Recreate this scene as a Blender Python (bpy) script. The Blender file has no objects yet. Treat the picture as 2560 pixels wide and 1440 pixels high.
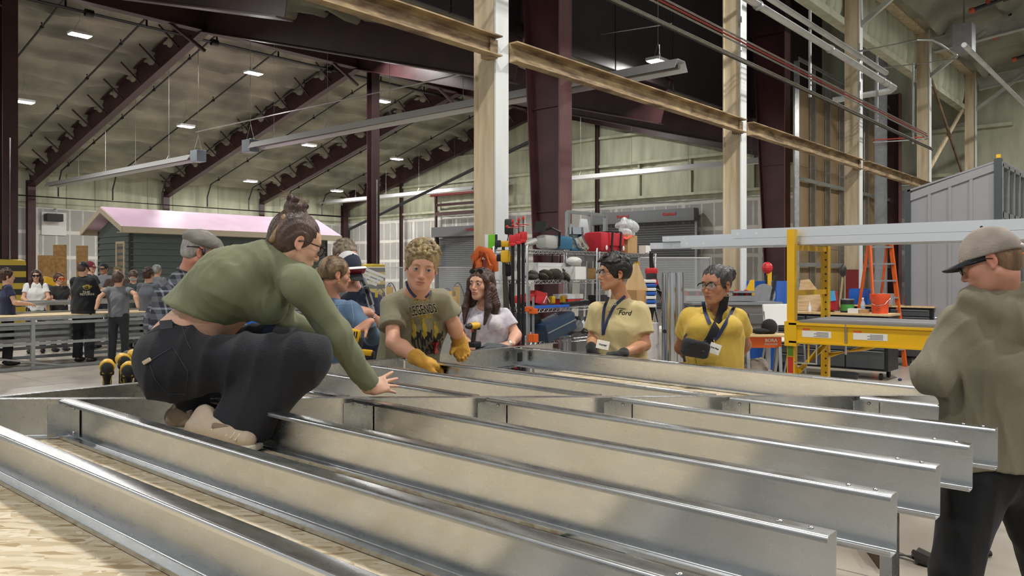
import bpy, bmesh, math, random
import numpy as np
from mathutils import Vector, Matrix, Euler
random.seed(7); rng = np.random.default_rng(7)
SC = bpy.context.scene; COL = SC.collection
# ---------------------------------------------------------------- camera, world, exposure
FPX, CX, HY, CAMH = 2000.0, 1280.0, 685.0, 1.62       # focal length in pixels, horizon row, eye height
cam_d = bpy.data.cameras.new('camera'); cam = bpy.data.objects.new('camera', cam_d); COL.objects.link(cam)
cam_d.sensor_width = 36.0; cam_d.lens = FPX / 2560.0 * 36.0
cam_d.shift_y = (HY - 720.0) / 2560.0        # horizon sits above the middle of the frame
cam.location = (0, 0, CAMH); cam.rotation_euler = (math.pi / 2, 0, -math.radians(49.3))   # world x runs along the column row
cam_d.clip_start = 0.05; cam_d.clip_end = 200
SC.camera = cam
SC.view_settings.view_transform = 'Standard'; SC.view_settings.look = 'None'
SC.view_settings.gamma = 1.0; SC.view_settings.use_curve_mapping = False
SC.view_settings.exposure = 0.25
SC.cycles.max_bounces = 5; SC.cycles.diffuse_bounces = 3; SC.cycles.glossy_bounces = 3
SC.cycles.transmission_bounces = 4; SC.cycles.transparent_max_bounces = 8
SC.cycles.caustics_reflective = False; SC.cycles.caustics_refractive = False
SC.cycles.sample_clamp_indirect = 3.0
SC.cycles.use_denoising = True
W = bpy.data.worlds.new('hall_ambience'); SC.world = W; W.use_nodes = True
W.node_tree.nodes['Background'].inputs[0].default_value = (0.93, 0.97, 1.0, 1)
W.node_tree.nodes['Background'].inputs[1].default_value = 0.42

# ---------------------------------------------------------------- geometry helpers
AZ = math.radians(49.3); cT, sT = math.cos(AZ), math.sin(AZ)
TH = 0.0; BR = Matrix.Identity(4)
def B(u, v, z=0.0): return Vector((u, v, z))
def VW2(x, y, z): return Vector((cT*x + sT*y, -sT*x + cT*y, z))          # from camera-facing axes to world
def P(px, py, Y): return VW2((px-CX)/FPX*Y, Y, CAMH-(py-HY)/FPX*Y)       # the world point seen at (px, py), Y metres ahead
def UV(p): return (p[0], p[1])
def R3(x=0, y=0, z=0): return Euler((math.radians(x), math.radians(y), math.radians(z))).to_matrix()
def frame_of(d, up=(0, 0, 1)):
    d = Vector(d).normalized(); u = Vector(up)
    if abs(d.dot(u.normalized())) > .99: u = Vector((1, 0, 0))
    x = d.cross(u).normalized(); y = x.cross(d).normalized()
    return x, y, d

class MB:
    def __init__(s): s.v = []; s.f = []; s.m = []; s.mi = 0
    def add(s, vs, fs):
        o = len(s.v); s.v += [tuple(v) for v in vs]; s.f += [tuple(i+o for i in f) for f in fs]; s.m += [s.mi]*len(fs); return s
    def mat(s, i): s.mi = i; return s
    def box(s, x0, x1, y0, y1, z0, z1):
        vs = [(x, y, z) for x in (x0, x1) for y in (y0, y1) for z in (z0, z1)]
        return s.add(vs, [(0,1,3,2),(4,6,7,5),(0,4,5,1),(2,3,7,6),(0,2,6,4),(1,5,7,3)])
    def obox(s, c, size, rot=None, bev=0.0):
        a, b, d = size[0]/2, size[1]/2, size[2]/2; R = rot or Matrix.Identity(3); c = Vector(c)
        if bev <= 0:
            vs = [c + R @ Vector((x, y, z)) for x in (-a, a) for y in (-b, b) for z in (-d, d)]
            return s.add(vs, [(0,1,3,2),(4,6,7,5),(0,4,5,1),(2,3,7,6),(0,2,6,4),(1,5,7,3)])
        bev = min(bev, a*.95, b*.95, d*.95)
        bm = bmesh.new(); bmesh.ops.create_cube(bm, size=2)
        for w in bm.verts: w.co = Vector((w.co.x*a, w.co.y*b, w.co.z*d))
        bmesh.ops.bevel(bm, geom=list(bm.edges), offset=bev, segments=2, profile=.6, affect='EDGES')
        for w in bm.verts: w.co = c + R @ w.co
        bm.verts.index_update()
        s.add([w.co for w in bm.verts], [[w.index for w in f.verts] for f in bm.faces]); bm.free(); return s
    def sweep(s, prof, p, q, up=(0, 0, 1), prof2=None, cap=True):
        x, y, d = frame_of(Vector(q)-Vector(p), up); n = len(prof); prof2 = prof2 or prof
        vs = [Vector(p)+x*a+y*b for a, b in prof] + [Vector(q)+x*a+y*b for a, b in prof2]
        fs = [(i, (i+1) % n, n+(i+1) % n, n+i) for i in range(n)]
        if cap: fs += [tuple(range(n))[::-1], tuple(range(n, 2*n))]
        return s.add(vs, fs)
    def bar(s, p, q, w, h, up=(0, 0, 1)):
        a, b = w/2, h/2; return s.sweep([(-a,-b),(a,-b),(a,b),(-a,b)], p, q, up)
    def ibeam(s, p, q, w, h, tf=.014, tw=.01, up=(0, 0, 1), h2=None):
        def pr(h): a, b, t = w/2, h/2, tw/2; return [(-a,-b),(a,-b),(a,-b+tf),(t,-b+tf),(t,b-tf),(a,b-tf),(a,b),(-a,b),(-a,b-tf),(-t,b-tf),(-t,-b+tf),(-a,-b+tf)]
        x, y, d = frame_of(Vector(q)-Vector(p), up); n = 12; A, Bp = pr(h), pr(h2 or h)
        vs = [Vector(p)+x*a+y*b for a, b in A] + [Vector(q)+x*a+y*b for a, b in Bp]
        fs = [(i, (i+1) % n, n+(i+1) % n, n+i) for i in range(n)]
        for o in (0, n): fs += [(o, o+1, o+2, o+11), (o+5, o+6, o+7, o+8), (o+3, o+4, o+9, o+10), (o+2, o+3, o+10, o+11), (o+4, o+5, o+8, o+9)]
        return s.add(vs, fs)
    def tube(s, pts, r, n=8, cap=True):
        pts = [Vector(p) for p in pts]; k = len(pts); vs = []; rs = r if isinstance(r, (list, tuple)) else [r]*k
        x = None
        for i, p in enumerate(pts):
            d = (pts[min(i+1, k-1)]-pts[max(i-1, 0)])
            d = d.normalized() if d.length > 1e-9 else Vector((0,0,1))
            if x is None: x, y, _ = frame_of(d)
            else:
                x = (x - d*x.dot(d)); x = x.normalized() if x.length > 1e-6 else frame_of(d)[0]
                y = d.cross(x)
            for j in range(n):
                a = 2*math.pi*j/n; vs.append(p + x*math.cos(a)*rs[i] + y*math.sin(a)*rs[i])
        fs = [(i*n+j, i*n+(j+1) % n, (i+1)*n+(j+1) % n, (i+1)*n+j) for i in range(k-1) for j in range(n)]
        if cap: fs += [tuple(range(n))[::-1], tuple(range((k-1)*n, k*n))]
        return s.add(vs, fs)
    def lathe(s, prof, c, axis=(0, 0, 1), n=24, up=(0, 1, 0)):
        x, y, d = frame_of(axis, up); c = Vector(c); vs = []; m = len(prof)
        for r, h in prof:
            for j in range(n):
                a = 2*math.pi*j/n; vs.append(c + d*h + (x*math.cos(a)+y*math.sin(a))*max(r, 1e-4))
        fs = [(i*n+j, i*n+(j+1) % n, (i+1)*n+(j+1) % n, (i+1)*n+j) for i in range(m-1) for j in range(n)]
        fs += [tuple(range(n))[::-1], tuple(range((m-1)*n, m*n))]
        return s.add(vs, fs)
    def ball(s, c, r, n=12, rot=None):
        r = r if isinstance(r, (tuple, list)) else (r, r, r); R = rot or Matrix.Identity(3); c = Vector(c); m = max(6, n//2+2); vs = []
        for i in range(1, m):
            t = math.pi*i/m
            for j in range(n):
                a = 2*math.pi*j/n; vs.append(c + R @ Vector((r[0]*math.sin(t)*math.cos(a), r[1]*math.sin(t)*math.sin(a), r[2]*math.cos(t))))
        top = len(vs); vs += [c + R @ Vector((0, 0, r[2])), c + R @ Vector((0, 0, -r[2]))]
        fs = [(i*n+j, (i+1)*n+j, (i+1)*n+(j+1) % n, i*n+(j+1) % n) for i in range(m-2) for j in range(n)]
        fs += [(top, j, (j+1) % n) for j in range(n)] + [(top+1, (m-2)*n+(j+1) % n, (m-2)*n+j) for j in range(n)]
        return s.add(vs, fs)
    def plate(s, poly, o, ex, ey, th):
        """outline poly (2d) in the plane o + a*ex + b*ey, thickness th along ex x ey"""
        ex, ey = Vector(ex), Vector(ey); nz = ex.cross(ey).normalized(); o = Vector(o); n = len(poly)
        vs = [o+ex*a+ey*b for a, b in poly] + [o+ex*a+ey*b+nz*th for a, b in poly]
        return s.add(vs, [(i, (i+1) % n, n+(i+1) % n, n+i) for i in range(n)] + [tuple(range(n))[::-1], tuple(range(n, 2*n))])
    def quad(s, a, b, c, d): return s.add([a, b, c, d], [(0, 1, 2, 3)])

def mesh_of(name, mb, mats, smooth=None):
    me = bpy.data.meshes.new(name); me.from_pydata([tuple(v) for v in mb.v], [], mb.f)
    mats = mats if isinstance(mats, (list, tuple)) else [mats]
    for m in mats: me.materials.append(m)
    if len(mats) > 1: me.polygons.foreach_set('material_index', mb.m)
    bm = bmesh.new(); bm.from_mesh(me); bmesh.ops.recalc_face_normals(bm, faces=bm.faces); bm.to_mesh(me); bm.free()
    if smooth:
        me.shade_smooth(); me.set_sharp_from_angle(angle=math.radians(smooth))
    me.update(); return me
def obj(name, mb, mats, parent=None, smooth=None, label=None, M=None):
    o = bpy.data.objects.new(name, mesh_of(name, mb, mats, smooth)); COL.objects.link(o)
    if parent is not None: o.parent = parent
    if M is not None: o.matrix_basis = M
    if label: o['label'] = label
    return o
def thing(name, label, cat, loc=(0, 0, 0), rotz=0.0, group=None):
    o = bpy.data.objects.new(name, None); COL.objects.link(o); o.empty_display_size = .05
    o.location = loc; o.rotation_euler = (0, 0, rotz); o['label'] = label; o['category'] = cat
    if group: o['group'] = group
    return o
def tag(o, label, cat, group=None, kind=None):
    o['label'] = label; o['category'] = cat
    if group: o['group'] = group
    if kind: o['kind'] = kind
    return o
def struct(name, mb, mats, smooth=None, rot=True):
    o = obj(name, mb, mats, None, smooth, None, BR if rot else None); o['kind'] = 'structure'; return o
def dup(root, loc=None, rotz=None, label=None, group=None):
    r = root.copy(); COL.objects.link(r)
    if loc is not None: r.location = loc
    if rotz is not None: r.rotation_euler = (0, 0, rotz)
    if label: r['label'] = label
    if group: r['group'] = group
    for ch in list(root.children):
        c = ch.copy(); COL.objects.link(c); c.parent = r
        for g in list(ch.children):
            d = g.copy(); COL.objects.link(d); d.parent = c
    return r
def single(name, mb, m, label, cat, group=None, smooth=None, M=None, kind=None):
    return tag(obj(name, mb, m, None, smooth, None, M), label, cat, group, kind)

# ---------------------------------------------------------------- materials
def srgb(c):
    if isinstance(c, str): c = [int(c[i:i+2], 16)/255 for i in (0, 2, 4)]
    return tuple(((x/12.92) if x <= .04045 else ((x+.055)/1.055)**2.4) for x in c[:3])
MATS = {}
def mat(name, c, rough=.6, metal=0.0, var=0.0, scale=8.0, c2=None, bump=0.0, bscale=None, stretch=None, spec=.5, emit=None, alpha=None, trans=0.0, detail=4.0, coord='Object', attr=None, sheen=0.0):
    """one procedural material: base colour varied by noise towards c2, optional bump, metal, glass"""
    if name in MATS: return MATS[name]
    m = bpy.data.materials.new(name); m.use_nodes = True; nt = m.node_tree; N, L = nt.nodes, nt.links
    b = N['Principled BSDF']; b.inputs['Roughness'].default_value = rough; b.inputs['Metallic'].default_value = metal
    b.inputs['Specular IOR Level'].default_value = spec
    col = srgb(c); b.inputs['Base Color'].default_value = (*col, 1)
    tc = N.new('ShaderNodeTexCoord'); mp = N.new('ShaderNodeMapping'); L.new(tc.outputs[coord], mp.inputs[0])
    if stretch: mp.inputs['Scale'].default_value = stretch
    nz = N.new('ShaderNodeTexNoise'); nz.inputs['Scale'].default_value = scale; nz.inputs['Detail'].default_value = detail; L.new(mp.outputs[0], nz.inputs[0])
    if attr:
        at = N.new('ShaderNodeAttribute'); at.attribute_name = attr; src = at.outputs['Color']
        mx = N.new('ShaderNodeMix'); mx.data_type = 'RGBA'; mx.blend_type = 'MULTIPLY'; mx.inputs[0].default_value = var
        L.new(src, mx.inputs[6]); L.new(nz.outputs['Fac'], mx.inputs[7]); L.new(mx.outputs[2], b.inputs['Base Color'])
    elif var > 0 or c2:
        rp = N.new('ShaderNodeValToRGB'); L.new(nz.outputs['Fac'], rp.inputs[0])
        d2 = srgb(c2) if c2 else tuple(x*(1-var) for x in col); d1 = col if c2 else tuple(min(1, x*(1+var*.6)) for x in col)
        rp.color_ramp.elements[0].color = (*d2, 1); rp.color_ramp.elements[1].color = (*d1, 1)
        rp.color_ramp.elements[0].position = .32; rp.color_ramp.elements[1].position = .68
        L.new(rp.outputs[0], b.inputs['Base Color'])
    if bump > 0:
        n2 = N.new('ShaderNodeTexNoise'); n2.inputs['Scale'].default_value = bscale or scale; n2.inputs['Detail'].default_value = 3; L.new(mp.outputs[0], n2.inputs[0])
        bp = N.new('ShaderNodeBump'); bp.inputs['Strength'].default_value = min(1, bump); bp.inputs['Distance'].default_value = .01; L.new(n2.outputs['Fac'], bp.inputs['Height']); L.new(bp.outputs[0], b.inputs['Normal'])
    if emit: b.inputs['Emission Color'].default_value = (*srgb(emit[0]), 1); b.inputs['Emission Strength'].default_value = emit[1]
    if trans: b.inputs['Transmission Weight'].default_value = trans; b.inputs['IOR'].default_value = 1.3
    if alpha is not None: b.inputs['Alpha'].default_value = alpha
    if sheen: b.inputs['Sheen Weight'].default_value = sheen
    MATS[name] = m; return m
def nodes(m): return m.node_tree.nodes, m.node_tree.links, m.node_tree.nodes['Principled BSDF']
# ---------------------------------------------------------------- material library
CON = mat('concrete', 'b7afa3', .32, var=.16, scale=1.3, bump=.05, bscale=30)
FOAM = mat('sprayed_foam', 'a5a392', .95, c2='727268', scale=.55, bump=.9, bscale=6, detail=6)
FOAMW = mat('foam_wall', 'c9cbb4', .95, c2='a9ac96', scale=.8, bump=.6, bscale=5, stretch=(3, 3, .5))
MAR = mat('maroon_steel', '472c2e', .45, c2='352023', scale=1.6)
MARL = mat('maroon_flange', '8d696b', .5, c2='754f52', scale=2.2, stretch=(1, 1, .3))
MARB = mat('dark_steel_panel', '2c2023', .5, c2='1f1719', scale=.5)
TAN = mat('old_cream_steel', 'd6c9ae', .6, c2='b7a27f', scale=2.4, stretch=(3, 3, .35), bump=.1, bscale=20)
TANR = mat('rusty_girt_steel', 'b29c76', .7, c2='66503a', scale=3.2, stretch=(1, 1, 4))
WHT = mat('white_flange_paint', 'e6eaea', .5, c2='d0d5d5', scale=3, stretch=(1, 1, .2))
REDP = mat('red_column_paint', '8c2226', .45, var=.15, scale=6)
GAL = mat('galvanized_pipe', 'b9bcba', .35, .75, var=.15, scale=9)
GRYM = mat('grey_sheet_metal', '9a9da0', .4, .6, var=.1)
BLKP = mat('black_pipe', '17181a', .4, var=.2)
REDC = mat('red_conduit', 'b4403a', .45)
ORNG = mat('orange_fitting', 'a8452c', .5)
WHTP = mat('white_plastic', 'e2e3e3', .4)
LEDM = mat('led_panel_glow', 'ffffff', .4, emit=('fff8ec', 26.0))
N, L, b = nodes(CON)   # saw cut joints over the slab
geo = N.new('ShaderNodeTexCoord'); br = N.new('ShaderNodeTexBrick'); br.offset = 0
br.inputs['Scale'].default_value = 1.0; br.inputs['Mortar Size'].default_value = .006; br.inputs['Brick Width'].default_value = 4.5; br.inputs['Row Height'].default_value = 4.5
br.inputs['Color1'].default_value = (1, 1, 1, 1); br.inputs['Color2'].default_value = (.93, .93, .93, 1); br.inputs['Mortar'].default_value = (.35, .34, .33, 1)
L.new(geo.outputs['Object'], br.inputs[0]); mx = N.new('ShaderNodeMix'); mx.data_type = 'RGBA'; mx.blend_type = 'MULTIPLY'; mx.inputs[0].default_value = 1
src = b.inputs['Base Color'].links[0].from_socket; L.new(src, mx.inputs[6]); L.new(br.outputs[0], mx.inputs[7]); L.new(mx.outputs[2], b.inputs['Base Color'])

def drywall_mat(name, axis):
    m = mat(name, 'b2b1ae', .85); N, L, b = nodes(m)
    tc = N.new('ShaderNodeTexCoord'); sp = N.new('ShaderNodeSeparateXYZ'); L.new(tc.outputs['Object'], sp.inputs[0])
    nz = N.new('ShaderNodeTexNoise'); nz.inputs['Scale'].default_value = 2.2; nz.inputs['Detail'].default_value = 5; L.new(tc.outputs['Object'], nz.inputs[0])
    def math_(op, a, bb, c=None):
        n = N.new('ShaderNodeMath'); n.operation = op
        for i, x in enumerate((a, bb, c)):
            if x is None: continue
            if isinstance(x, (int, float)): n.inputs[i].default_value = x
            else: L.new(x, n.inputs[i])
        return n.outputs[0]
    wob = math_('MULTIPLY', math_('SUBTRACT', nz.outputs['Fac'], .5), .11)
    def stripe(co, period, half, off=0):
        f = math_('FRACT', math_('DIVIDE', math_('ADD', co, 100*period+off), period), 0)
        d = math_('MULTIPLY', math_('ABSOLUTE', math_('SUBTRACT', f, .5), 0), period)
        d = math_('SUBTRACT', math_('ADD', d, 0), period/2-half)
        d = math_('ADD', d, wob)
        n = N.new('ShaderNodeMapRange'); n.inputs[1].default_value = -.02; n.inputs[2].default_value = .02; L.new(d, n.inputs[0]); return n.outputs[0]
    h = stripe(sp.outputs['Z'], 1.22, .085); v = stripe(sp.outputs[axis], .61, .035); v2 = stripe(sp.outputs[axis], 3.66, .09, .3)
    fac = math_('MAXIMUM', h, math_('MAXIMUM', math_('MULTIPLY', v, .8), v2))
    mx = N.new('ShaderNodeMix'); mx.data_type = 'RGBA'; L.new(fac, mx.inputs[0])
    mx.inputs[6].default_value = (*srgb('aaa9a6'), 1); mx.inputs[7].default_value = (*srgb('d9d7d0'), 1); L.new(mx.outputs[2], b.inputs['Base Color'])
    return m
DRYU, DRYV = drywall_mat('taped_drywall', 'X'), drywall_mat('taped_drywall_end', 'Y')

ZR, VR, SL = 11.0, 26.0, .26
UE, VW = 33.0, 42.7
def zroof(v): return ZR - SL*abs(v-VR)
# ---------------------------------------------------------------- shell
struct('floor', MB().box(-14, 60, -22, 43, -.2, 0), CON)
def roof_mesh(v0, v1, u0, u1, zf, per=1.52, du=.55):
    mb = MB(); nv = int(abs(v1-v0)/.09); nu = int((u1-u0)/du)
    for i in range(nv+1):
        v = v0+(v1-v0)*i/nv; ph = ((abs(v-VR) % per)/per-.5)*per
        lump = .27*math.exp(-abs(ph/.17)**2.6)
        for j in range(nu+1):
            u = u0+(u1-u0)*j/nu
            w = .035*math.sin(u*1.7+v*2.3)+.03*math.sin(u*3.9-v*1.1)+.02*math.sin(v*7+u)
            mb.v.append((u, v, zf(v)-lump*(1+.25*math.sin(u*2.1+i))-w))
    for i in range(nv):
        for j in range(nu):
            a = i*(nu+1)+j; mb.f.append((a, a+1, a+nu+2, a+nu+1)); mb.m.append(0)
    return mb
for nm, v0, v1, zf in (('ceiling_left', 26.0, 42.9, zroof), ('ceiling_middle', 11.7, 26.0, zroof), ('ceiling_right', -20, 5.9, lambda v: 8.5+.2*(5.94-v) if v > -7 else 11.09-.2*(-7-v))):
    struct(nm, roof_mesh(v0, v1, -12, UE, zf), FOAM, 60)
struct('ceiling_link', MB().box(-12, UE, 5.8, 11.9, 12.4, 12.6), MARB)
wl = MB().box(-12, UE+.2, VW, VW+.2, 0, 4.95); struct('wall_left', wl, DRYU)
wf = MB()
for i in range(34):       # foam skirt above the drywall, follows the eave
    u = -12+i*1.35; wf.obox((u, VW+.05, 5.9), (1.36, .22+.05*math.sin(i*2.1), 2.1), None, .06)
struct('wall_left_eave', wf, FOAMW, 60)
# end wall: taped drywall below, foam above cut to the roof slope
struct('wall_end', MB().box(UE, UE+.2, -20, VW, 0, 5.0), DRYV)
g = MB(); nseg = 230; Z0 = 5.0
for i in range(nseg+1):
    v = -20+(VW+20)*i/nseg; top = zroof(v)+.2 if v > 11.8 else 14.0; off = .09*abs(math.sin(i*1.3))+.05*math.sin(i*.37)
    for k in range(9): g.v.append((UE-.03-off*(1 if k % 2 else .7), v, Z0+(top-Z0)*k/8))
for i in range(nseg):
    for k in range(8): a = i*9+k; g.f.append((a, a+1, a+10, a+9)); g.m.append(0)
struct('wall_end_foam', g, FOAMW, 70)
gg = MB()
for z in (5.25, 6.9, 8.3, 9.7):
    v0 = 10.5 if z > 8 else 5; v1 = min(VW, VR+(ZR-z)/SL)
    gg.sweep([(-.09,-.05),(.09,-.05),(.11,.0),(.09,.07),(-.09,.07)], (UE-.2, v0 if z < 7.2 else max(v0, VR-(ZR-z)/SL), z), (UE-.2, v1, z))
for v in (14.5, 17.5, 20.2, 25.2): gg.box(UE-.22, UE-.1, v, v+.1, 5.2, 6.9)
struct('trim_1', gg, FOAMW, 50)
# dark liner panel above the middle columns, fascia over the cream columns
dl = MB()
for i in range(14): dl.obox((-8.15+i*3.05, 11.75, 9.8), (3.02, .12, 5.6), None, .02)
struct('wall_liner', dl, MARB)
fa = MB(); U0 = 8.0
for i in range(90):
    u = -10+i*.49; fa.ball((u, 6.25, 8.0+.03*math.sin(i)), (.34, .17+.03*math.sin(i*1.9), .75), 8)
fa.box(-12, UE, 6.2, 6.3, 7.4, 9.9); fa.box(-12, UE, 6.1, 6.34, 7.26, 7.42)
struct('wall_fascia', fa, FOAMW, 70)
struct('trim_2', MB().bar((-12, 6.0, 8.52), (UE, 6.0, 8.52), .28, .16).bar((-12, 5.75, 8.66), (UE, 5.75, 8.66), .2, .1), TAN)

# ---------------------------------------------------------------- main frames: maroon rafters, ridge girder, columns
FR = [7.9, 14.0, 20.6, 26.4, 32.5]
for k, u in enumerate(FR):
    r = MB(); zb = lambda v: zroof(v)-.5
    r.ibeam((u, VW-.15, zb(VW)+.02), (u, VR, zb(VR)-.1), .3, .92, .03, .02, (0, 0, 1))
    r.ibeam((u, VR, zb(VR)-.1), (u, 11.8, zb(11.8)-.15), .34, .9, .03, .02, (0, 0, 1), 1.35)
    for i in range(11):      # fly braces down to the lower flange
        v = VW-1.2-i*1.52; zz = zroof(v)
        for s in (-1, 1): r.bar((u, v, zz-.78), (u+s*.75, v, zz-.12), .05, .05)
    o = single('roof_rafter', r, MAR, '', 'beam', 'main roof rafters of the left hall')
    o.matrix_basis = BR; o['label'] = ['maroon steel rafter at the far left edge, nearest the camera', 'first long maroon rafter, rising from the left wall column beside the white fan heater', 'second maroon rafter behind the long tube heater, landing above the house roof', 'third maroon rafter, landing near the bun of the crouching woman', 'last maroon rafter running up in front of the foam end wall'][k]
    fo = MB()
    for i in range(11):
        v = VW-.6-i*1.52
        for s in (-1, 1):
            fo.ball((u+s*.03, v+.1*math.sin(i*3+k), zroof(v)-.3), (.09, .3+.08*math.sin(i*1.7+k), .2), 10, R3(15)).ball((u+s*.02, v+.45, zroof(v)-.2), (.06, .32, .12), 8, R3(15))
    f = obj('foam_overspray', fo, FOAM, o, 60, 'lumps of grey sprayed foam stuck to the rafter'); f['kind'] = 'stuff'
gird = MB()
gird.ibeam((-12, VR, 10.38), (UE, VR, 10.38), .35, .85, .035, .02)
for u in FR: gird.bar((u-1.3, VR-.02, 10.0), (u, VR, 9.3), .1, .1)
o = single('ridge_girder', gird, MAR, 'long dark maroon girder running under the ridge of the left hall', 'beam'); o.matrix_basis = BR
HAZ = mat('hazard_stripe', 'caa92c', .5); N, L, b = nodes(HAZ)
tc = N.new('ShaderNodeTexCoord'); sp = N.new('ShaderNodeSeparateXYZ'); L.new(tc.outputs['Object'], sp.inputs[0])
wv = N.new('ShaderNodeMath'); wv.operation = 'MULTIPLY'; wv.inputs[1].default_value = 1/.34; L.new(sp.outputs['Z'], wv.inputs[0])
fr = N.new('ShaderNodeMath'); fr.operation = 'FRACT'; L.new(wv.outputs[0], fr.inputs[0])
gt = N.new('ShaderNodeMath'); gt.operation = 'GREATER_THAN'; gt.inputs[1].default_value = .5; L.new(fr.outputs[0], gt.inputs[0])
mx = N.new('ShaderNodeMix'); mx.data_type = 'RGBA'; L.new(gt.outputs[0], mx.inputs[0]); mx.inputs[6].default_value = (*srgb('2b2b29'), 1); mx.inputs[7].default_value = (*srgb('c2a73a'), 1); L.new(mx.outputs[2], b.inputs['Base Color'])
def bthing(name, label, cat, u, v, z=0, group=None, rot=0): return thing(name, label, cat, B(u, v, z), TH+math.radians(rot), group)
for k, (u, lab) in enumerate(((8.0, 'tall maroon column at the left edge with a yellow and black striped guard'), (21.4, 'slim maroon centre column with striped guard, behind the boy in the printed shirt'))):
    t = bthing('steel_column', lab, 'column', u, VR)
    obj('column_shaft', MB().ibeam((0, 0, 0), (0, 0, 9.95), .4, .34, .03, .02, (0, 1, 0)), MAR, t)
    obj('column_guard', MB().obox((0, 0, 1.02), (.75, .75, 2.04), None, .12), HAZ, t, 40)
    obj('conduit', MB().tube([(-.05, -.3, 2.0), (-.05, -.3, 5.5)], .022), GAL, t, 60)
for k, u in enumerate(FR[1:]):
    lab = ['maroon column against the left wall beside the white fan heater', 'short dark column top above the taped wall, over the house roof', 'dark column top above the taped wall, left of the bun', 'dark maroon corner column where the left wall meets the end wall'][k]
    t = bthing('wall_column', lab, 'column', u, VW-.3 if k in (0, 3) else VW-.12)
    z0 = 0 if k in (0, 3) else 4.6
    obj('column_shaft', MB().ibeam((0, 0, z0), (0, 0, 6.1), .34, .3 if k in (0, 3) else .5, .025, .02, (0, 1, 0)), MAR, t)
# drain pipe left
d = bthing('downpipe', 'grey drain pipe between the two columns at the left edge', 'pipe', 13.1, VW-.6)
obj('pipe_run', MB().tube([(0, 0, 0), (0, 0, 5.6), (0, .1, 5.9), (-.3, .5, 6.1)], .12, 12), GRYM, d, 60)
obj('strap', MB().lathe([(.14, -.05), (.14, .05)], (0, 0, 3.2)).lathe([(.14, -.05), (.14, .05)], (0, 0, 1.9)), GAL, d)
for px, lab in ((1003, 'thin maroon girt post on the end wall, left of the roll-up door'), (1493, 'thin dark post on the end wall rising over the wide roll-up door')):
    a = (px-CX)/FPX; Y = (UE-.3)/(sT+cT*a); v = Y*(cT-sT*a)
    t = bthing('wall_post', lab, 'column', UE-.3, v)
    obj('column_shaft', MB().ibeam((0, 0, 0 if px < 1400 else 0), (0, 0, zroof(v)-.3), .16, .16, .02, .015, (0, 1, 0)), MAR, t)
# tapered maroon columns of the middle row
for k, (u, lab) in enumerate(((13.95, 'big tapered maroon column behind the steel shelving'), (26.3, 'big tapered maroon column right of the wide roll-up door'), (38.6, ''))):
    if k == 2: continue
    t = bthing('tapered_column', lab, 'column', u, 10.5)
    m = MB()
    def vv(z): return .58+.5*min(1, z/9.0)
    zt = 9.7
    m.plate([(0, 0), (vv(0), 0), (vv(zt), zt), (0, zt)], (-.01, .0, 0), (0, 1, 0), (0, 0, 1), .02)
    m.obox((0, .0, zt/2), (.42, .03, zt))
    m.add([(-.2, vv(0), 0), (.2, vv(0), 0), (.2, vv(0)+.03, 0), (-.2, vv(0)+.03, 0), (-.2, vv(zt), zt), (.2, vv(zt), zt), (.2, vv(zt)+.03, zt), (-.2, vv(zt)+.03, zt)], [(0,1,5,4),(2,3,7,6),(0,4,7,3),(1,2,6,5),(0,3,2,1),(4,5,6,7)])
    for z in (5.3, 3.0): m.obox((-.02, vv(z)/2, z), (.1, vv(z), .02))
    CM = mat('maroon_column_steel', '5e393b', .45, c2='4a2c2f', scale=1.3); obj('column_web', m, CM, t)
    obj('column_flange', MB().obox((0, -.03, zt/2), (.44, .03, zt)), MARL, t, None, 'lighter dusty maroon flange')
    obj('haunch', MB().obox((0, .6, 10.3), (.44, 1.3, 1.2)), MAR, t)
# far maroon post by the partition
a = (2246-CX)/FPX; Y = 8.6/(cT-sT*a); u = Y*(sT+cT*a)
t = bthing('far_column', 'narrow dark maroon post at the far end of the open stud partition', 'column', u, 8.6)
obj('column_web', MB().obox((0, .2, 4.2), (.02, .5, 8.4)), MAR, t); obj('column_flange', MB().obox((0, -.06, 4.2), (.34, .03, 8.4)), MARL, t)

# ---------------------------------------------------------------- cream column row and girts
TV = 5.94; US = [6.55+6.1*k for k in range(7)]
labs = ['cream steel column with a white flange and red painted base beside the brunette', 'second cream column with rust stains, behind the woman in yellow', 'third cream column with a red painted band and a grinder hung on it', 'fourth cream column, rust brown above, left of the grey shed panel', 'fifth cream column behind the grey shed, at the crossed braces', 'sixth pale column far right behind the grey shed', 'last pale column by the right edge']
for k, u in enumerate(US[:5]):
    t = bthing('cream_column', labs[k], 'column', u, TV, 0, 'row of cream steel columns')
    h = 8.6
    c = MB().obox((-.1, .0, h/2), (.02, .30, h)).obox((-.1, .15, h/2), (.24, .018, h)).obox((-.1, -.15, h/2), (.24, .018, h))
    c = MB().obox((0, .155, h/2), (.2, .02, h)).obox((0, 0, h/2), (.015, .3, h))
    z0 = 1.83 if k in (0,) else 0
    obj('column_web', MB().obox((0, .155, h/2), (.2, .02, h)).obox((-.06, -.0, h/2), (.012, .3, h)), TAN, t)
    obj('column_flange', MB().obox((0, -.155, h/2), (.21, .022, h)), WHT, t, None, 'white painted flange')
    if k in (0, 2):
        zt, zb_ = (1.78, 0) if k == 0 else (1.72, .55)
        obj('painted_band', MB().obox((-.07, 0, (zt+zb_)/2), (.012, .285, zt-zb_)), REDP, t, None, 'red painted band')
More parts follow.
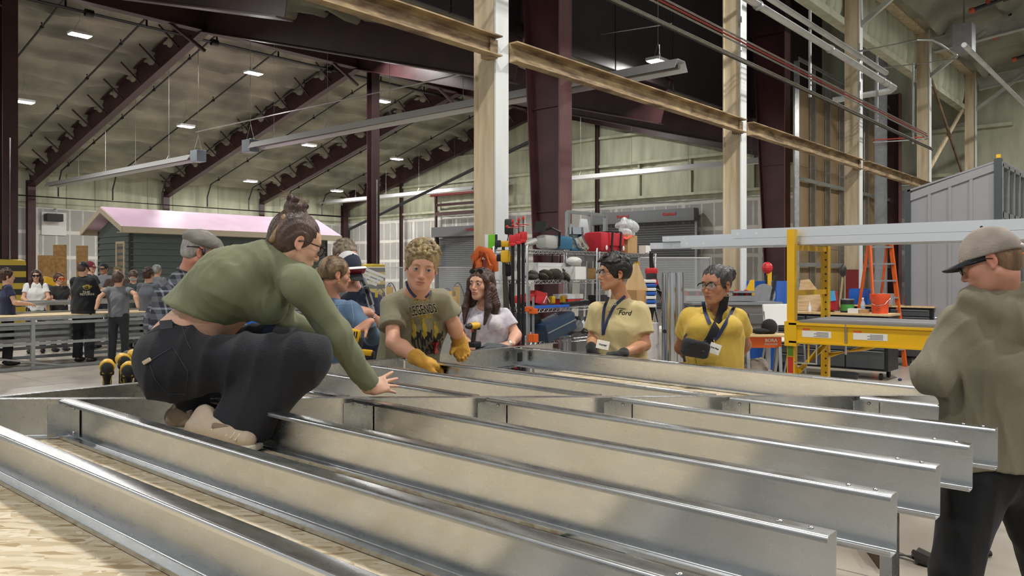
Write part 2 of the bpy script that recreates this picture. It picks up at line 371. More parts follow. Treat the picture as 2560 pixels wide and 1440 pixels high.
for k in range(-1, 5):
    u0, u1 = (US[0]+6.1*k)+.12, US[0]+6.1*(k+1)-.12
    if u1 > 32: continue
    z = 4.06
    g1 = single('girt_beam', MB().sweep([(-.03, -.11), (.09, -.11), (.09, -.095), (-.015, -.095), (-.015, .095), (.09, .095), (.09, .11), (-.03, .11)], (u0, TV-.19, z), (u1, TV-.19, z)).obox((u1-.05, TV-.13, z-.02), (.12, .14, .2)), TANR,
        ['rust-stained cream beam running up to the top left from the first cream column', 'rust-stained beam between the first and second cream columns', 'rusty beam between the second and third cream columns', 'short rusty beam between the third and fourth cream columns', 'rusty beam beyond the fourth cream column', 'x'][k+1], 'beam', 'rust-stained girts between the cream columns')
    g1.matrix_basis = BR
def VP(px, py, v):
    a = (px-CX)/FPX; Y = v/(cT-sT*a); return Vector((Y*(sT+cT*a), v, CAMH+(HY-py)/FPX*Y))
def UP(px, py, u):
    a = (px-CX)/FPX; Y = u/(sT+cT*a); return Vector((u, Y*(cT-sT*a), CAMH+(HY-py)/FPX*Y))
DB = mat('brown_brace', '7b6450', .7, c2='54412f', scale=4)
o = single('cross_brace', MB().bar(VP(2320, 175, 6.1), VP(2408, 440, 6.1), .05, .13), DB, 'brown diagonal brace falling to the right above the grey shed', 'brace'); o.matrix_basis = BR
o = single('cross_brace', MB().bar(VP(2314, 440, 6.16), VP(2428, 235, 6.16), .05, .13), TAN, 'cream diagonal brace rising to the right above the grey shed', 'brace'); o.matrix_basis = BR

# ---------------------------------------------------------------- pipes and conduits along the cream columns
def run(name, pts, r, m, label, cat='pipe', n=8, group=None):
    o = single(name, MB().tube(pts, r, n), m, label, cat, group, 60); o.matrix_basis = BR; return o
uu = lambda px, v: VP(px, 0, v)[0]
def line_v(v, ratio, u0, u1): z = CAMH+ratio*v/.758; return [(u0, v, z), (u1, v, z)]
p1 = line_v(5.2, .608, -6, uu(2235, 5.2)); ez = p1[1][2]
run('insulated_pipe', [p1[0], p1[1], (p1[1][0]+.25, 5.35, ez), (p1[1][0]+.2, 6.6, ez-.05)], .07, WHT, 'lower thick white insulated pipe along the cream columns, elbowing at its far end', n=14)
p2 = line_v(5.45, .64, -6, uu(2215, 5.45)); run('insulated_pipe', p2, .06, WHT, 'upper thick white insulated pipe along the cream columns, capped at its far end', n=14)
for k, px in enumerate((1895, 2075, 2205, 2218)):
    q = VP(px, 0, 5.2); o = single('pipe_clamp', MB().lathe([(.078, -.03), (.078, .03)], (q[0], 5.2, ez), (1, 0, 0)), GAL, ['metal clamp band round the white pipe near the top edge', 'clamp band on the white pipe left of the third column', 'clamp band just before the pipe end', 'last clamp band at the white pipe elbow'][k], 'clamp'); o.matrix_basis = BR
for k, (rt, m, lab, rr) in enumerate(((.513, GAL, 'upper galvanized conduit of the bundle along the cream columns', .018), (.506, REDC, 'red conduit running along the cream columns', .016), (.499, GAL, 'thin galvanized conduit just under the red one', .016), (.468, GAL, 'long strut channel below the red conduit', .03), (.462, BLKP, 'black cable laid under the strut channel', .014))):
    q = line_v(5.45-.02*k, rt, -6, uu(2312 if k < 3 else 2318, 5.5)); e = q[1]
    if k in (1, 2): q = q+[(e[0]+.1, e[1]+.1, e[2]), (e[0]-.3, e[1]+1.3, e[2])]
    run('conduit_line', q, rr, m, lab, 'conduit', 6)
for k, px in enumerate((1850, 2025, 2148, 2193, 2283)):
    a, b_ = VP(px, 0, 5.5)[0], CAMH
    za, zb_ = CAMH+.46*5.5/.758, CAMH+(.60 if k < 4 else .66)*5.5/.758
    o = single('strut_hanger', MB().bar((a, 5.5, za-.05), (a, 5.5, zb_+.55), .042, .042, (0, 1, 0)), GAL, 'galvanized strut hanger number'.replace(' number', '')+[' right of the second cream column', ' in front of the stud partition', ' just right of the third cream column', ' left of the grey downpipe', ' left of the fourth cream column'][k], 'hanger', 'strut hangers for the conduits'); o.matrix_basis = BR
# grey vertical duct pipe and partition of steel studs with brown board
q = VP(2202, 0, 6.6); run('vertical_vent_pipe', [(q[0], 6.6, 0), (q[0], 6.6, 7.6)], .17, GRYM, 'thick grey vertical pipe in front of the stud partition', n=16)
BRD = mat('brown_paper_board', 'a8906e', .8, c2='8d7655', scale=1.1, stretch=(1, 1, .3))
PV = 9.0; ua, ub = uu(1992, PV), uu(2243, PV); pt = bthing('stud_partition', 'tall unfinished partition of steel studs backed with brown board', 'partition', ua, PV)
Lp = ub-ua; pb = MB()
nb = int(Lp/1.22)
for i in range(nb+1):
    for (z0, z1) in ((0, 2.4), (2.42, 4.85), (4.87, 7.2)): pb.box(i*1.22, min(Lp, i*1.22+1.2), .1, .115, z0, z1)
obj('backing_board', pb, BRD, pt)
for i in range(int(Lp/1.3)+1):
    x = i*1.3
    if i > 15: break
    obj('stud', MB().sweep([(-.02, -.08), (.022, -.08), (.022, -.05), (.018, -.05), (.018, -.076), (-.016, -.076), (-.016, .076), (.018, .076), (.022, .08), (-.02, .08)], (x, 0, 0), (x, 0, 7.9), (0, 1, 0)), GAL, pt)
for z in (7.92, 4.42, 1.9): obj('track', MB().box(-.1, Lp, -.1, -.085, z-.06, z+.06).box(-.1, Lp, -.12, -.1, z-.06, z-.045), GAL, pt)

# ---------------------------------------------------------------- sprinkler mains, gas pipe
o = single('sprinkler_main', MB().tube([(-8, 27.0, 9.98), (31, 27.0, 9.98)], .085, 12).lathe([(.12, -.12), (.12, .12)], (10.6, 27, 9.98), (1, 0, 0)).lathe([(.12, -.12), (.12, .12)], (14.9, 27, 9.98), (1, 0, 0)).lathe([(.12, -.12), (.12, .12)], (19.9, 27, 9.98), (1, 0, 0)), BLKP, 'thick black sprinkler main below the ridge of the left hall', 'pipe', None, 60); o.matrix_basis = BR
sp_labels = []
for k in range(9):
    u = 9.9+k*2.55
    if min(abs(u-x) for x in FR) < .5: u += .6
    pts = [(u, 27, 9.98), (u, 27.0, zroof(27)-.45), (u, VW-1.3, zroof(VW-1.3)-.42), (u, VW-.9, zroof(VW)-.75), (u, VW-.9, 5.35)]
    m = MB().tube(pts, .035, 6)
    for j in range(5): v = 29+j*2.9; z = zroof(v)-.45; m.tube([(u, v, z), (u, v, z+.16)], .03, 6).lathe([(.055, -.05), (.055, .05)], (u, v, z), (0, 1, -SL))
    o = single('sprinkler_branch', m, BLKP, 'thin black sprinkler branch pipe running up the left ceiling slope between rafters', 'pipe', 'sprinkler branches under the left ceiling'); o.matrix_basis = BR
    o['label'] = 'black sprinkler branch pipe on the left ceiling, ' + ['first', 'second', 'third', 'fourth', 'fifth', 'sixth', 'seventh', 'eighth', 'ninth'][k] + ' counted from the left'
run('eave_pipe', [(5, VW-.9, 5.3), (32, VW-.9, 5.3)], .05, BLKP, 'black pipe running level along the eave over the taped wall')
run('gas_line', [UP(490, 330, 15.5), UP(1160, 184, 15.5)], .025, GAL, 'thin pale gas line above the tube heaters')
w = single('drain_brace', MB().tube([Vector((P(872, 640, 46)[0], P(872, 640, 46)[1], 0)), P(872, 574, 46), P(1330, 352, 37)], .09, 8), BLKP, 'black pipe climbing diagonally across the taped end wall', 'pipe', None, 60)
run('gas_line', [UP(1300, 118, 17), UP(1680, 58, 17)], .02, GAL, 'thin pale line crossing the dark roof between the two big maroon columns')
# right hall rafters and sprinklers
GRYS = mat('pale_grey_steel', 'b4b5af', .5, c2='94958e', scale=2)
for k, u in enumerate(US[2:6]):
    m = MB().ibeam((u, 5.7, 8.05), (u, -16, 8.0+.2*13+.0), .2, .4, .02, .015, (0, 0, 1), .7).bar((u, 5.8, 7.2), (u, 4.4, 8.2), .1, .1)
    o = single('pale_rafter', m, GRYS, ['pale grey rafter entering at the top right corner', 'pale grey rafter from the fourth cream column', 'pale grey rafter from the fifth cream column', 'farthest pale grey rafter of the right hall'][k], 'beam'); o.matrix_basis = BR
for k, u in enumerate((19.3, 22.3, 25.2, 28.2)):
    z = 8.35; m = MB().tube([(u, 4.3, z-.25), (u, -10, z-.25+.2*14.3)], .05, 8).tube([(u, 3.9, z-.2), (u, 3.9, z+.55)], .04, 6).lathe([(.075, -.1), (.075, .1)], (u, 3.5, z-.1), (0, -1, .2))
    o = single('sprinkler_drop', m, BLKP, ['black sprinkler pipe with orange fittings by the top right corner', 'second black sprinkler pipe of the right hall', 'third black sprinkler pipe of the right hall', 'farthest black sprinkler pipe of the right hall'][k], 'pipe', 'sprinkler pipes of the right hall'); o.matrix_basis = BR
    obj('orange_elbow', MB().lathe([(.07, -.06), (.07, .06)], (u, 4.25, z-.25), (0, -1, .2)).lathe([(.06, -.05), (.06, .05)], (u, 3.9, z-.12)).lathe([(.07, -.04), (.07, .04)], (u, 3.4, z-.07), (0, -1, .2)), ORNG, o, None, 'orange pipe fitting')
q = VP(2410, 98, 4.6)
jb = single('junction_box', MB().obox((q[0], 4.6, q[2]), (.45, .45, .72), None, .01).tube([(q[0], 4.6, q[2]+.3), (q[0], 4.6, 8.75)], .02, 6), GRYM, 'galvanized box hung below the right hall roof', 'box'); jb.matrix_basis = BR
run('bent_conduit', [VP(2130, 132, 5.5), VP(2290, 100, 5.3), VP(2330, 100, 5.0), VP(2350, 110, 4.9), VP(2392, 138, 4.7)], .03, GAL, 'bent white conduit leading to the hanging box', 'conduit')
run('bent_conduit', [VP(2190, 172, 5.6), VP(2390, 148, 4.7)], .022, GAL, 'straight conduit below the bent one, ending at the hanging box', 'conduit')
run('white_pipe', [VP(2410, 112, 4.2), VP(2570, 270, 4.2)], .06, WHT, 'long white pipe descending to the right edge', n=12)

# ---------------------------------------------------------------- tube heaters hung in the hall
def heater(u, v0, v1, z, label, hook=True):
    """v1 is the burner box end"""
    t = bthing('tube_heater', label, 'heater', u, (v0+v1)/2, z)
    a, b_ = v0-(v0+v1)/2, v1-(v0+v1)/2
    pr = [(-.27, -.1), (-.15, .1), (.15, .1), (.27, -.1), (.26, -.1), (.145, .09), (-.145, .09), (-.26, -.1)]
    obj('reflector', MB().sweep(pr, (0, a, 0), (0, b_, 0)), mat('heater_reflector', 'd8dadb', .3, .35), t)
    obj('burner_tube', MB().tube([(0, a+.05, -.03), (0, b_, -.03)], .05, 10), mat('burner_tube', '6c6a66', .5, .4), t, 60)
    s = 1 if b_ > a else -1
    obj('burner_box', MB().obox((0, b_+s*.28, .02), (.36, .5, .42), None, .02), mat('burner_box', '77828a', .4), t, None)
    for k in range(int(abs(b_-a)/2.8)+1):
        y = a+s*(.5+2.8*k); zt = zroof((v0+v1)/2+y)-z-.1
        obj('wire', MB().tube([(0, y, .09), (0, y, zt)], .008, 4), GAL, t)
        obj('hook', MB().tube([(-.17, y, -.05), (0, y, .3), (.17, y, -.05)], .008, 4), GAL, t)
    for sx in (-.15, .15): obj('wire', MB().tube([(sx, b_+s*.28, .2), (0, b_+s*.28, .75), (0, b_+s*.28, zroof((v0+v1)/2+b_)-z-.1)], .009, 4), GAL, t)
heater(14.4, 7.9, 23.5, 5.82, 'long grey tube heater ending in a box above the crouching woman')
heater(14.4, 41.1, 27.5, 5.82, 'long tube heater at left with its box near the second burner box')
heater(30.5, 43.0 if False else 42.0, 28.8, 6.13, 'far tube heater over the taped corner, left of the first cream column')
heater(30.5, 13.1, 23.2, 6.13, 'far tube heater in front of the foam end wall at right')

# ---------------------------------------------------------------- high-bay lamps (each lights the hall from where it hangs)
LABS = {}
lamp_mesh = None
def lamp(loc, rot, label, P_=260, grp='LED high-bay lamps', spot=False):
    t = thing('high_bay_lamp', label, 'lamp', loc, rot, grp)
    obj('housing', MB().obox((0, 0, .07), (.66, .4, .09), None, .02), WHTP, t)
    obj('diffuser', MB().obox((-.16, 0, .015), (.28, .34, .02)).obox((.16, 0, .015), (.28, .34, .02)), LEDM, t)
    obj('wire', MB().tube([(-.2, 0, .1), (0, 0, .55)], .006, 4).tube([(.2, 0, .1), (0, 0, .55), (0, 0, 1.1)], .006, 4), GAL, t)
    ld = bpy.data.lights.new('lamp_light', 'AREA'); ld.shape = 'RECTANGLE'; ld.size = .62; ld.size_y = .36; ld.energy = P_; ld.color = (1, .97, .93)
    lo = bpy.data.objects.new('lamp_light', ld); COL.objects.link(lo); lo.parent = t; lo.location = (0, 0, -.02)
    return t
def hang(px, py):
    a, b_ = (px-CX)/FPX, (HY-py)/FPX; c = cT-sT*a
    Y = (ZR+SL*VR-1.25-CAMH)/(b_+SL*c)
    return P(px, py, Y)
for px, py, lab in ((60, 257, 'lit lamp at the left edge beside the striped column'), (200, 90, 'bright lamp nearest the top left corner'), (634, 185, 'bright lamp between the first and second rafters, upper middle of the left ceiling'), (465, 318, 'lit lamp above the left burner box'),
        (773, 365, 'lit lamp just below the long tube heater'), (957, 255, 'lit lamp beside the slim centre column'), (992, 399, 'lit lamp low on the ceiling right of the slim column'), (626, 455, 'lowest lit lamp above the pink house roof'), (842, 479, 'small lit lamp close to the far corner of the left ceiling')):
    lamp(hang(px, py), TH, lab, 230)
lamp(P(920, 95, 29.5), TH, 'brightest lamp, hung at the ridge girder above the boy in the printed shirt', 380)
lamp(P(1248, 190, 35), TH, 'lamp half hidden right of the first cream column', 230)
lamp(P(1452, 252, 35), TH, 'lamp right of the big maroon column, over the end wall', 230)
sl = lamp(P(1645, 158, 21.5), TH, 'small lamp above the heater end between the big columns', 150); obj('long_wire', MB().tube([(0, 0, 1.05), (0, 0, 12.4-sl.location.z)], .006, 4), GAL, sl)
for k, (u, v, z) in enumerate(((-4, 3.5, 7.9), (3.5, 2.5, 7.9), (-3.5, -4.5, 8.6), (3.5, -4.5, 8.6), (11, 2.2, 7.9), (11, -4.5, 8.6), (19, 1.0, 8.2), (27, 1.5, 8.2), (4, 16, 7.0), (-3.5, 14, 7.0), (-3, 30, 8.6), (3, 34, 7.5))):
    lamp(B(u, v, z), TH, 'high-bay lamp of the same grid, ' + ['overhead left of the camera', 'right above the crouching woman', 'behind the camera on the left', 'behind the camera on the right', 'over the aisle of the right hall near the frame', 'far right of the right hall', 'over the grey shed', 'beyond the grey shed', 'to the left, before the striped column', 'far left near the camera', 'far left towards the eave', 'left of the tables near the wall'][k], (230 if k < 4 else 330) if k < 8 else 260)
# ---------------------------------------------------------------- galvanized steel frame in the foreground
GALV = mat('galvanized_stud', 'd2d5d7', .24, 1.0, var=.05, scale=1.2)
N, L, b = nodes(GALV)       # zinc spangle: small crystals vary tint and gloss, faint long rolling streaks
tc = N.new('ShaderNodeTexCoord'); mp = N.new('ShaderNodeMapping'); mp.inputs['Scale'].default_value = (25, 8, 25); L.new(tc.outputs['Object'], mp.inputs[0])
vo = N.new('ShaderNodeTexNoise'); vo.inputs['Scale'].default_value = 1.6; vo.inputs['Detail'].default_value = 3; L.new(mp.outputs[0], vo.inputs[0])
mr = N.new('ShaderNodeMapRange'); mr.inputs[1].default_value = .3; mr.inputs[2].default_value = .7; mr.inputs[3].default_value = .25; mr.inputs[4].default_value = .31; L.new(vo.outputs['Fac'], mr.inputs[0]); L.new(mr.outputs[0], b.inputs['Roughness'])
ns = N.new('ShaderNodeTexNoise'); ns.inputs['Scale'].default_value = 3.5; L.new(tc.outputs['Object'], ns.inputs[0])
bp = N.new('ShaderNodeBump'); bp.inputs['Strength'].default_value = .012; bp.inputs['Distance'].default_value = .01; L.new(ns.outputs['Fac'], bp.inputs['Height']); L.new(bp.outputs[0], b.inputs['Normal'])
OSB = mat('osb_board', 'cdb187', .75); N, L, b = nodes(OSB)
tc = N.new('ShaderNodeTexCoord'); acc = None
wn = N.new('ShaderNodeTexNoise'); wn.inputs['Scale'].default_value = 6; L.new(tc.outputs['Object'], wn.inputs[0])
for i, ang in enumerate((20, 75, -40, 130)):
    mp = N.new('ShaderNodeMapping'); mp.vector_type = 'TEXTURE'; mp.inputs['Rotation'].default_value = (0, 0, math.radians(ang)); mp.inputs['Scale'].default_value = (1/17, 1/60, 1/17); mp.inputs['Location'].default_value = (i*3.1, i*1.7, 0)
    L.new(tc.outputs['Object'], mp.inputs[0]); v = N.new('ShaderNodeTexVoronoi'); v.inputs['Scale'].default_value = 1.0; v.inputs['Randomness'].default_value = 1; L.new(mp.outputs[0], v.inputs[0])
    sp = N.new('ShaderNodeSeparateColor'); L.new(v.outputs['Color'], sp.inputs[0])
    rp = N.new('ShaderNodeValToRGB'); L.new(sp.outputs[0], rp.inputs[0]); e = rp.color_ramp.elements
    e[0].color = (*srgb('b39c78'), 1); e[1].color = (*srgb('ece1cb'), 1); m1 = e.new(.3); m1.color = (*srgb('d3c2a3'), 1); m2 = e.new(.65); m2.color = (*srgb('dfd0b3'), 1)
    if acc is None: acc = rp.outputs[0]
    else:
        gt = N.new('ShaderNodeMath'); gt.operation = 'GREATER_THAN'; gt.inputs[1].default_value = .5; L.new(sp.outputs[1], gt.inputs[0])
        mx = N.new('ShaderNodeMix'); mx.data_type = 'RGBA'; L.new(gt.outputs[0], mx.inputs[0]); L.new(acc, mx.inputs[6]); L.new(rp.outputs[0], mx.inputs[7]); acc = mx.outputs[2]
L.new(acc, b.inputs['Base Color'])
def ztop(u, v): return CAMH-(.453+.02303*u-.01144*v)
def FP(u, v, dz=0): return Vector((u, v, ztop(u, v)+dz))
HW = .14
def cprof(w=.05, h=HW, t=.0022, lip=.014, r=.007, lips=True):
    """C section, web on the right (+x), flanges reaching to -x, rounded folds"""
    out = []
    def arc(cx, cy, rr, a0, a1, n=4): return [(cx+rr*math.cos(math.radians(a0+(a1-a0)*i/n)), cy+rr*math.sin(math.radians(a0+(a1-a0)*i/n))) for i in range(n+1)]
    if lips: out += [(-w, -lip)] + arc(-w+r, -r, r, 180, 90)
    else: out += [(-w, 0)]
    out += arc(-r, -r, r, 90, 0) + arc(-r, -h+r, r, 0, -90)
    if lips: out += arc(-w+r, -h+r, r, 270, 180) + [(-w, -h+lip)]
    else: out += [(-w, -h)]
    inn = []
    q = r-t
    if lips: inn += [(-w+t, -lip)] + arc(-w+r, -r, q, 180, 90)
    else: inn += [(-w, -t)]
    inn += arc(-r, -r, q, 90, 0) + arc(-r, -h+r, q, 0, -90)
    if lips: inn += arc(-w+r, -h+r, q, 270, 180) + [(-w+t, -h+lip)]
    else: inn += [(-w, -h+t)]
    return out, inn
def csect(mb, p, q, side=1, **k):
    """channel from p to q (points on the top outer web edge), opening to the left of travel when side=1"""
    out, inn = cprof(**k); x, y, d = frame_of(Vector(q)-Vector(p)); n = len(out); vs = []
    for P0 in (Vector(p), Vector(q)):
        for a, b_ in out: vs.append(P0+x*a*side+y*b_)
        for a, b_ in inn: vs.append(P0+x*a*side+y*b_)
    fs = []
    for i in range(n-1):
        fs += [(i, i+1, 2*n+i+1, 2*n+i), (n+i, 3*n+i, 3*n+i+1, n+i+1), (i, n+i, n+i+1, i+1), (2*n+i, 2*n+i+1, 3*n+i+1, 3*n+i)]
    fs += [(0, 2*n, 3*n, n), (n-1, 2*n-1, 4*n-1, 3*n-1)]
    return mb.add(vs, fs)
frm = thing('steel_roof_frame', 'large galvanized steel roof frame of parallel joists with a diagonal member, woman crouching on it', 'frame', B(2.4, 2.0, 0))
def fpart(name, mb, m=None, **k):
    o = obj(name, mb, m or GALV, frm, 40, **k); o.matrix_parent_inverse = Matrix.Translation(-Vector(frm.location)); return o
dg0, dg1 = (.55, 3.57), (4.25, .615)
def vdiag(u): return dg0[1]+(u-dg0[0])*(dg1[1]-dg0[1])/(dg1[0]-dg0[0])
def vedge(u): return 3.17+.115*u
JU = [.80, 1.149, 1.545, 1.944, 2.342, 2.74, 3.135, 3.60]
for k, u in enumerate(JU):
    v1 = vdiag(u)-.035 if k else vedge(u)
    m = MB(); csect(m, FP(u, v1), FP(u, .52), -1)
    # small screw heads and end dimple near the free end
    for v in (.56, .62): m.ball(FP(u-.025, v, .001), (.006, .006, .003), 8)
    fpart('joist', m)
for k, u in enumerate((1.545, 1.944, 2.342, 2.74, 3.135)):
    m = MB(); csect(m, FP(u+.004, vedge(u)-.01), FP(u+.004, vdiag(u)+.05), -1); fpart('joist', m)
m = MB(); csect(m, FP(4.18, .56), FP(4.33, vedge(4.33)), 1); fpart('rim_joist', m)
m = MB(); csect(m, FP(*dg0), FP(*dg1), -1, lips=False, w=.045); fpart('diagonal_member', m)
m = MB(); csect(m, FP(.2, vedge(.2), .002), FP(4.8, vedge(4.8), .002), -1, lips=False, w=.05); fpart('edge_track', m)
# clip angles where the front joists meet the diagonal
for k, u in enumerate(JU[1:]):
    v = vdiag(u); m = MB().obox(FP(u-.045, v-.02, -.075), (.075, .003, .115)).obox(FP(u-.008, v-.06, -.075), (.003, .08, .115))
    for z in (-.03, -.12): m.ball(FP(u-.012, v-.06, z), (.004, .007, .007), 8)
    fpart('clip_angle', m)
fpart('hold_down', MB().obox(FP(4.27, vedge(4.27)-.06, -.07), (.03, .02, .06)), mat('dark_clip', '2a2c2e', .5), label='small dark bracket in the far corner')
zb = lambda u, v: ztop(u, v)-HW-.001
def slab(mb, u0, u1, v0, v1, th):
    cs = [(u0, v0), (u1, v0), (u1, v1), (u0, v1)]
    vs = [Vector((a, c, zb(a, c)-.001)) for a, c in cs]+[Vector((a, c, zb(a, c)-.001-th)) for a, c in cs]
    return mb.add(vs, [(0,1,2,3),(7,6,5,4),(0,4,5,1),(1,5,6,2),(2,6,7,3),(3,7,4,0)])
GRN = mat('green_edge_paint', '1f4a3c', .6)
for i, (a, c) in enumerate(((.1, 1.318), (1.321, 2.54), (2.543, 3.76), (3.763, 4.3))):
    fpart('osb_sheet', slab(MB(), a, c, 1.14, 3.25, .011), OSB)
fpart('sheet_edge', slab(MB(), .1, 4.3, 1.131, 1.138, .012), GRN, label='green painted edge of the board')
# trestles under the frame
def trestle(u, v, lab):
    t = thing('steel_trestle', lab, 'stand', B(u, v, 0), 0, 'trestles under the steel frame'); h = zb(u, v)-.03
    m = MB()
    obj('top_rail', MB().bar((-.45, 0, h-.04), (.45, 0, h-.04), .05, .08), GALV, t)
    for s in (-1, 1):
        obj('leg', MB().sweep([(-.02,-.045),(.02,-.045),(.02,-.042),(-.017,-.042),(-.017,.042),(.02,.042),(.02,.045),(-.02,.045)], (s*.35, 0, 0), (s*.35, 0, h-.08), (1, 0, 0)), GALV, t)
        obj('foot_rail', MB().bar((s*.35, -.35, .03), (s*.35, .35, .03), .04, .06), GALV, t)
        obj('brace', MB().bar((s*.35, -.3, .05), (s*.35, 0, h*.6), .03, .03), GALV, t)
for a in ((1.25, 1.0, 'steel trestle under the near right end of the frame'), (2.62, .82, 'steel trestle under the far right end of the frame, by the man in the hoodie'), (1.3, 3.05, 'steel trestle under the left side of the frame'), (3.4, 3.3, 'steel trestle under the far corner of the frame')): trestle(*a)
# hand tools lying on the floor at the lower right
def floor_pt(px, py): Y = CAMH*FPX/(py-HY); p = P(px, py, Y); return Vector((p[0], p[1], 0))
a, c = floor_pt(2242, 1392), floor_pt(2330, 1418)
t = thing('sledge_hammer', 'steel hammer lying on the floor beside the trestle', 'hammer', a)
d = (c-a); obj('handle', MB().tube([Vector((0,0,.02)), d*.55+Vector((0,0,.025))], .014, 10), mat('tool_steel', '8d8f90', .3, 1), t, 60)
obj('head', MB().tube([d*.5+Vector((0,0,.04)), d*.62+Vector((0,0,.045)), d*.98+Vector((0,0,.035))], [.03, .045, .04], 8), mat('tool_dark', '4b4643', .5, .5), t, 40)
a, c = floor_pt(2385, 1402), floor_pt(2475, 1392)
t = thing('pry_hammer', 'framing hammer with yellow and black grip lying between the black trousers', 'hammer', a); d = c-a
obj('grip', MB().tube([d*.35+Vector((0,0,.02)), d+Vector((0,0,.02))], [.012, .018], 10), mat('tool_grip_black', '1b1b1b', .6), t, 60)
obj('grip_stripe', MB().tube([d*.3+Vector((0,0,.032)), d*.97+Vector((0,0,.035))], .007, 6), mat('tool_yellow', 'd8a81c', .45), t, 60)
obj('head', MB().tube([Vector((0,0,.02)), d*.35+Vector((0,0,.02))], .011, 8).tube([d*.1+Vector((.05,-.06,.03)), d*.1+Vector((-.03,.05,.03))], [.018, .012], 8), mat('tool_steel', '8d8f90'), t, 60)
single('wood_block', MB().obox(floor_pt(2200, 1400)+Vector((0,0,.05)), (.3, .09, .09), R3(0,0,30)), mat('dark_wood', '5d4a38', .8), 'short dark wood block under the frame end by the trestle', 'wood block')
# ---------------------------------------------------------------- material set for things
YEL = mat('scaffold_yellow', 'e2b21a', .38, var=.08, scale=5)
BLK = mat('black_plastic', '1c1d1f', .45)
DKG = mat('dark_grey_enamel', '45484b', .38, var=.06)
WOOD = mat('light_wood', 'd9bf95', .55, c2='c7a877', scale=3, stretch=(1, 9, 1))
RED = mat('red_plastic', 'c2262b', .4); BLU = mat('blue_plastic', '1f5cb8', .4); WPL = mat('white_goods', 'dcdcda', .5)
ORB = mat('orange_bucket', 'e2512a', .4); CRD = mat('cardboard', 'b08a5c', .85, var=.08)
YTL = mat('tool_yellow', 'd8a81c', .45); RUB = mat('black_rubber', '141415', .7)
CHR = mat('chrome_wire', 'c6c9cc', .22, .9); GRYP = mat('grey_paint', '8f9193', .5); BLKM = mat('black_metal', '232427', .4, .4)
CLR = mat('clear_plastic', 'f4f6f8', .15, alpha=.35, spec=.6); ACR = mat('acrylic_sheet', 'eef3f4', .08, alpha=.12, spec=.7)
ORS = mat('orange_steel', 'e0621f', .45); FLEX = mat('flex_duct', 'b5b5b0', .4, .5, bump=.4, bscale=20)
def on(px, py, Y, z=0.0): p = P(px, py, Y); return Vector((p[0], p[1], z))
def text_mesh(s, size, shear=0.0, bold=0.0, extr=.001):
    c = bpy.data.curves.new('lettering', 'FONT'); c.body = s; c.size = size; c.shear = shear; c.offset = bold; c.extrude = extr
    c.align_x = 'CENTER'; c.align_y = 'CENTER'; c.resolution_u = 3
    o = bpy.data.objects.new('lettering', c); COL.objects.link(o); dg = bpy.context.evaluated_depsgraph_get(); dg.update()
    me = bpy.data.meshes.new_from_object(o.evaluated_get(dg)); bpy.data.objects.remove(o); bpy.data.curves.remove(c); return me
def lettering(name, s, size, m, parent, loc, right, up, **k):
    """flat letters standing at loc (parent space), reading along right"""
    me = text_mesh(s, size, **k); me.materials.clear(); me.materials.append(m); o = bpy.data.objects.new(name, me); COL.objects.link(o); o.parent = parent
    x = Vector(right).normalized(); y = Vector(up).normalized(); z = x.cross(y)
    o.matrix_basis = Matrix.Translation(Vector(loc)) @ Matrix((x, y, z)).transposed().to_4x4(); return o
INK = mat('black_ink', '15161c', .6); WINK = mat('white_ink', 'e8e8e4', .6); RINK = mat('red_ink', 'b03a3e', .5)

# ---------------------------------------------------------------- roll-up doors, lintel, lamps on the end wall
SLT = mat('roll_door_grey', '6b6e72', .45, .2)
def roll_door(v0, v1, zt, lab, signs):
    t = thing('roll_up_door', lab, 'door', B(UE-.2, (v0+v1)/2, 0)); w = abs(v1-v0)
    m = MB()
    nz = int((zt-.7)/.11)
    for i in range(nz): m.sweep([(-.02, -.045), (.012, -.05), (.03, 0), (.012, .05), (-.02, .045)], (-.03, -w/2+.1, .1+i*.11), (-.03, w/2-.1, .1+i*.11))
    obj('curtain', m, SLT, t, 40)
    obj('hood', MB().sweep([(-.25, -.28), (.22, -.3), (.25, -.1), (.2, .28), (-.25, .28)], (-.25, -w/2-.1, zt-.3), (-.25, w/2+.1, zt-.3)), mat('door_hood', '74777b', .4, .2), t)
    for s in (-1, 1): obj('guide_rail', MB().box(-.12, -.02, s*w/2-.06, s*w/2+.06, 0, zt), GRYM if s < 0 else BLKM, t)
    for s in signs:
        l = lettering('red_badge', 'Overhead', .17, RINK, t, (-.52, s, zt-.25), (0, -1, 0), (0, 0, 1), shear=.2, bold=.012)
        l['label'] = 'small red script badge on the hood'
roll_door(17.2, 22.7, 4.6, 'wide grey roll-up door between the two big maroon columns', (.9, -1.6))
roll_door(28.4, 33.9, 4.35, 'grey roll-up door partly hidden by the first cream column', (-.3,))
t = thing('door_lintel', 'red steel lintel with posts over the roll-up door by the first cream column', 'beam', B(UE-.5, 31.2, 0))
obj('lintel', MB().ibeam((0, -3, 6.35), (0, 3.1, 6.35), .3, .4, up=(0, 0, 1)), mat('red_lintel', '7a2c2c', .55), t)
for s in (-2.6, 2.6): obj('post', MB().bar((0, s, 0), (0, s, 6.15), .12, .12), MAR, t)
obj('header', MB().box(-.05, .05, -2.6, 2.6, 5.0, 5.2).box(-.05, .05, -2.6, 2.6, 5.55, 5.7), MAR, t)
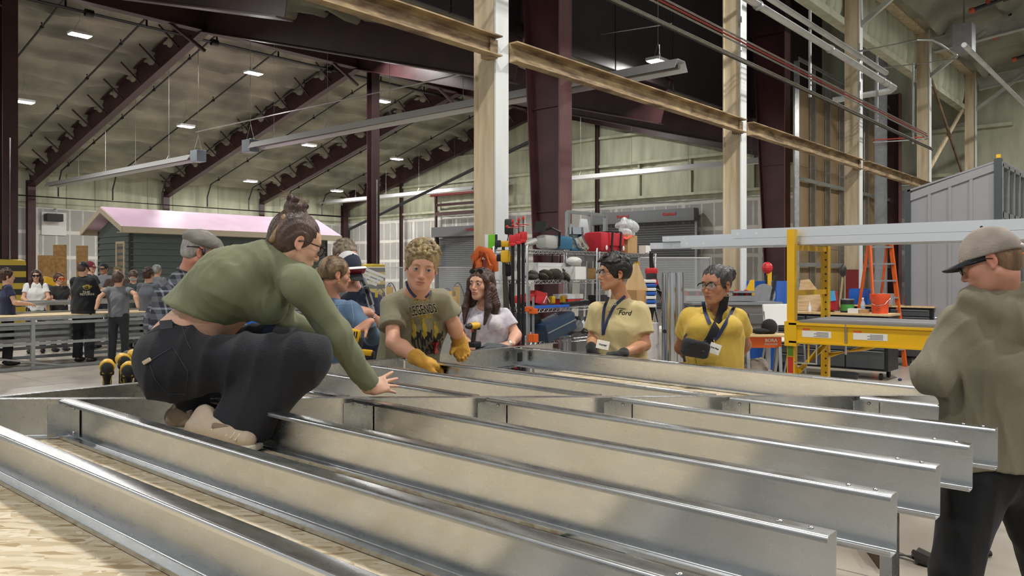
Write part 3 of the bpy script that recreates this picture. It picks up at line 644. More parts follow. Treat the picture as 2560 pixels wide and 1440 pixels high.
# white board and fan heater on the left wall
q = UP  # alias
def LW(px, py, v=VW-.05): return VP(px, py, v)
a = LW(135, 558); t = thing('fan_heater', 'black fan unit on a white board on the left wall', 'heater', a)
obj('white_board', MB().obox((0, 0, -.02), (.9*1.0, .05, .9)), WPL, t); obj('fan_body', MB().obox((-.1, -.3, .2), (.6, .45, .3), None, .03), BLK, t); obj('bracket', MB().tube([(0, -.3, .35), (0, -.3, .55), (0, 0, .55)], .02, 6), GRYM, t)
a = LW(135, 558); t.scale = (1.25, 1, 1.25)
# OSB offcuts leaning on the wall
OSBD = mat('osb_dark', 'c9a26c', .8, c2='a47f50', scale=9)
for k, (x0, x1, yt, Y, tl) in enumerate(((98, 136, 638, 24, 4), (135, 168, 612, 26, 2), (144, 170, 640, 24.6, 9), (193, 222, 614, 26, 3))):
    p0, p1 = P(x0, yt, Y), P(x1, yt, Y); h = p0[2]; w = (p1-p0).length
    pp = Vector(((p0[0]+p1[0])/2, (p0[1]+p1[1])/2, 0)); d = (p1-p0).normalized(); nrm = Vector((d.y, -d.x, 0)).normalized()
    tt = math.radians(tl); mb = MB(); ex = d; ez = Vector((0, 0, 1))*math.cos(tt)-nrm*math.sin(tt)*-.4
    mb.plate([(-w/2, 0), (w/2, 0), (w/2, h), (-w/2, h)], (0, 0, 0), ex, ez, .02)
    o = single('osb_panel', mb, OSBD, ['widest low strand board leaning against the left wall', 'tall narrow strand board left of the red cap', 'shorter strand board leaning in front of the tall one', 'tall strand board standing nearest the small house'][k], 'board'); o.location = pp
# ---------------------------------------------------------------- small house with pink roof
SID = mat('green_grey_siding', '626d6b', .7, var=.06); TRM = mat('house_dark_trim', '2e3537', .6); CRM = mat('cream_trim', 'cfc3ab', .65); PNK = mat('pink_roof_membrane', 'd3b6cb', .45, c2='c4a5bd', scale=1.2)
u0, v0, Lh, Wh = 11.45, 26.0, 7.6, 2.35
h = thing('tiny_house', 'small dark green sided house with a pink roof and cream trim', 'house', B(u0, v0, 0))
def siding(mb, p, q, z0, z1, n, out):   # lapped boards
    hh = (z1-z0)/n
    for i in range(n):
        z = z0+i*hh; o = Vector(out)*.045; o2 = Vector(out)*.004
        mb.add([Vector(p)+o+Vector((0,0,z)), Vector(q)+o+Vector((0,0,z)), Vector(q)+o2+Vector((0,0,z+hh)), Vector(p)+o2+Vector((0,0,z+hh)), Vector(p)+Vector((0,0,z)), Vector(q)+Vector((0,0,z))], [(0,1,2,3), (0,1,5,4)])
m = MB(); siding(m, (0, 0, 0), (Lh, 0, 0), .6, 3.05, 12, (0, -1, 0)); m.box(0, Lh, 0, .1, .6, 3.05); obj('side_wall', m, SID, h)
m = MB(); siding(m, (0, 0, 0), (0, Wh, 0), .6, 3.05, 12, (-1, 0, 0)); m.plate([(0, .6), (Wh, .6), (Wh, 3.05), (Wh/2, 3.55), (0, 3.05)], (.0, 0, 0), (0, 1, 0), (0, 0, 1), .08); obj('gable_wall', m, SID, h)
obj('back_wall', MB().box(0, Lh, Wh-.05, Wh, .6, 3.05).box(Lh-.05, Lh, 0, Wh, .6, 3.3), SID, h)
obj('corner_board', MB().box(-.03, .09, -.04, .06, .6, 3.05), TRM, h); obj('corner_board', MB().box(Lh-.06, Lh+.03, -.04, .06, .6, 3.05), TRM, h); obj('corner_board', MB().box(-.03, .04, Wh-.06, Wh+.03, .6, 3.05), TRM, h)
ov = .42; rp = [(-ov, 3.02), (Wh/2, 3.72), (Wh+ov, 3.02)]
obj('roof', MB().plate([(rp[0][0], rp[0][1]+.1), (rp[1][0], rp[1][1]+.1), (rp[2][0], rp[2][1]+.1), (rp[1][0], rp[1][1]+.02)][:3]+[(rp[1][0], rp[1][1])], (-ov, 0, 0), (0, 1, 0), (0, 0, 1), Lh+2*ov), PNK, h)
m = MB().box(-ov, Lh+ov, -ov-.03, -ov, 2.93, 3.12).box(-ov, Lh+ov, Wh+ov, Wh+ov+.03, 2.93, 3.12)
for s in (0, 1):
    pts = [(-ov, 2.93), (Wh/2, 3.62), (Wh/2, 3.8), (-ov, 3.12)] if s == 0 else [(Wh+ov, 2.93), (Wh/2, 3.62), (Wh/2, 3.8), (Wh+ov, 3.12)]
    m.plate(pts, (-ov-.03, 0, 0), (0, 1, 0), (0, 0, 1), .04)
m.box(-ov, Lh+ov, -ov, 0, 2.93, 2.95); obj('fascia', m, CRM, h)
dr = obj('door_frame', MB().box(-.06, 0, .28, .36, .6, 2.6).box(-.06, 0, .84, .92, .6, 2.6).box(-.06, 0, .28, .92, 2.6, 2.68), CRM, h)
obj('door_leaf', MB().box(-.03, -.01, .36, .84, .6, 2.6), mat('raw_door', '9a8a76', .7), h)
wn = obj('window_frame', MB().box(3.5, 4.5, -.07, -.02, 1.5, 1.58).box(3.5, 4.5, -.07, -.02, 2.6, 2.68).box(3.5, 3.58, -.07, -.02, 1.5, 2.68).box(4.42, 4.5, -.07, -.02, 1.5, 2.68).box(3.96, 4.02, -.07, -.02, 1.5, 2.68).box(3.5, 4.5, -.07, -.02, 2.05, 2.1), WPL, h)
obj('window_pane', MB().box(3.55, 4.45, -.03, -.025, 1.55, 2.63), mat('dark_glass', '3a4246', .1), h)
obj('trailer_base', MB().box(.1, Lh, .1, Wh-.1, .35, .6).box(1, 1.1, .3, 2, 0, .35).box(6, 6.1, .3, 2, 0, .35), BLKM, h)
# ---------------------------------------------------------------- steel floor frames used as tables at left
ZG = mat('zinc_frame', 'a9adae', .42, .75, var=.12)
t = thing('steel_floor_frame', 'long steel lattice table topped with pale boards, in front of the group at left', 'table', B(6.0, 15.0, 0))
L0, L1 = -9.0, 9.5
obj('deck_board', MB().box(L0, L1, .25, 1.35, .945, .965), mat('deck_ply', 'd9c7a4', .7, c2='cbb48b', scale=2), t)
obj('top_channel', MB().box(L0, L1, 1.3, 1.36, .93, 1.0).box(L0, L1, -.02, .02, .9, .955), ZG, t)
m = MB()
for z in (.03, .47, .84): m.box(L0, L1, -.03, .03, z-.025, z+.025)
obj('front_rail', m, ZG, t)
for i in range(15): x = L0+.3+i*1.28; obj('upright', MB().box(x-.03, x+.03, -.035, .03, 0, .94).box(x-.02, x+.02, 1.28, 1.34, 0, .94), ZG, t)
m = MB()
for k in range(2): m.bar((-2.6-4*k, -.03, .45), (-.55-4*k, -.03, .04), .03, .05, (0, 1, 0))
obj('brace', m, ZG, t)
m = MB()
for z in (.1, .28, .5, .62, .74):
    m.box(L0, L1, 1.28, 1.34, z-.03, z+.03)
    if z > .3: m.box(L0, L1, .66, .7, z-.05, z+.02)
obj('rear_rail', m, ZG, t)
for i in range(15): x = L0+.9+i*1.28; obj('cross_rail', MB().box(x-.02, x+.02, 0, 1.3, .82, .88), ZG, t)
t.scale = (1, 1, .93)
t = thing('steel_floor_frame', 'second steel frame table behind, with the white-shirted person standing at it', 'table', B(7.3, 16.3, 0))
m = MB().box(-4.0, 3.2, -.03, .03, 1.04, 1.1).box(-4, 3.2, .97, 1.03, 1.04, 1.1); obj('side_channel', m, ZG, t)
obj('cross_rail', MB().box(-4, -3.94, 0, 1, 1.04, 1.09).box(-2, -1.94, 0, 1, 1.04, 1.09).box(.6, .66, 0, 1, 1.04, 1.09).box(3.1, 3.16, 0, 1, 1.04, 1.09), ZG, t)
for x in (-3.9, -.5, .9, 3.0):
    for y in (0, 1): obj('leg', MB().box(x-.04, x+.04, y-.04, y+.04, 0, 1.04), ZG, t)
# miter saw behind the group
a = on(112, 690, 19.5); t = thing('miter_saw', 'yellow and grey mitre saw on a stand behind the group at left', 'saw', a)
obj('stand', MB().box(-.5, .5, -.05, .05, .85, .9).bar((-.4, 0, 0), (-.35, 0, .85), .05, .05).bar((.4, 0, 0), (.35, 0, .85), .05, .05), GRYM, t)
obj('blade_guard', MB().lathe([(.02, -.05), (.2, -.05), (.2, .05), (.02, .05)], (0, 0, 1.3), (0, 1, 0)), GRYM, t, 40)
obj('motor', MB().obox((.15, 0, 1.42), (.4, .2, .18), R3(0, 20, 0), .03).obox((-.2, 0, 1.38), (.25, .12, .1), R3(0, -30, 0), .02), YTL, t)
obj('blade', MB().lathe([(.01, -.004), (.16, -.004), (.16, .004), (.01, .004)], (0, -.07, 1.26), (0, 1, 0), 20), mat('tool_steel', '8d8f90'), t)
# tool tray and drills beyond the frame at left
a = P(300, 962, 3.7); tz = a[2]-.10
st = thing('tool_stand', 'low stand carrying the black tray of drills', 'stand', on(300, 960, 3.7)+Vector((.25, .35, 0)))
obj('stand_top', MB().obox((0, 0, tz-.03), (.9, .5, .03)), WOOD, st)
for sx in (-.4, .4):
    for sy in (-.2, .2): obj('leg', MB().bar((sx, sy, 0), (sx, sy, tz-.045), .04, .04), ZG, st)
Rv = Matrix.Rotation(-AZ, 3, 'Z')
tr = thing('tool_tray', 'black plastic tray holding cordless drills at the left edge of the frame', 'tray', on(290, 960, 3.78, tz-.014), -AZ)
obj('tray_body', MB().box(-.15, .2, -.09, .09, 0, .006).box(-.15, -.143, -.09, .09, 0, .055).box(.193, .2, -.09, .09, 0, .055).box(-.15, .2, -.09, -.083, 0, .055).box(-.15, .2, .083, .09, 0, .055).box(-.165, -.15, -.095, .095, .048, .055), BLK, tr)
def drill(loc, rotz, lab, lean=0, group='cordless drills'):
    t = thing('cordless_drill', lab, 'drill', loc, rotz, group); t.rotation_euler = (0, math.radians(lean), rotz)
    # seen from behind: handle up from battery, body on top pointing away (+y)
    obj('battery', MB().obox((0, .0, .025), (.075, .12, .05), None, .012), BLK, t)
    obj('handle', MB().sweep([(.019*math.cos(a_), .025*math.sin(a_)) for a_ in [i*math.pi/5 for i in range(10)]], (0, .02, .05), (0, -.0, .16), (0, 1, 0)), RUB, t, 50)
    obj('handle_trim', MB().tube([(-.014, -.022, .085), (-.014, -.024, .12), (-.02, -.025, .15)], .0015, 4).tube([(.014, -.022, .085), (.014, -.024, .12), (.02, -.025, .15)], .0015, 4).tube([(-.014, -.022, .085), (.014, -.022, .085)], .0015, 4).tube([(-.014, -.02, .07), (.014, -.02, .07)], .0015, 4), YTL, t)
    bd = obj('body_shell', MB().lathe([(.02, -.055), (.032, -.05), (.034, .0), (.03, .07)], (0, 0, .19), (0, 1, 0), 16), YTL, t, 40)
    obj('rear_cap', MB().lathe([(.004, -.075), (.024, -.07), (.029, -.05), (.029, -.03)], (0, 0, .187), (0, 1, 0), 16).obox((0, -.045, .165), (.06, .03, .025), None, .01), BLK, t, 40)
    obj('badge', MB().obox((0, -.0625, .167), (.04, .003, .009), None, .001), YTL, t)
    obj('chuck', MB().lathe([(.027, .07), (.024, .09), (.02, .12), (.01, .13)], (0, 0, .19), (0, 1, 0), 14), BLK, t, 40)
    obj('trigger', MB().obox((0, .03, .15), (.015, .02, .03), None, .004), RED, t)
    return t
for px, Y, dz, lab, rz in ((268, 3.72, 0, 'cordless drill standing alone at the left of the tray', 0), (308, 3.9, .01, 'cordless drill behind the middle one in the tray', .1), (321, 3.62, 0, 'front cordless drill in the middle of the tray', -.05), (352, 4.0, .02, 'cordless drill at the tray end, half hidden by the jeans', .6)):
    d = drill(on(px, 960, Y, tz-.007+dz), -AZ+rz+.46, lab)
t = thing('battery_pack', 'yellow battery pack lying in the black tray', 'battery', on(268, 960, 3.6, tz+.03), -AZ+.2); obj('shell', MB().obox((0, 0, .0), (.11, .08, .04), R3(10, 0, 0), .012), YTL, t); obj('slot', MB().obox((.01, -.042, .0), (.04, .004, .008), R3(10, 0, 0)), BLK, t)

# ---------------------------------------------------------------- scaffold with bundle of steel studs
su, sv = 6.2, 2.43
s = thing('rolling_scaffold', 'yellow rolling scaffold with a grey deck, holding long steel studs', 'scaffold', B(su, sv, 0))
def post(x, y):
    m = MB().box(x-.03, x+.03, y-.03, y+.03, .15, 1.97)
    obj('post', m, YEL, s); 
    obj('caster', MB().lathe([(.02, -.025), (.07, -.02), (.07, .02), (.02, .025)], (x, y, .07), (0, 1, 0), 16), RUB, s, 40)
for y in (0, -1.85):
    for x in (0, .74): post(x, y)
    for z in (1.83, 1.47, .45): obj('rung', MB().box(.03, .71, y-.02, y+.02, z-.02, z+.02), YEL, s)
    pass
m = MB()
for x in (0, .74):
    for i in range(28): m.lathe([(.008, -.001), (.008, .001)], (x-.0305 if x else x+.0305, -.012, .3+i*.06), (1, 0, 0), 8)
o = obj('pin_hole', m, BLK, s); o['kind'] = 'stuff'
for x in (-.035, .775):
    obj('deck_beam', MB().box(x-.02, x+.02, -1.9, -.0, 1.09, 1.235).box(x-.035, x+.035, -1.9, 0, 1.225, 1.24).box(x-.035, x+.035, -1.9, 0, 1.085, 1.1), YEL, s)
obj('corner_plate', MB().box(-.07, -.0, -.06, .035, 1.06, 1.25), YEL, s); obj('corner_plate', MB().box(.74, .81, -.06, .035, 1.06, 1.25), YEL, s)
obj('deck', MB().box(-.0, .75, -1.85, -.04, 1.24, 1.258), mat('grey_deck', '77787a', .6), s)
STK = mat('sticker_white', 'e4e2dc', .5)
obj('warning_label', MB().box(-.0565, -.055, -.32, -.10, 1.135, 1.185), STK, s, None, 'white warning sticker'); obj('warning_label', MB().box(-.0565, -.055, -.72, -.48, 1.135, 1.185), STK, s, None, 'white warning sticker')
obj('orange_label', MB().box(-.0575, -.0565, -.16, -.105, 1.187, 1.2), ORS, s); obj('orange_label', MB().box(-.0575, -.0565, -.54, -.48, 1.187, 1.2), ORS, s)
for yy in (-.21, -.6):
    for k in range(4): obj('fine_print', MB().box(-.0575, -.0565, yy-.09, yy+.02-.02*(k % 2), 1.142+k*.01, 1.145+k*.01), INK, s)
SG, SR = mat('sticker_green', '5f8f3a', .5), mat('sticker_red', 'b8322c', .5)
obj('post_sticker', MB().box(-.0325, -.031, -.02, .022, .98, 1.13), SG, s, None, 'green sticker'); obj('post_sticker', MB().box(-.0325, -.031, -.02, .022, .78, .97), SR, s, None, 'red sticker'); obj('post_sticker', MB().box(-.0325, -.031, -.02, .022, 1.135, 1.17), ORS, s, None, 'orange sticker')
def curve(a, b, c, n=10): return [Vector(a)*(1-t)**2+Vector(b)*2*t*(1-t)+Vector(c)*t*t for t in [i/n for i in range(n+1)]]
obj('curved_brace', MB().tube([(0.03, -.04, .86), (.45, -.04, .98)]+curve((.5, -.04, .99), (.68, -.04, 1.02), (.69, -.04, 1.2), 6), .024, 10), YEL, s, 60)
obj('curved_brace', MB().tube([(.74, -.04, .93), (.74, -.3, 1.0)]+curve((.74, -.34, 1.01), (.74, -.46, 1.04), (.74, -.47, 1.15), 6), .022, 10), YEL, s, 60)
for y, m_ in ((-.1, YEL), (-.16, CHR)): obj('latch', MB().tube([(-.03, -.03, 1.08), (-.03, y-.04, 1.08), (-.03, y-.04, .93), (-.03, -.03, .93)], .008, 6), m_, s, None, 'wire latch handle')
obj('clamp_pin', MB().tube([(-.065, -.43, 1.02), (-.065, -.43, 1.25)], .008, 6), CHR, s, None, 'vertical steel pin')
STUD = mat('bundle_steel', 'dfe4e8', .28, .55)
for k, (u, z, v1, w, hh) in enumerate(((su+.12, 1.852, 3.45, .09, .06), (su+.36, 1.852, 3.9, .09, .055), (su+.6, 1.852, 3.6, .09, .055), (su+.14, 1.914, 2.98, .12, .075), (su+.33, 1.914, 3.75, .1, .05), (su+.5, 1.914, 2.9, .09, .07), (su+.62, 1.914, 3.2, .09, .06))):
    pr = [(-w/2, 0), (w/2, 0), (w/2, hh), (w/2-.02, hh), (w/2-.03, hh-.012), (-w/2+.03, hh-.012), (-w/2+.02, hh), (-w/2, hh)]
    t = single('steel_stud', MB().sweep(pr, (u, v1, z+.002), (u, -1.6, z+.002)), STUD, ['longest lower front steel stud lying on the scaffold', 'second stud on the scaffold, its bare end reaching furthest left', 'lower back steel stud on the scaffold', 'broad top front steel stud lying on the scaffold', 'top middle stud reaching out far left over the door', 'top inner steel stud between the broad ones', 'top back steel stud on the scaffold'][k], 'steel stud', 'steel studs stacked on the scaffold')
    obj('end_hole', MB().lathe([(.012, -.001), (.012, .001)], (u-w/2, v1-.06, z+hh*.5), (1, 0, 0), 10).lathe([(.012, -.001), (.012, .001)], (u-w/2, v1-.22, z+hh*.5), (1, 0, 0), 10), WPL, t)
# ---------------------------------------------------------------- rolling tool chests
def chest(name, label, u, v0, W_, D_, H_, cols, wood=True):
    """front faces -u, runs from v0 towards -v"""
    t = thing(name, label, 'tool chest', B(u, v0, 0))
    obj('body', MB().box(.02, D_, -W_, 0, .14, H_-.03), BLKM, t)
    obj('top', MB().box(-.02, D_+.02, -W_-.03, .03, H_-.03, H_), WOOD if wood else BLKM, t)
    y = -.06
    for w, hs in cols:
        z = .17; tot = sum(hs); av = H_-.03-.2
        for hh in hs:
            dz = av*hh/tot; d = obj('drawer', MB().obox((.0, y-w/2, z+dz/2), (.03, w-.02, dz-.012), None, .006), DKG, t)
            obj('pull', MB().box(-.028, -.014, y-w+.03, y-.03, z+dz-.022, z+dz-.012), GRYM, d)
            z += dz
        y -= w
    for x in (.08, D_-.08):
        for yy in (-.12, -W_+.12):
            c = obj('caster', MB().lathe([(.01, -.02), (.05, -.02), (.05, .02), (.01, .02)], (x, yy, .055), (0, 1, 0), 14), RUB, t, 40)
    obj('side_handle', MB().tube([(.1, -W_-.02, H_-.2), (.1, -W_-.06, H_-.2), (.4, -W_-.06, H_-.2), (.4, -W_-.02, H_-.2)], .012, 6), CHR, t)
    return t
cu, cv = 12.84, 5.42
chest('tool_chest', 'long dark grey rolling tool chest with a wooden top, behind the yellow scaffold', cu, cv, 1.85, .55, 1.01, ((.55, (3, 3, 2, 2, 1.5, 1.5, 2)), (.62, (4, 4, 2, 2)), (.58, (4, 3, 2, 2))))
chest('tool_chest', 'second dark tool chest behind the orange ladder', 15.2, 4.9, 1.4, .5, 1.06, ((.65, (3, 2, 2, 1.5, 1.5)), (.65, (3, 2, 2, 1.5, 1.5))))
def top(px, Y=12.5, z=1.01):
    a = (px-CX)/FPX; u = cu+.25; Yv = u/(sT+cT*a); return Vector((u, Yv*(cT-sT*a), z))
p = top(2200); t = thing('bucket', 'orange plastic bucket with scribbled black writing on the tool chest', 'bucket', p)
obj('pail', MB().lathe([(.115, 0), (.13, .2), (.145, .22), (.15, .30), (.135, .30), (.125, .21), (.11, .01)], (0, 0, 0), n=28), ORB, t, 40)
obj('marker_scribble', MB().tube([(-.14, .02, .13), (-.138, .0, .115), (-.138, -.03, .12)], .003, 4).tube([(-.135, .03, .08), (-.132, 0, .07), (-.132, -.03, .085), (-.132, -.06, .07)], .003, 4).tube([(-.13, .03, .05), (-.128, -.05, .045)], .003, 4), INK, t)
obj('bail', MB().tube([(0, -.15, .24), (-.1, -.1, .15), (-.14, 0, .12), (-.1, .1, .15), (0, .15, .24)], .004, 6), CHR, t)
p = top(2118); t = thing('paint_can', 'black and green paint can on the tool chest', 'can', p)
obj('can_body', MB().lathe([(.1, 0), (.1, .2), (.095, .205)], (0, 0, 0), n=24), BLK, t, 40); obj('label_band', MB().lathe([(.101, .03), (.101, .13)], (0, 0, 0), n=24), mat('label_green', '3f8a3a', .5), t, 40); obj('lid', MB().lathe([(.102, .2), (.102, .215), (.09, .215), (.088, .21)], (0, 0, 0), n=24), GRYM, t, 40)
p = top(2157); t = thing('water_bottle', 'clear plastic water bottle beside the orange bucket', 'bottle', p)
obj('bottle_body', MB().lathe([(.03, 0), (.034, .02), (.034, .15), (.014, .2), (.014, .22)], (0, 0, 0), n=16), CLR, t, 50); obj('cap', MB().lathe([(.016, .215), (.016, .24)], (0, 0, 0), n=12), WPL, t); obj('label_band', MB().lathe([(.035, .07), (.035, .12)], (0, 0, 0), n=16), mat('pale_blue', '9db4c8', .5), t)
single('white_box', MB().obox(top(2143)+Vector((-.12, 0, .035)), (.14, .17, .07)), WPL, 'small white carton lying beside the paint can', 'box')
single('tape_box', MB().obox(top(2166)+Vector((-.12, 0, .03)), (.14, .12, .06)), CRD, 'flat brown carton beside the orange bucket', 'box')
p = top(2075); t = thing('red_case', 'tilted red box with a label on the tool chest', 'box', p); obj('shell', MB().obox((0, 0, .17), (.12, .24, .3), R3(-8, 0, 0), .01), mat('deep_red', '9c1f2b', .5), t); obj('paper_label', MB().obox((-.065, .01, .1), (.004, .12, .1), R3(-8, 0, 0)), RED, t); obj('blue_tag', MB().obox((-.065, -.06, .26), (.01, .09, .16), R3(-8, 0, 0)), mat('tag_blue', '4aa3d8', .5), t)
single('glue_bottle', MB().lathe([(.03, 0), (.035, .06), (.01, .12), (.004, .16)], top(2024), n=14), WPL, 'small white glue bottle on the tool chest by the plywood', 'bottle', smooth=50)
single('plywood_offcut', MB().plate([(0, 0), (.62, 0), (.16, .52), (.02, .5)], top(1985)+Vector((.12, 0, .0)), (0, -1, 0), (.25, 0, 1), .02), mat('plywood_face', 'd6ba90', .6, c2='bd9a69', scale=4, stretch=(1, 1, 6)), 'triangular plywood offcut leaning on the chest top', 'board')
# orange step ladder
a = on(2200, 800, 14.3); t = thing('step_ladder', 'orange step ladder with grey treads behind the tool chest', 'ladder', a, -AZ+math.radians(8))
for sx in (-1, 1):
    obj('front_rail', MB().bar((sx*.27, -.32, 0), (sx*.2, .0, 2.25), .03, .08), ORS, t); obj('rear_rail', MB().bar((sx*.23, .55, 0), (sx*.18, .06, 2.2), .03, .05), ORS, t)
for k in range(7):
    f = (k+1)*.3/2.25; obj('tread', MB().obox((0, -.32+.32*f+.0, 2.25*f), (.52-.13*f, .09, .03)), GRYM, t)
obj('top_cap', MB().obox((0, .03, 2.26), (.42, .2, .04)), ORS, t)
# ---------------------------------------------------------------- grey shed panel at right
GB = mat('grey_board_siding', '8d8d92', .6, var=.05, scale=2); DT = mat('slate_trim', '3d4649', .55)
gu, gv = 15.3, 3.87; g = thing('grey_shed', 'tall grey board-and-batten shed with slate corner trim behind the man in the hoodie', 'shed', B(gu, gv, 0))
Wg = 1.28; z0, z1 = 3.05, 3.47
obj('front_wall', MB().plate([(0, .1), (-Wg, .1), (-Wg, z1), (0, z0)], (0, 0, 0), (0, 1, 0), (0, 0, 1), .04), GB, g)
for i in range(1, 4): y = -Wg*i/4+.02; obj('batten', MB().plate([(y+.025, .1), (y-.025, .1), (y-.025, z0+(z1-z0)*(-y/Wg)), (y+.025, z0+(z1-z0)*(-y/Wg))], (-.025, 0, 0), (0, 1, 0), (0, 0, 1), .02), GB, g)
obj('corner_trim', MB().box(-.04, .05, -.0, .09, .0, z0+.06), DT, g); obj('corner_trim', MB().box(-.05, .05, -Wg-.11, -Wg, .0, z1+.06), DT, g)
obj('top_board', MB().plate([(0, z0-.14), (-Wg, z1-.14), (-Wg, z1), (0, z0)], (-.03, 0, 0), (0, 1, 0), (0, 0, 1), .02), GB, g)
obj('cross_seam', MB().box(-.046, -.03, -Wg, 0, 2.3, 2.315), WPL, g)
DGL = mat('smoked_panel', '5f625f', .3, .3)
obj('side_panel', MB().box(.05, 2.2, -Wg-.06, -Wg-.03, .1, 3.5), DGL, g)
m = MB()
for x in (.05, .6, 1.15, 1.7, 2.2):
    m.box(x-.04, x+.04, -Wg-.12, -Wg-.06, .1, 3.45)
m.box(0, 2.2, -Wg-.12, -Wg-.06, 2.55, 2.65); m.box(0, 2.2, -Wg-.12, -Wg-.06, 3.4, 3.48)
obj('side_studs', m, GRYM, g)
obj('roof_deck', MB().plate([(.05, z0+.02), (-Wg-.1, z1+.02), (-Wg-.1, z1+.05), (.05, z0+.05)], (-.04, 0, 0), (0, 1, 0), (0, 0, 1), 2.3), GB, g)
obj('corner_cap', MB().obox((0, -Wg-.06, z1+.1), (.06, .06, .06)), YEL, g)
# orange barrier rail at right edge
t = thing('orange_barrier', 'orange barrier rail at the right edge beside the cap', 'barrier', on(2560, 660, 11)); 
obj('rail', MB().tube([(-.5, .4, 1.9), (.6, -.8, 1.9)], .02, 6).tube([(-.5, .4, 1.75), (.6, -.8, 1.75)], .02, 6).tube([(0, -.13, 0), (0, -.13, 1.9)], .02, 6), ORS, t)
# ---------------------------------------------------------------- sawhorse, bag, chair, machine carts between woman and scaffold
a = on(1905, 850, 9.6); t = thing('sawhorse', 'orange and grey folding sawhorse with a plywood top, right of the woman in yellow', 'sawhorse', a, -AZ)
obj('beam', MB().obox((0.02, 0, .80), (.42, .05, .13), None, .01), ORS, t)
for sx in (-.18, .2):
    for sy in (-.18, .22): obj('leg', MB().bar((sx, sy*.2, .75), (sx-.02, sy, .06), .035, .05), GRYM, t)
obj('foot', MB().obox((-.2, -.17, .15), (.05, .04, .3), R3(-6, 0, 0), .01), ORS, t)
obj('plywood_top', MB().obox((.02, .05, .885), (.62, .42, .02)), WOOD, t)
lettering('brand_lettering', 'BORA', .055, WINK, t, (.1, -.028, .825), (1, 0, 0), (0, 0, 1), bold=.001); lettering('brand_lettering', 'SPEEDHORSE', .028, WINK, t, (.1, -.028, .78), (1, 0, 0), (0, 0, 1))
t = thing('tool_bag', 'black cloth bag slumped on the plywood of the sawhorse', 'bag', a+Vector((0,0,.897)), -AZ); obj('bag_body', MB().ball((.12, .1, .08), (.1, .08, .1), 12).ball((0, .06, .035), (.13, .06, .035), 10), mat('black_cloth', '202124', .9, bump=.5, bscale=20), t, 60)
t = thing('folding_chair', 'white plastic chair behind the sawhorse', 'chair', on(1940, 800, 11.2), -AZ+.3); obj('backrest', MB().obox((0, 0, 1.05), (.42, .03, .3), R3(-8, 0, 0), .03), WPL, t); obj('seat', MB().obox((0, -.2, .72), (.42, .4, .03), None, .01), WPL, t)
for sx in (-.2, .2): obj('leg', MB().tube([(sx, .0, 1.1), (sx, -.05, .7), (sx, .15, 0)], .014, 6).tube([(sx, -.35, .7), (sx, -.4, 0)], .014, 6), GRYM, t)
t = thing('blue_crate', 'tall blue plastic bin right of the machine cart', 'bin', on(1912, 760, 13.6)); obj('bin_body', MB().box(-.35, .35, -.35, .35, .9, 1.5).box(-.3, .3, -.3, .3, 0, .9), BLU, t)
t = thing('machine_cart', 'grey workbench with drawers and machines behind the woman in yellow', 'workbench', on(1830, 760, 12.2), -AZ)
obj('bench_body', MB().obox((0, 0, .85), (1.25, .5, .62), None, .01), mat('bench_taupe', '7d7a76', .5), t)
obj('bench_top', MB().obox((0, 0, 1.18), (1.35, .6, .04)), GRYM, t)
for sx in (-.55, .55): obj('leg', MB().bar((sx, 0, 0), (sx, 0, .56), .06, .06), GRYM, t)
for k in range(3): obj('organizer_drawer', MB().obox((-.3+k*.3, -.27, .95), (.27, .06, .16), None, .02), mat('bench_dark', '5f5d5b', .5), t)
t = thing('clamp_fixture', 'row of small red-capped clamps on the machine bench', 'fixture', on(1800, 700, 12.2, 1.2), -AZ)
obj('base_plate', MB().obox((0, 0, .05), (1.1, .25, .08)), GRYM, t)
for k in range(7): obj('red_cap', MB().lathe([(.03, .09), (.035, .17), (.02, .18)], (-.5+k*.15, 0, 0), n=10), RED, t)
t = thing('yellow_stop', 'yellow triangular guard plate on the bench behind the woman in yellow', 'guard', on(1875, 705, 12.4, 1.2), -AZ); obj('plate', MB().plate([(-.15, 0), (.06, 0), (.06, .33), (.0, .33)], (0, 0, 0), (1, 0, 0), (0, 0, 1), .03), YEL, t); obj('blade_wheel', MB().lathe([(.02, -.02), (.17, -.02), (.17, .02), (.02, .02)], (.22, 0, .1), (0, 1, 0), 20), GRYM, t, 40); obj('fin', MB().obox((.36, 0, .2), (.05, .04, .4), R3(0, 12, 0)), BLK, t)
t = thing('impact_tool', 'red and yellow tool leaning beside the big maroon column', 'tool', on(1918, 690, 13.2), -AZ); obj('tool_head', MB().ball((0, 0, 1.72), (.09, .09, .1), 12), RED, t); obj('tool_body', MB().obox((.03, 0, 1.55), (.07, .07, .35)), YTL, t); obj('pole', MB().bar((-.05, 0, 0), (.0, 0, 1.6), .04, .04), BLKM, t)
# grinder hanging on third column
q = VP(2113, 705, 5.85); t = thing('angle_grinder', 'tool with a wooden handle hung on the red painted column band', 'tool', q); obj('head', MB().ball((-.15, 0, .25), (.1, .08, .14), 12), mat('tool_dark', '4b4643'), t, 60); obj('handle', MB().bar((-.15, 0, .15), (-.05, .1, -.55), .03, .03), WOOD, t)
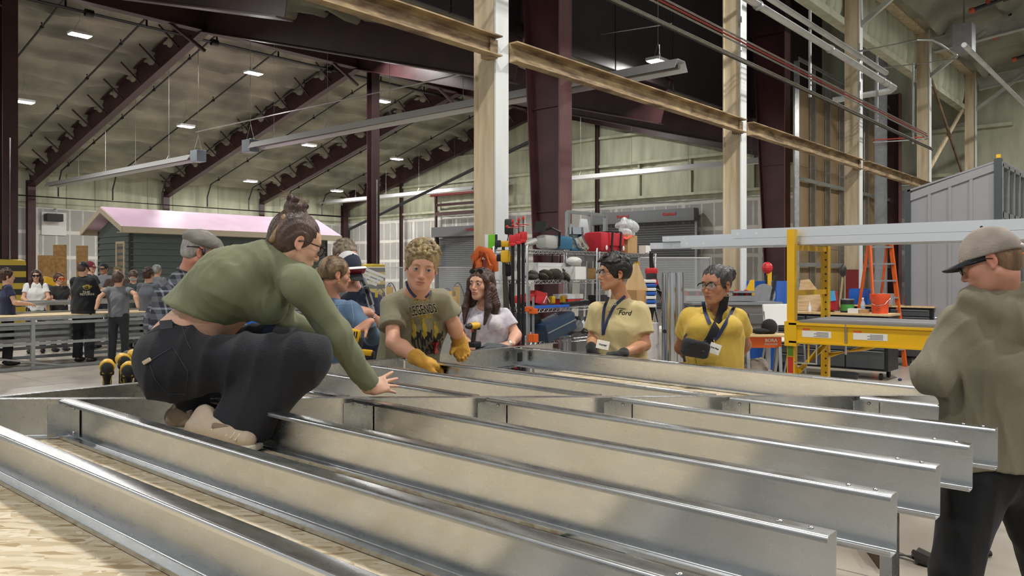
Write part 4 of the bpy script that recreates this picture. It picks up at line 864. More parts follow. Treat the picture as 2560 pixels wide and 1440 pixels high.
# round galvanized ducts standing on end
for k, (px, r, h, Y) in enumerate(((1673, .062, 1.6, 6.6), (1691, .062, 1.605, 6.75))):
    t = thing('metal_duct', ['shiny round metal duct standing upright, left of the pair', 'shiny round metal duct standing upright, right of the pair'][k], 'duct', on(px, 700, Y), -AZ, 'upright metal ducts'); DU = mat('duct_steel', 'c9ccce', .12, 1.0)
    obj('duct_wall', MB().lathe([(r, 0), (r, h), (r-.003, h), (r-.003, .01)], (0, 0, 0), n=32), DU, t, 40); obj('crimped_end', MB().lathe([(r*.97, h), (r*.97, h+.03), (r*.95, h+.03)], (0, 0, 0), n=32), DU, t, 40)
    for z in (1.15, .62): obj('punched_hole', MB().lathe([(.016, -.004), (.016, .004)], (-.02*k-.045, -r*.72, z), (-.5, -1, 0), 12), BLK, t)
# insulation roll and concrete lump
single('foam_roll', MB().lathe([(.06, 0), (.075, .1), (.07, .4), (.075, .7), (.06, 1.2)], on(1630, 800, 6.9), n=14), mat('white_sheet', 'dcd6d6', .9, bump=.6, bscale=12), 'tall pinkish white roll standing beside the ducts', 'roll', smooth=60)
m = MB()
for k in range(26): m.ball(on(1855+rng.random()*75, 880, 9.6+rng.random()*.5, .18+.25*rng.random()), tuple(.08+.14*rng.random() for _ in range(3)), 8)
m.ball(on(1900, 880, 10, .15), (.6, .35, .25), 16)
single('rubble_heap', m, mat('rubble', '9a9086', .95, c2='6e655b', scale=9, bump=.8, bscale=15), 'low heap of broken concrete rubble behind the sawhorse', 'rubble', smooth=70, kind='stuff')
# ---------------------------------------------------------------- wire shelving with tools
def rack(u, v, Lr, D_, zs, lab, hgt=1.87):
    t = thing('wire_shelf_rack', lab, 'shelving', B(u, v, 0), 0)
    for x in (0, Lr):
        for y in (0, D_): obj('post', MB().lathe([(.0125, 0), (.0125, hgt), (.008, hgt+.01)], (x, y, 0), n=10), CHR, t, 50)
    for z in zs:
        m = MB()
        for y in (0, D_):
            m.tube([(0, y, z), (Lr, y, z)], .004, 5).tube([(0, y, z-.035), (Lr, y, z-.035)], .004, 5)
            pts = [(Lr*i/34, y, z-(.035 if i % 2 else 0)) for i in range(35)]; m.tube(pts, .003, 4, False)
        for x in (0, Lr): m.tube([(x, 0, z), (x, D_, z)], .004, 5).tube([(x, 0, z-.035), (x, D_, z-.035)], .004, 5)
        for i in range(1, 18): m.tube([(Lr*i/18, 0, z), (Lr*i/18, D_, z)], .0022, 4, False)
        obj('wire_shelf', m, CHR, t)
    return t
q0 = P(1318, 700, 8.0); ru, rv = q0[0], q0[1]; ZS = (1.865, 1.555, 1.265, .93)
rack(ru, rv, 1.22, .45, ZS, 'chrome wire shelving crowded with tools behind the brunette', 1.9)
rack(ru+1.27, rv, 1.22, .45, ZS, 'second chrome wire shelving behind the young man in the tan shirt', 1.86)
def sh(x, z, y=.2): return Vector((ru+x, rv+y, z+.006))
BLT = mat('saw_teal', '2e6482', .4)
t = thing('chain_saw', 'blue and grey electric saw on the top shelf', 'saw', sh(.70, ZS[0]))
obj('motor_housing', MB().obox((.12, 0, .09), (.26, .16, .15), None, .04), BLT, t, 50); obj('front_casing', MB().obox((-.12, 0, .09), (.24, .16, .15), None, .05), mat('saw_grey', 'a5a8a4', .4), t, 50)
obj('rear_handle', MB().tube([(.22, 0, .12), (.4, 0, .14), (.52, 0, .08), (.5, 0, .02), (.3, 0, .02)], .018, 8), BLT, t, 60); obj('front_handle', MB().tube([(-.02, -.08, .05), (-.02, -.09, .2), (-.1, -.05, .24), (-.1, .08, .22)], .016, 8), BLK, t, 60); obj('hand_guard', MB().obox((-.24, 0, .25), (.02, .14, .12), R3(0, 20, 0)), BLK, t)
single('flex_hose', MB().tube([sh(.0, ZS[0], .1)+Vector((0,0,.03)), sh(.13, ZS[0], .15)+Vector((0,0,.05)), sh(.26, ZS[0], .1)+Vector((0,0,.09))], .035, 12), FLEX, 'ribbed grey hose lying on the left of the top shelf', 'hose', smooth=60)
t = thing('duct_elbow', 'shiny metal duct elbow on the top shelf between the saw and the red bag', 'duct', sh(1.1, ZS[0])); obj('elbow', MB().tube([(-.02, 0, .25), (0, 0, .18), (.06, 0, .1), (.17, 0, .05)], [.085, .085, .08, .06], 18), mat('duct_steel', 'c9ccce'), t, 50); obj('collar', MB().lathe([(.095, .19), (.095, .27), (.09, .27)], (-.02, 0, 0), n=20), mat('duct_steel', 'c9ccce'), t, 50)
t = thing('first_aid_bag', 'red bag with black straps on the top shelf', 'bag', sh(1.66, ZS[0])); RF = mat('red_fabric', 'b3202f', .75, var=.15, scale=12, bump=.4, bscale=14)
obj('bag_body', MB().obox((0, 0, .12), (.5, .26, .23), None, .05), RF, t, 50); obj('flap', MB().obox((0.05, -.13, .15), (.3, .03, .15), None, .012), RF, t, 50)
for x in (-.06, .12): obj('strap', MB().obox((x, -.15, .12), (.025, .012, .24), R3(0, 6, 0)).obox((x, 0, .24), (.025, .3, .012)), BLK, t)
obj('zip_tag', MB().ball((-.16, -.14, .05), (.02, .01, .03), 8), WPL, t); obj('zip_tag', MB().ball((.18, -.15, .05), (.02, .01, .03), 8), WPL, t)
t = thing('cardboard_box', 'open brown cardboard box on the right of the top shelf', 'box', sh(2.14, ZS[0], .25)); obj('carton', MB().obox((0, 0, .11), (.3, .25, .22), R3(0, 0, 10)), CRD, t); obj('flap', MB().obox((-.12, -.12, .2), (.14, .1, .005), R3(20, -20, 0)), mat('orange_flap', 'e5564a', .5), t, None, 'red-orange flap')
m = MB()
for k in range(9): m.ball(sh(2.17+.09*math.sin(k*2.4), ZS[0]+.3+.06*math.cos(k*1.7), .2+.05*math.cos(k)), (.07, .05, .09), 7, R3(k*40, k*25, 0))
single('plastic_bags', m, mat('crinkled_plastic', 'e9edf0', .25, alpha=.55, bump=.9, bscale=18), 'crumpled clear plastic bags sticking out of the cardboard box', 'plastic bags', kind='stuff')
single('white_carton', MB().obox(sh(2.4, ZS[0], .1)+Vector((0,0,.05)), (.12, .1, .1)), WPL, 'small white carton at the right end of the top shelf', 'box')
# second shelf
m = MB()
for k in range(9): m.ball(sh(.15+.07*k, ZS[1]+.03+.03*(k % 2), .06+.04*math.sin(k*2)), (.09, .06, .035), 8, R3(k*15, 10*math.sin(k), k*30))
single('work_gloves', m, mat('black_glove_cloth', '202022', .85, c2='4a4436', scale=10), 'pile of black work gloves on the second shelf', 'gloves', kind='stuff', smooth=60)
t = thing('glove_carton', 'white carton with black lettering on the second shelf', 'box', sh(.62, ZS[1], .3)); obj('carton', MB().obox((.1, 0, .09), (.62, .22, .18)), WPL, t); lettering('print', 'Rubber', .045, INK, t, (.28, -.112, .1), (1, 0, 0), (0, 0, 1), bold=.002); lettering('print', 'Gloves', .045, INK, t, (.28, -.112, .045), (1, 0, 0), (0, 0, 1), bold=.002)
single('white_carton', MB().obox(sh(.98, ZS[1], .12)+Vector((0,0,.07)), (.2, .14, .14)), WPL, 'white carton at the right of the second shelf', 'box')
single('bump_cap', MB().ball(sh(.9, ZS[1], .12)+Vector((0.05,0,.2)), (.11, .08, .05), 12), mat('white_cloth', 'd9d9d6', .9), 'white cap resting on the carton of the second shelf', 'cap', smooth=60)
# third shelf
t = thing('red_router', 'red power tool on the third shelf', 'power tool', sh(.3, ZS[2], .12)); obj('housing', MB().obox((0, 0, .1), (.2, .14, .14), R3(0, 10, 0), .03).obox((-.22, 0, .1), (.22, .14, .07), R3(0, -8, 0), .02), RED, t, 40); obj('sole', MB().obox((-.02, 0, .02), (.38, .16, .03), None, .01), BLK, t); obj('cord', MB().tube([(.0, -.09, .05), (.04, -.1, .12), (.1, -.09, .06)], .006, 6), WPL, t)
single('blue_tray', MB().obox(sh(.32, ZS[2], .02)+Vector((.05, 0, .012)), (.66, .05, .024)), BLU, 'long blue strip lying along the third shelf front', 'level')
single('reciprocating_saw', MB().obox(sh(.88, ZS[2], .05)+Vector((0,0,.03)), (.5, .05, .05), R3(0, -2, 0), .01), BLKM, 'long black tool lying on the third shelf front', 'power tool')
for k, x in enumerate((.66, .86)): single('tape_measure', MB().obox(sh(x, ZS[2], .2)+Vector((0, 0, .07)), (.07, .05, .08), None, .015), YTL, ['yellow tape measure on the third shelf, left one', 'yellow tape measure on the third shelf, right one'][k], 'tape measure', 'yellow tape measures on the third shelf')
single('red_case_flat', MB().obox(sh(1.02, ZS[2], .25)+Vector((0,0,.04)), (.28, .2, .06), None, .01), RED, 'flat red case on the third shelf', 'case')
single('paper_stack', MB().obox(sh(1.02, ZS[2], .25)+Vector((0,0,.1)), (.3, .2, .05)), WPL, 'stack of pale boxes on top of the flat red case', 'box')
# bottom shelf
DKB = mat('case_blue', '24384f', .4)
t = thing('tool_case', 'dark blue hard case tilted on the bottom shelf', 'case', sh(.42, ZS[3], .05)); obj('case_shell', MB().obox((0.08, 0, .13), (.52, .22, .2), R3(0, -14, 0), .03), DKB, t, 50); obj('lid_seam', MB().obox((0.08, -.112, .14), (.5, .006, .012), R3(0, -14, 0)), GRYM, t)
t = thing('tool_case', 'grey-black hard case behind the blue one on the bottom shelf', 'case', sh(.12, ZS[3], .22)); obj('case_shell', MB().obox((0.04, 0, .17), (.45, .2, .2), R3(0, -22, 0), .03), mat('case_grey', '3b3d40', .45), t, 50)
for k in range(6):
    x = .78+.09*k; t = thing('power_tool', 'jumbled corded power tool on the bottom shelf, ' + ['leftmost of the heap', 'second from the left', 'third in the heap', 'fourth in the heap', 'fifth in the heap', 'rightmost of the heap'][k], 'power tool', sh(x, ZS[3], .1+.05*(k % 3)), k*1.1, 'power tools heaped on the bottom shelf')
    obj('tool_body', MB().tube([(-.07, 0, .06), (.07, 0, .09)], [.045, .035], 10), [mat('tool_dark', '4b4643'), BLK, mat('case_grey', '3b3d40')][k % 3], t, 50); obj('guard', MB().lathe([(.02, -.012), (.07, -.01), (.07, .01), (.02, .012)], (.08, 0, .11), (1, 0, .4), 16), [GRYM, GRYM, YTL][k % 3], t, 40); obj('handle', MB().bar((-.03, 0, .07), (-.09, .02, .2), .03, .04), BLK, t)
m = MB()
for k in range(7): a0 = rng.random()*6; m.tube([sh(.7+.08*k+.06*math.cos(a0+j*.7), ZS[3]+.05+.05*rng.random(), .12+.08*math.sin(a0+j*.7)) for j in range(8)], .006, 5)
single('tangled_cords', m, RUB, 'tangled black cords over the tools on the bottom shelf', 'cords', kind='stuff')
# hammer drill and hanging cords at the right end of the second rack
hx = P(1628, 700, 8.9); t = thing('hammer_drill', 'red and black hammer drill hanging at the right end of the shelving', 'drill', hx+Vector((0, 0, -CAMH+CAMH)), -AZ)
obj('motor', MB().obox((0, 0, -.02), (.12, .1, .24), None, .03), BLK, t, 50); obj('red_shell', MB().obox((0, 0, .1), (.13, .1, .07), None, .02).lathe([(.045, -.055), (.045, -.045)], (.02, 0, -.03), (0, 1, 0), 14), RED, t, 40); obj('chuck', MB().lathe([(.04, -.15), (.04, -.32), (.02, -.42), (.01, -.7)], (0, 0, 0), n=12), BLKM, t, 40); obj('grip', MB().tube([(.05, 0, -.1), (.13, 0, -.14), (.16, 0, -.1)], .02, 8), BLK, t, 60); obj('yellow_tag', MB().obox((0, -.03, -.5), (.03, .02, .1)), YTL, t)
obj('hanging_hook', MB().tube([(0, 0, .1), (0, .0, .3), (-.05, .1, .3)], .006, 6), CHR, t)
m = MB(); hh = P(1624, 628, 8.9)
for k in range(10):
    w_ = .04+.012*k; x0 = hx+Vector((0, 0, 0)); m.tube([hh+Vector((.003*k, 0, .0)), hh+VW2(.02+w_*.5, 0, -.2-.02*k), hh+VW2(.05+w_, 0, -.45-.02*k), hh+VW2(.04+w_*.4, 0, -.62-.025*k), hh+VW2(.01, 0, -.42), hh+VW2(-.0+.004*k, .0, -.02)], .006, 5)
single('cord_bundle', m, RUB, 'loops of black cord hanging from the end of the shelving', 'cord', kind='stuff')
m = MB()
for k in range(6): m.obox(on(1610, 700, 8.9, 1.0+k*.055)+Vector((0, 0, .0)), (.2, .2, .05), R3(0, 0, 10*math.sin(k*2)), .015)
o = thing('shop_towels', 'blue and white stack of packed towels on the second shelving', 'towels', on(1610, 700, 8.9, 1.27), -AZ)
for k in range(7): obj('towel_fold', MB().obox((0.0, 0, .0+k*.045), (.24, .2, .036), None, .012), [WPL, BLU][k % 2], o)
single('brown_carton', MB().obox(on(1585, 700, 8.8, 1.36), (.2, .2, .17)), CRD, 'brown carton on the second shelving beside the striped towels', 'box')
single('pale_board', MB().plate([(-.13, -.14), (.14, -.14), (.03, .16), (-.02, .16)], P(1588, 695, 8.8), VW2(1, 0, 0), (0, 0, 1), .012), WOOD, 'pale triangular wooden piece on the second shelving', 'board')
# bar clamps with red heads standing left of the shelving
for k, px in enumerate((1282, 1297, 1308)):
    p = on(px, 700, 7.6); hz = P(px, 598-4*k, 7.6)[2]; t = thing('pipe_clamp', ['leftmost of the three black pipe clamps with red heads', 'middle one of the three black pipe clamps with red heads', 'rightmost of the three black pipe clamps with red heads'][k], 'clamp', p, -AZ, 'pipe clamps standing by the shelving')
    obj('pipe', MB().lathe([(.016, 0), (.016, hz)], (0, 0, 0), n=10), BLKM, t, 60); obj('clamp_head', MB().obox((0, 0, hz), (.075, .06, .08), None, .012).obox((0, -.01, hz-.05), (.055, .05, .03), None, .008), RED, t, 40)
    obj('screw', MB().tube([(0, 0, hz+.04), (0, 0, hz+.15)], .007, 6), BLKM, t); obj('crank', MB().tube([(-.055, 0, hz+.11), (.055, 0, hz+.11)], .008, 6).ball((.0, 0, hz+.17), (.013, .013, .02), 8).ball((-.055, 0, hz+.12), .014, 8), RED, t)
for k, (x0, y0, x1, y1) in enumerate(((1258, 610, 1272, 800), (1262, 645, 1290, 860))):
    t = thing('bar_clamp', ['upper yellow and black bar clamp leaning by the green box', 'lower yellow and black bar clamp with the padded grip'][k], 'clamp', on(x1, y1, 7.7+.1*k)); b0 = Vector(t.location); pa, pb_ = P(x0, y0, 7.7+.1*k)-b0, Vector((0, 0, 0))
    obj('bar', MB().bar(pa, pb_, .03, .012), mat('clamp_bar', '4c443d', .4, .5), t); obj('jaw', MB().obox(pa+VW2(.0, -.02, -.0), (.15, .05, .06), Rv, .02), YTL, t, 40); obj('jaw_pad', MB().obox(pa+VW2(-.05, -.05, 0), (.06, .03, .07), Rv, .01), BLK, t, 40)
    obj('grip', MB().obox(pa+VW2(.02, -.03, -.12), (.09, .05, .12), Rv, .03), BLK if k else YTL, t, 50)
t = thing('green_box', 'lime green and black tool box fixed to the first cream column', 'box', P(1227, 604, 8.66), -AZ); obj('case', MB().obox((0, 0, 0), (.1, .08, .15), None, .005), mat('lime_green', '6fc02c', .45), t); obj('side_panel', MB().obox((-.045, -.01, 0), (.035, .08, .15)), WPL, t); obj('black_edge', MB().obox((.06, 0, 0), (.025, .085, .15)).obox((0.02, 0, -.09), (.06, .05, .03)), BLK, t)
t = thing('orange_hoodie', 'orange garment hung on the tools beside the first cream column', 'garment', P(1205, 650, 8.2), -AZ); FO = mat('orange_fabric', 'c8642c', .9, c2='a34a1f', scale=5, bump=.5, bscale=12)
obj('cloth', MB().tube([(-.09, 0, -.12), (-.07, 0, .02), (-.02, 0, .1), (.06, 0, .07), (.12, 0, -.02), (.14, 0, -.12)], [.04, .055, .05, .06, .05, .03], 12).tube([(.0, -.03, .08), (-.03, -.04, -.02), (-.02, -.03, -.13)], [.04, .035, .04], 10).tube([(.04, -.03, .06), (.08, -.03, -.06), (.07, -.02, -.14)], [.05, .045, .03], 10), FO, t, 70)
obj('hanger_rod', MB().bar((0, .03, .0), (.0, .03, -1.2), .02, .02), BLKM, t)
single('black_spotlight', MB().obox(P(1272, 567, 8.3), (.09, .08, .16), Rv, .02).tube([P(1272, 580, 8.3), P(1268, 606, 8.3)], .01, 6), BLK, 'black work light above the bar clamps', 'light', smooth=50)
# leaning steel profiles behind the shelves
for k, (x0, y0, x1, Y) in enumerate(((1243, 540, 1330, 8.9), (1236, 560, 1300, 9.0), (1432, 560, 1410, 9.6), (1462, 600, 1440, 9.6), (1476, 600, 1462, 9.7), (1420, 640, 1400, 9.6))):
    a, c = P(x0, y0, Y), P(x1, 1000, Y); c = Vector((c[0], c[1], 0.03)); single('leaning_profile', MB().bar(a, c, .06, .09 if k < 2 else .05, VW2(0, 1, 0)), mat('dark_profile', '3c4042', .4, .5) if k < 2 else ZG, ['dark steel profile leaning across from the first cream column', 'second dark leaning profile behind the bar clamps', 'upright steel profile behind the duct elbow', 'thin steel profile standing behind the shelving, left', 'thin steel profile standing behind the shelving, right', 'short steel profile behind the gloves'][k], 'steel profile', 'steel profiles leaning behind the shelving')
for k, (px, py, w_, h_, m_) in enumerate(((1452, 640, .2, .12, GRYM), (1448, 770, .12, .9, ZG), (1424, 770, .1, .9, ZG))):
    p = P(px, py, 9.4); t = single('sheet_metal_piece', MB().obox((p[0], p[1], p[2] if k == 0 else h_/2+.45*0), (w_*1.6, .03, h_ if k == 0 else h_), Rv), m_, ['small grey metal plate hung behind the shelving', 'upright sheet metal strip behind the third shelf', 'narrow upright sheet metal strip behind the tools'][k], 'sheet metal')
t = thing('metal_rack', 'tall galvanized steel frame behind the shelving, beside the wide roll-up door', 'frame', on(1470, 600, 13)); 
for x in (-.55, .05, .5): obj('upright', MB().bar((x, 0, 0), (x, 0, 2.6), .06, .06), ZG, t)
obj('rail', MB().bar((-.55, 0, 2.6), (.5, 0, 2.6), .05, .05, (0, 1, 0)), ZG, t); obj('plastic_drape', MB().plate([(-.3, 2.5), (-.12, 2.5), (.05, 1.9), (-.4, 1.9)], (0, -.05, 0), (1, 0, 0), (0, 0, 1), .02), mat('white_film', 'dfe4ea', .4), t)
# acrylic-screened fixtures behind the boy
t = thing('acrylic_screen', 'clear acrylic screen along the fixture bench behind the boy', 'screen', on(1040, 700, 10.5), -AZ)
obj('sheet', MB().box(-.75, .75, -.004, .004, 1.15, 1.7), ACR, t); obj('edge_strip', MB().box(-.75, .75, -.008, .008, 1.7, 1.712), WPL, t)
t = thing('acrylic_screen', 'clear acrylic screen on the bench behind the young man in the tan shirt', 'screen', on(1700, 700, 11.6), -AZ); obj('sheet', MB().box(-.6, .45, -.004, .004, 1.2, 1.85), ACR, t); obj('post', MB().box(-.61, -.58, -.015, .015, 0, 1.86), GRYM, t); obj('post', MB().box(.43, .46, -.015, .015, 0, 1.86), GRYM, t); obj('edge_strip', MB().box(-.6, .45, -.008, .008, 1.85, 1.862), WPL, t)
t = thing('fixture_bench', 'long grey bench of yellow fixtures behind the boy', 'workbench', on(1040, 700, 11), -AZ)
obj('bench_top', MB().box(-1.1, 1.3, -.3, .3, 1.08, 1.12), GRYM, t); obj('bench_panel', MB().box(-1.1, 1.3, -.25, -.22, .5, 1.08), mat('bench_grey', 'a0a09c', .5), t)
for x in (-1.05, 0, 1.25): obj('leg', MB().box(x-.03, x+.03, -.25, .25, 0, 1.08), GRYM, t)
for k in range(9):
    x = on(920+k*28, 690, 11.0-.1*(k % 2), 1.122); f = thing('yellow_fixture', 'yellow pneumatic fixture on the bench behind the boy, ' + ['first', 'second', 'third', 'fourth', 'fifth', 'sixth', 'seventh', 'eighth', 'ninth'][k] + ' from the left', 'fixture', x, -AZ, 'yellow fixtures on the bench')
    hh = .16+.08*(k % 3); obj('block', MB().box(-.05, .03, -.05, .05, 0, hh), YEL, f); obj('knob', MB().ball((-.01, 0, hh+.02), .025, 8), GRYM, f); obj('air_line', MB().tube(curve((-.05, 0, hh), (.04, 0, hh+.2), (.12, 0, .05), 6), .008, 5), RUB, f)
t = thing('yellow_bracket', 'large yellow bracket frame beside the boy, at his left shoulder', 'bracket', on(1112, 700, 10.7, 1.122), -AZ); obj('bracket_plate', MB().box(-.1, .16, -.02, .02, .2, .27).box(.1, .15, -.02, .02, 0, .27).plate([(-.1, .2), (.0, .12), (.1, .1), (.1, .2)], (0, -.02, 0), (1, 0, 0), (0, 0, 1), .04), YEL, t)
t = thing('grey_cabinet', 'pale grey cabinet with blue edge between the boy and the brunette', 'cabinet', on(1140, 760, 9.8), -AZ); obj('body', MB().box(-.22, .22, -.2, .2, .12, .98), mat('bench_grey', 'a0a09c'), t); obj('cabinet_top', MB().box(-.25, .25, -.22, .22, .98, 1.02), WOOD, t); obj('blue_edge', MB().box(.16, .22, -.21, -.2, .5, .95), BLU, t)
for sx in (-.18, .18): obj('caster', MB().lathe([(.01, -.02), (.05, -.02), (.05, .02), (.01, .02)], (sx, -.1, .06), (1, 0, 0), 12), RUB, t, 40)
obj('walkway_slab', MB(), GRYM) if False else None
for k, (z, d) in enumerate(((.28, 7.6), (.12, 7.0))):
    single('low_platform', MB().obox((0, 0, z/2), (1.3, .5, z)), mat('pale_platform', 'b9bbbb', .5), ['low grey platform step between the boy and the brunette', 'lower front step of the grey platform'][k], 'platform').location = on(1140, 860, d)
t = thing('blue_storage_bin', 'blue plastic bin seen under the outstretched arm of the crouching woman', 'bin', on(665, 800, 6.3), -AZ); obj('bin_wall', MB().box(-.3, .22, -.2, .2, .5, 1.28), BLU, t); obj('rim', MB().box(-.32, .24, -.22, .22, 1.16, 1.2), BLU, t); obj('stand', MB().box(-.25, .2, -.15, .15, 0, .5), GRYM, t)
t = thing('truss_ladder', 'stack of pale lattice rails behind the cap', 'ladder', on(850, 640, 12), -AZ)
for k in range(4): obj('rail', MB().bar((-.2+.05*k, 0, 1.75+.04*k), (.5+.05*k, .3, 1.45+.04*k), .02, .04), WPL, t)
for k in range(6): obj('rung', MB().bar((-.15+.12*k, .1, 1.72-.05*k), (-.0+.12*k, .1, 1.82-.05*k), .015, .015), WPL, t)
obj('stand', MB().bar((.1, .1, 0), (.1, .1, 1.6), .06, .06), GRYM, t); obj('carton', MB().obox((-.12, .2, 1.68), (.25, .2, .2)), CRD, t)
t = thing('steel_workbench', 'pale workbench legs and frame left of the round ducts', 'workbench', on(1790, 760, 10.2), -AZ)
obj('bench_top', MB().box(-.9, .3, -.3, .3, .9, .94), WPL, t)
for x in (-.85, .25): obj('leg', MB().box(x-.03, x+.03, -.28, -.22, 0, .9).box(x-.03, x+.03, .22, .28, 0, .9), GRYM, t)
single('wooden_stick', MB().tube([on(1163, 900, 8.0, 0), P(1170, 700, 8.0)], .012, 8), mat('stick_wood', 'a8703c', .6), 'wooden handle standing against the red base of the first cream column', 'handle')
single('blue_scrap', MB().ball(floor_pt(2250, 952)+Vector((0,0,.02)), (.04, .03, .02), 8), mat('scrap_blue', '27324f', .8), 'tiny dark blue scrap on the floor right of the tool chest', 'scrap')
t = thing('dark_bin', 'black round tub under the long tool chest', 'tub', on(2105, 940, 12.0), -AZ); obj('tub', MB().lathe([(.2, 0), (.24, .13), (.22, .14)], (0, 0, 0), n=20), BLK, t, 40)

# smaller odds and ends that fill the shelves
GW = mat('offwhite_card', 'cfccc4', .7)
for k, (x, z, y, sz, m_, lab, nm) in enumerate((
    (.12, 1, .3, (.14, .1, .09), GW, 'small pale carton at the left end of the second shelf', 'carton'), (1.42, 1, .15, (.16, .14, .12), CRD, 'brown carton on the second shelf of the right rack', 'carton'),
    (1.62, 1, .2, (.12, .12, .2), GW, 'tall pale carton on the second shelf of the right rack', 'carton'), (2.3, 1, .15, (.05, .05, .2), YTL, 'yellow tube standing at the right rack end', 'tube'),
    (.12, 2, .15, (.1, .1, .12), BLK, 'black box at the left end of the third shelf', 'tool box'), (.52, 2, .3, (.24, .1, .14), GRYM, 'grey metal case behind the red tool', 'case'),
    (1.45, 2, .15, (.2, .15, .1), BLK, 'low black case on the third shelf of the right rack', 'case'), (1.75, 2, .2, (.25, .2, .16), GW, 'pale bin on the third shelf of the right rack', 'bin'),
    (1.0, 3, .3, (.1, .1, .2), BLU, 'small bright blue bin on the bottom shelf', 'bin'), (1.15, 3, .2, (.14, .1, .1), GRYM, 'small grey metal box on the bottom shelf', 'box'),
    (1.5, 3, .15, (.3, .2, .18), mat('case_grey', '3b3d40'), 'dark case on the bottom shelf of the right rack', 'case'), (1.9, 3, .2, (.3, .25, .22), GW, 'pale carton on the bottom shelf of the right rack', 'carton'),
    (2.25, 3, .2, (.2, .25, .3), CRD, 'tall brown carton on the bottom shelf of the right rack', 'carton'), (.3, 0, .35, (.16, .08, .07), GRYM, 'grey metal block behind the saw on the top shelf', 'block'))):
    t = thing(nm.replace(' ', '_'), lab, nm, sh(x, ZS[z], y)); obj('shell', MB().obox((0, 0, sz[2]/2), sz, R3(0, 0, 7*math.sin(k*2.3)), .008), m_, t, 40)
    obj('lid', MB().obox((0, 0, sz[2]+.004), (sz[0]*.98, sz[1]*.98, .008), R3(0, 0, 7*math.sin(k*2.3))), m_, t)
for k, x in enumerate((.2, .36, .5, .95, 1.1)):     # tools and leads hanging under the top shelf
    p = sh(x, ZS[0], .42); L_ = (.26, .3, .2, .24, .28)[k]; t = thing('hanging_tool', 'cable or tool hanging under the top shelf, ' + ['first from the left', 'second from the left', 'third from the left', 'fourth from the left', 'rightmost'][k], 'tool', p-Vector((0, 0, .02)), 0, 'tools hanging under the top shelf')
    obj('lead', MB().tube([(0, 0, 0), (.01, 0, -L_*.6), (.0, 0, -L_), (-.02, 0, -L_*.5), (0, 0, 0)], .007, 6), RUB, t); obj('tool_end', MB().ball((0, 0, -L_), (.03, .025, .045), 8), [WPL, BLK, GRYM, GRYM, BLK][k], t, 60)
for k, (px, col) in enumerate(((1322, ORS), (1333, ORS))):
    t = thing('bar_clamp', ['orange-jawed grey bar clamp hanging left on the rack front', 'orange-jawed grey bar clamp hanging right on the rack front'][k], 'clamp', on(px, 800, 7.75), -AZ)
    obj('bar', MB().box(-.012, .012, -.004, .004, .0, 1.5-.1*k), GRYM, t); obj('upper_jaw', MB().obox((0, -.01, 1.28-.02*k), (.09, .03, .05), None, .006), col, t); obj('lower_jaw', MB().obox((.02, -.01, 1.0), (.06, .03, .08), None, .006), col, t)
t = thing('red_jerrycan', 'red plastic case half hidden behind the pipe clamps', 'case', on(1290, 800, 7.9), -AZ); obj('shell', MB().obox((0, 0, .85), (.1, .1, .34), None, .02), RED, t, 40); obj('stand', MB().box(-.06, .06, -.05, .05, 0, .68), BLKM, t)
for k, (x, s_) in enumerate(((-.9, .28), (-.35, .2), (.3, .24))):
    t = thing('bench_machine', 'grey machine block on the bench behind the woman in yellow, ' + ['left one', 'middle one', 'right one'][k], 'machine', on(1830, 760, 12.2, 1.2)+VW2(x*.6, 0, 0), -AZ, 'machine blocks on the bench'); obj('casting', MB().obox((0, .1, s_/3), (.25, .2, s_*.6), None, .02), mat('bench_dark', '5f5d5b'), t, 40); obj('table', MB().obox((0, .05, s_*.62), (.36, .26, .03)), GRYM, t)
p = VP(2255, 752, 4.0); 
for k, (y, m_, sz, lab) in enumerate(((4.75, BLU, (.3, .35, .28), 'blue case on the rear tool chest'), (4.3, CLR, (.2, .3, .2), 'clear bag of parts on the rear tool chest'), (3.95, RED, (.12, .12, .16), 'small red box on the rear tool chest'))):
    t = thing('case' if k != 1 else 'parts_bag', lab, 'case' if k != 1 else 'bag', B(15.4, y, 1.06)); obj('shell', MB().obox((0, 0, sz[2]/2), sz, R3(0, 0, 10*k), .03), m_, t, 40); obj('lid', MB().obox((0, 0, sz[2]+.0), (sz[0]*.9, sz[1]*.9, .02), R3(0, 0, 10*k)), m_, t)
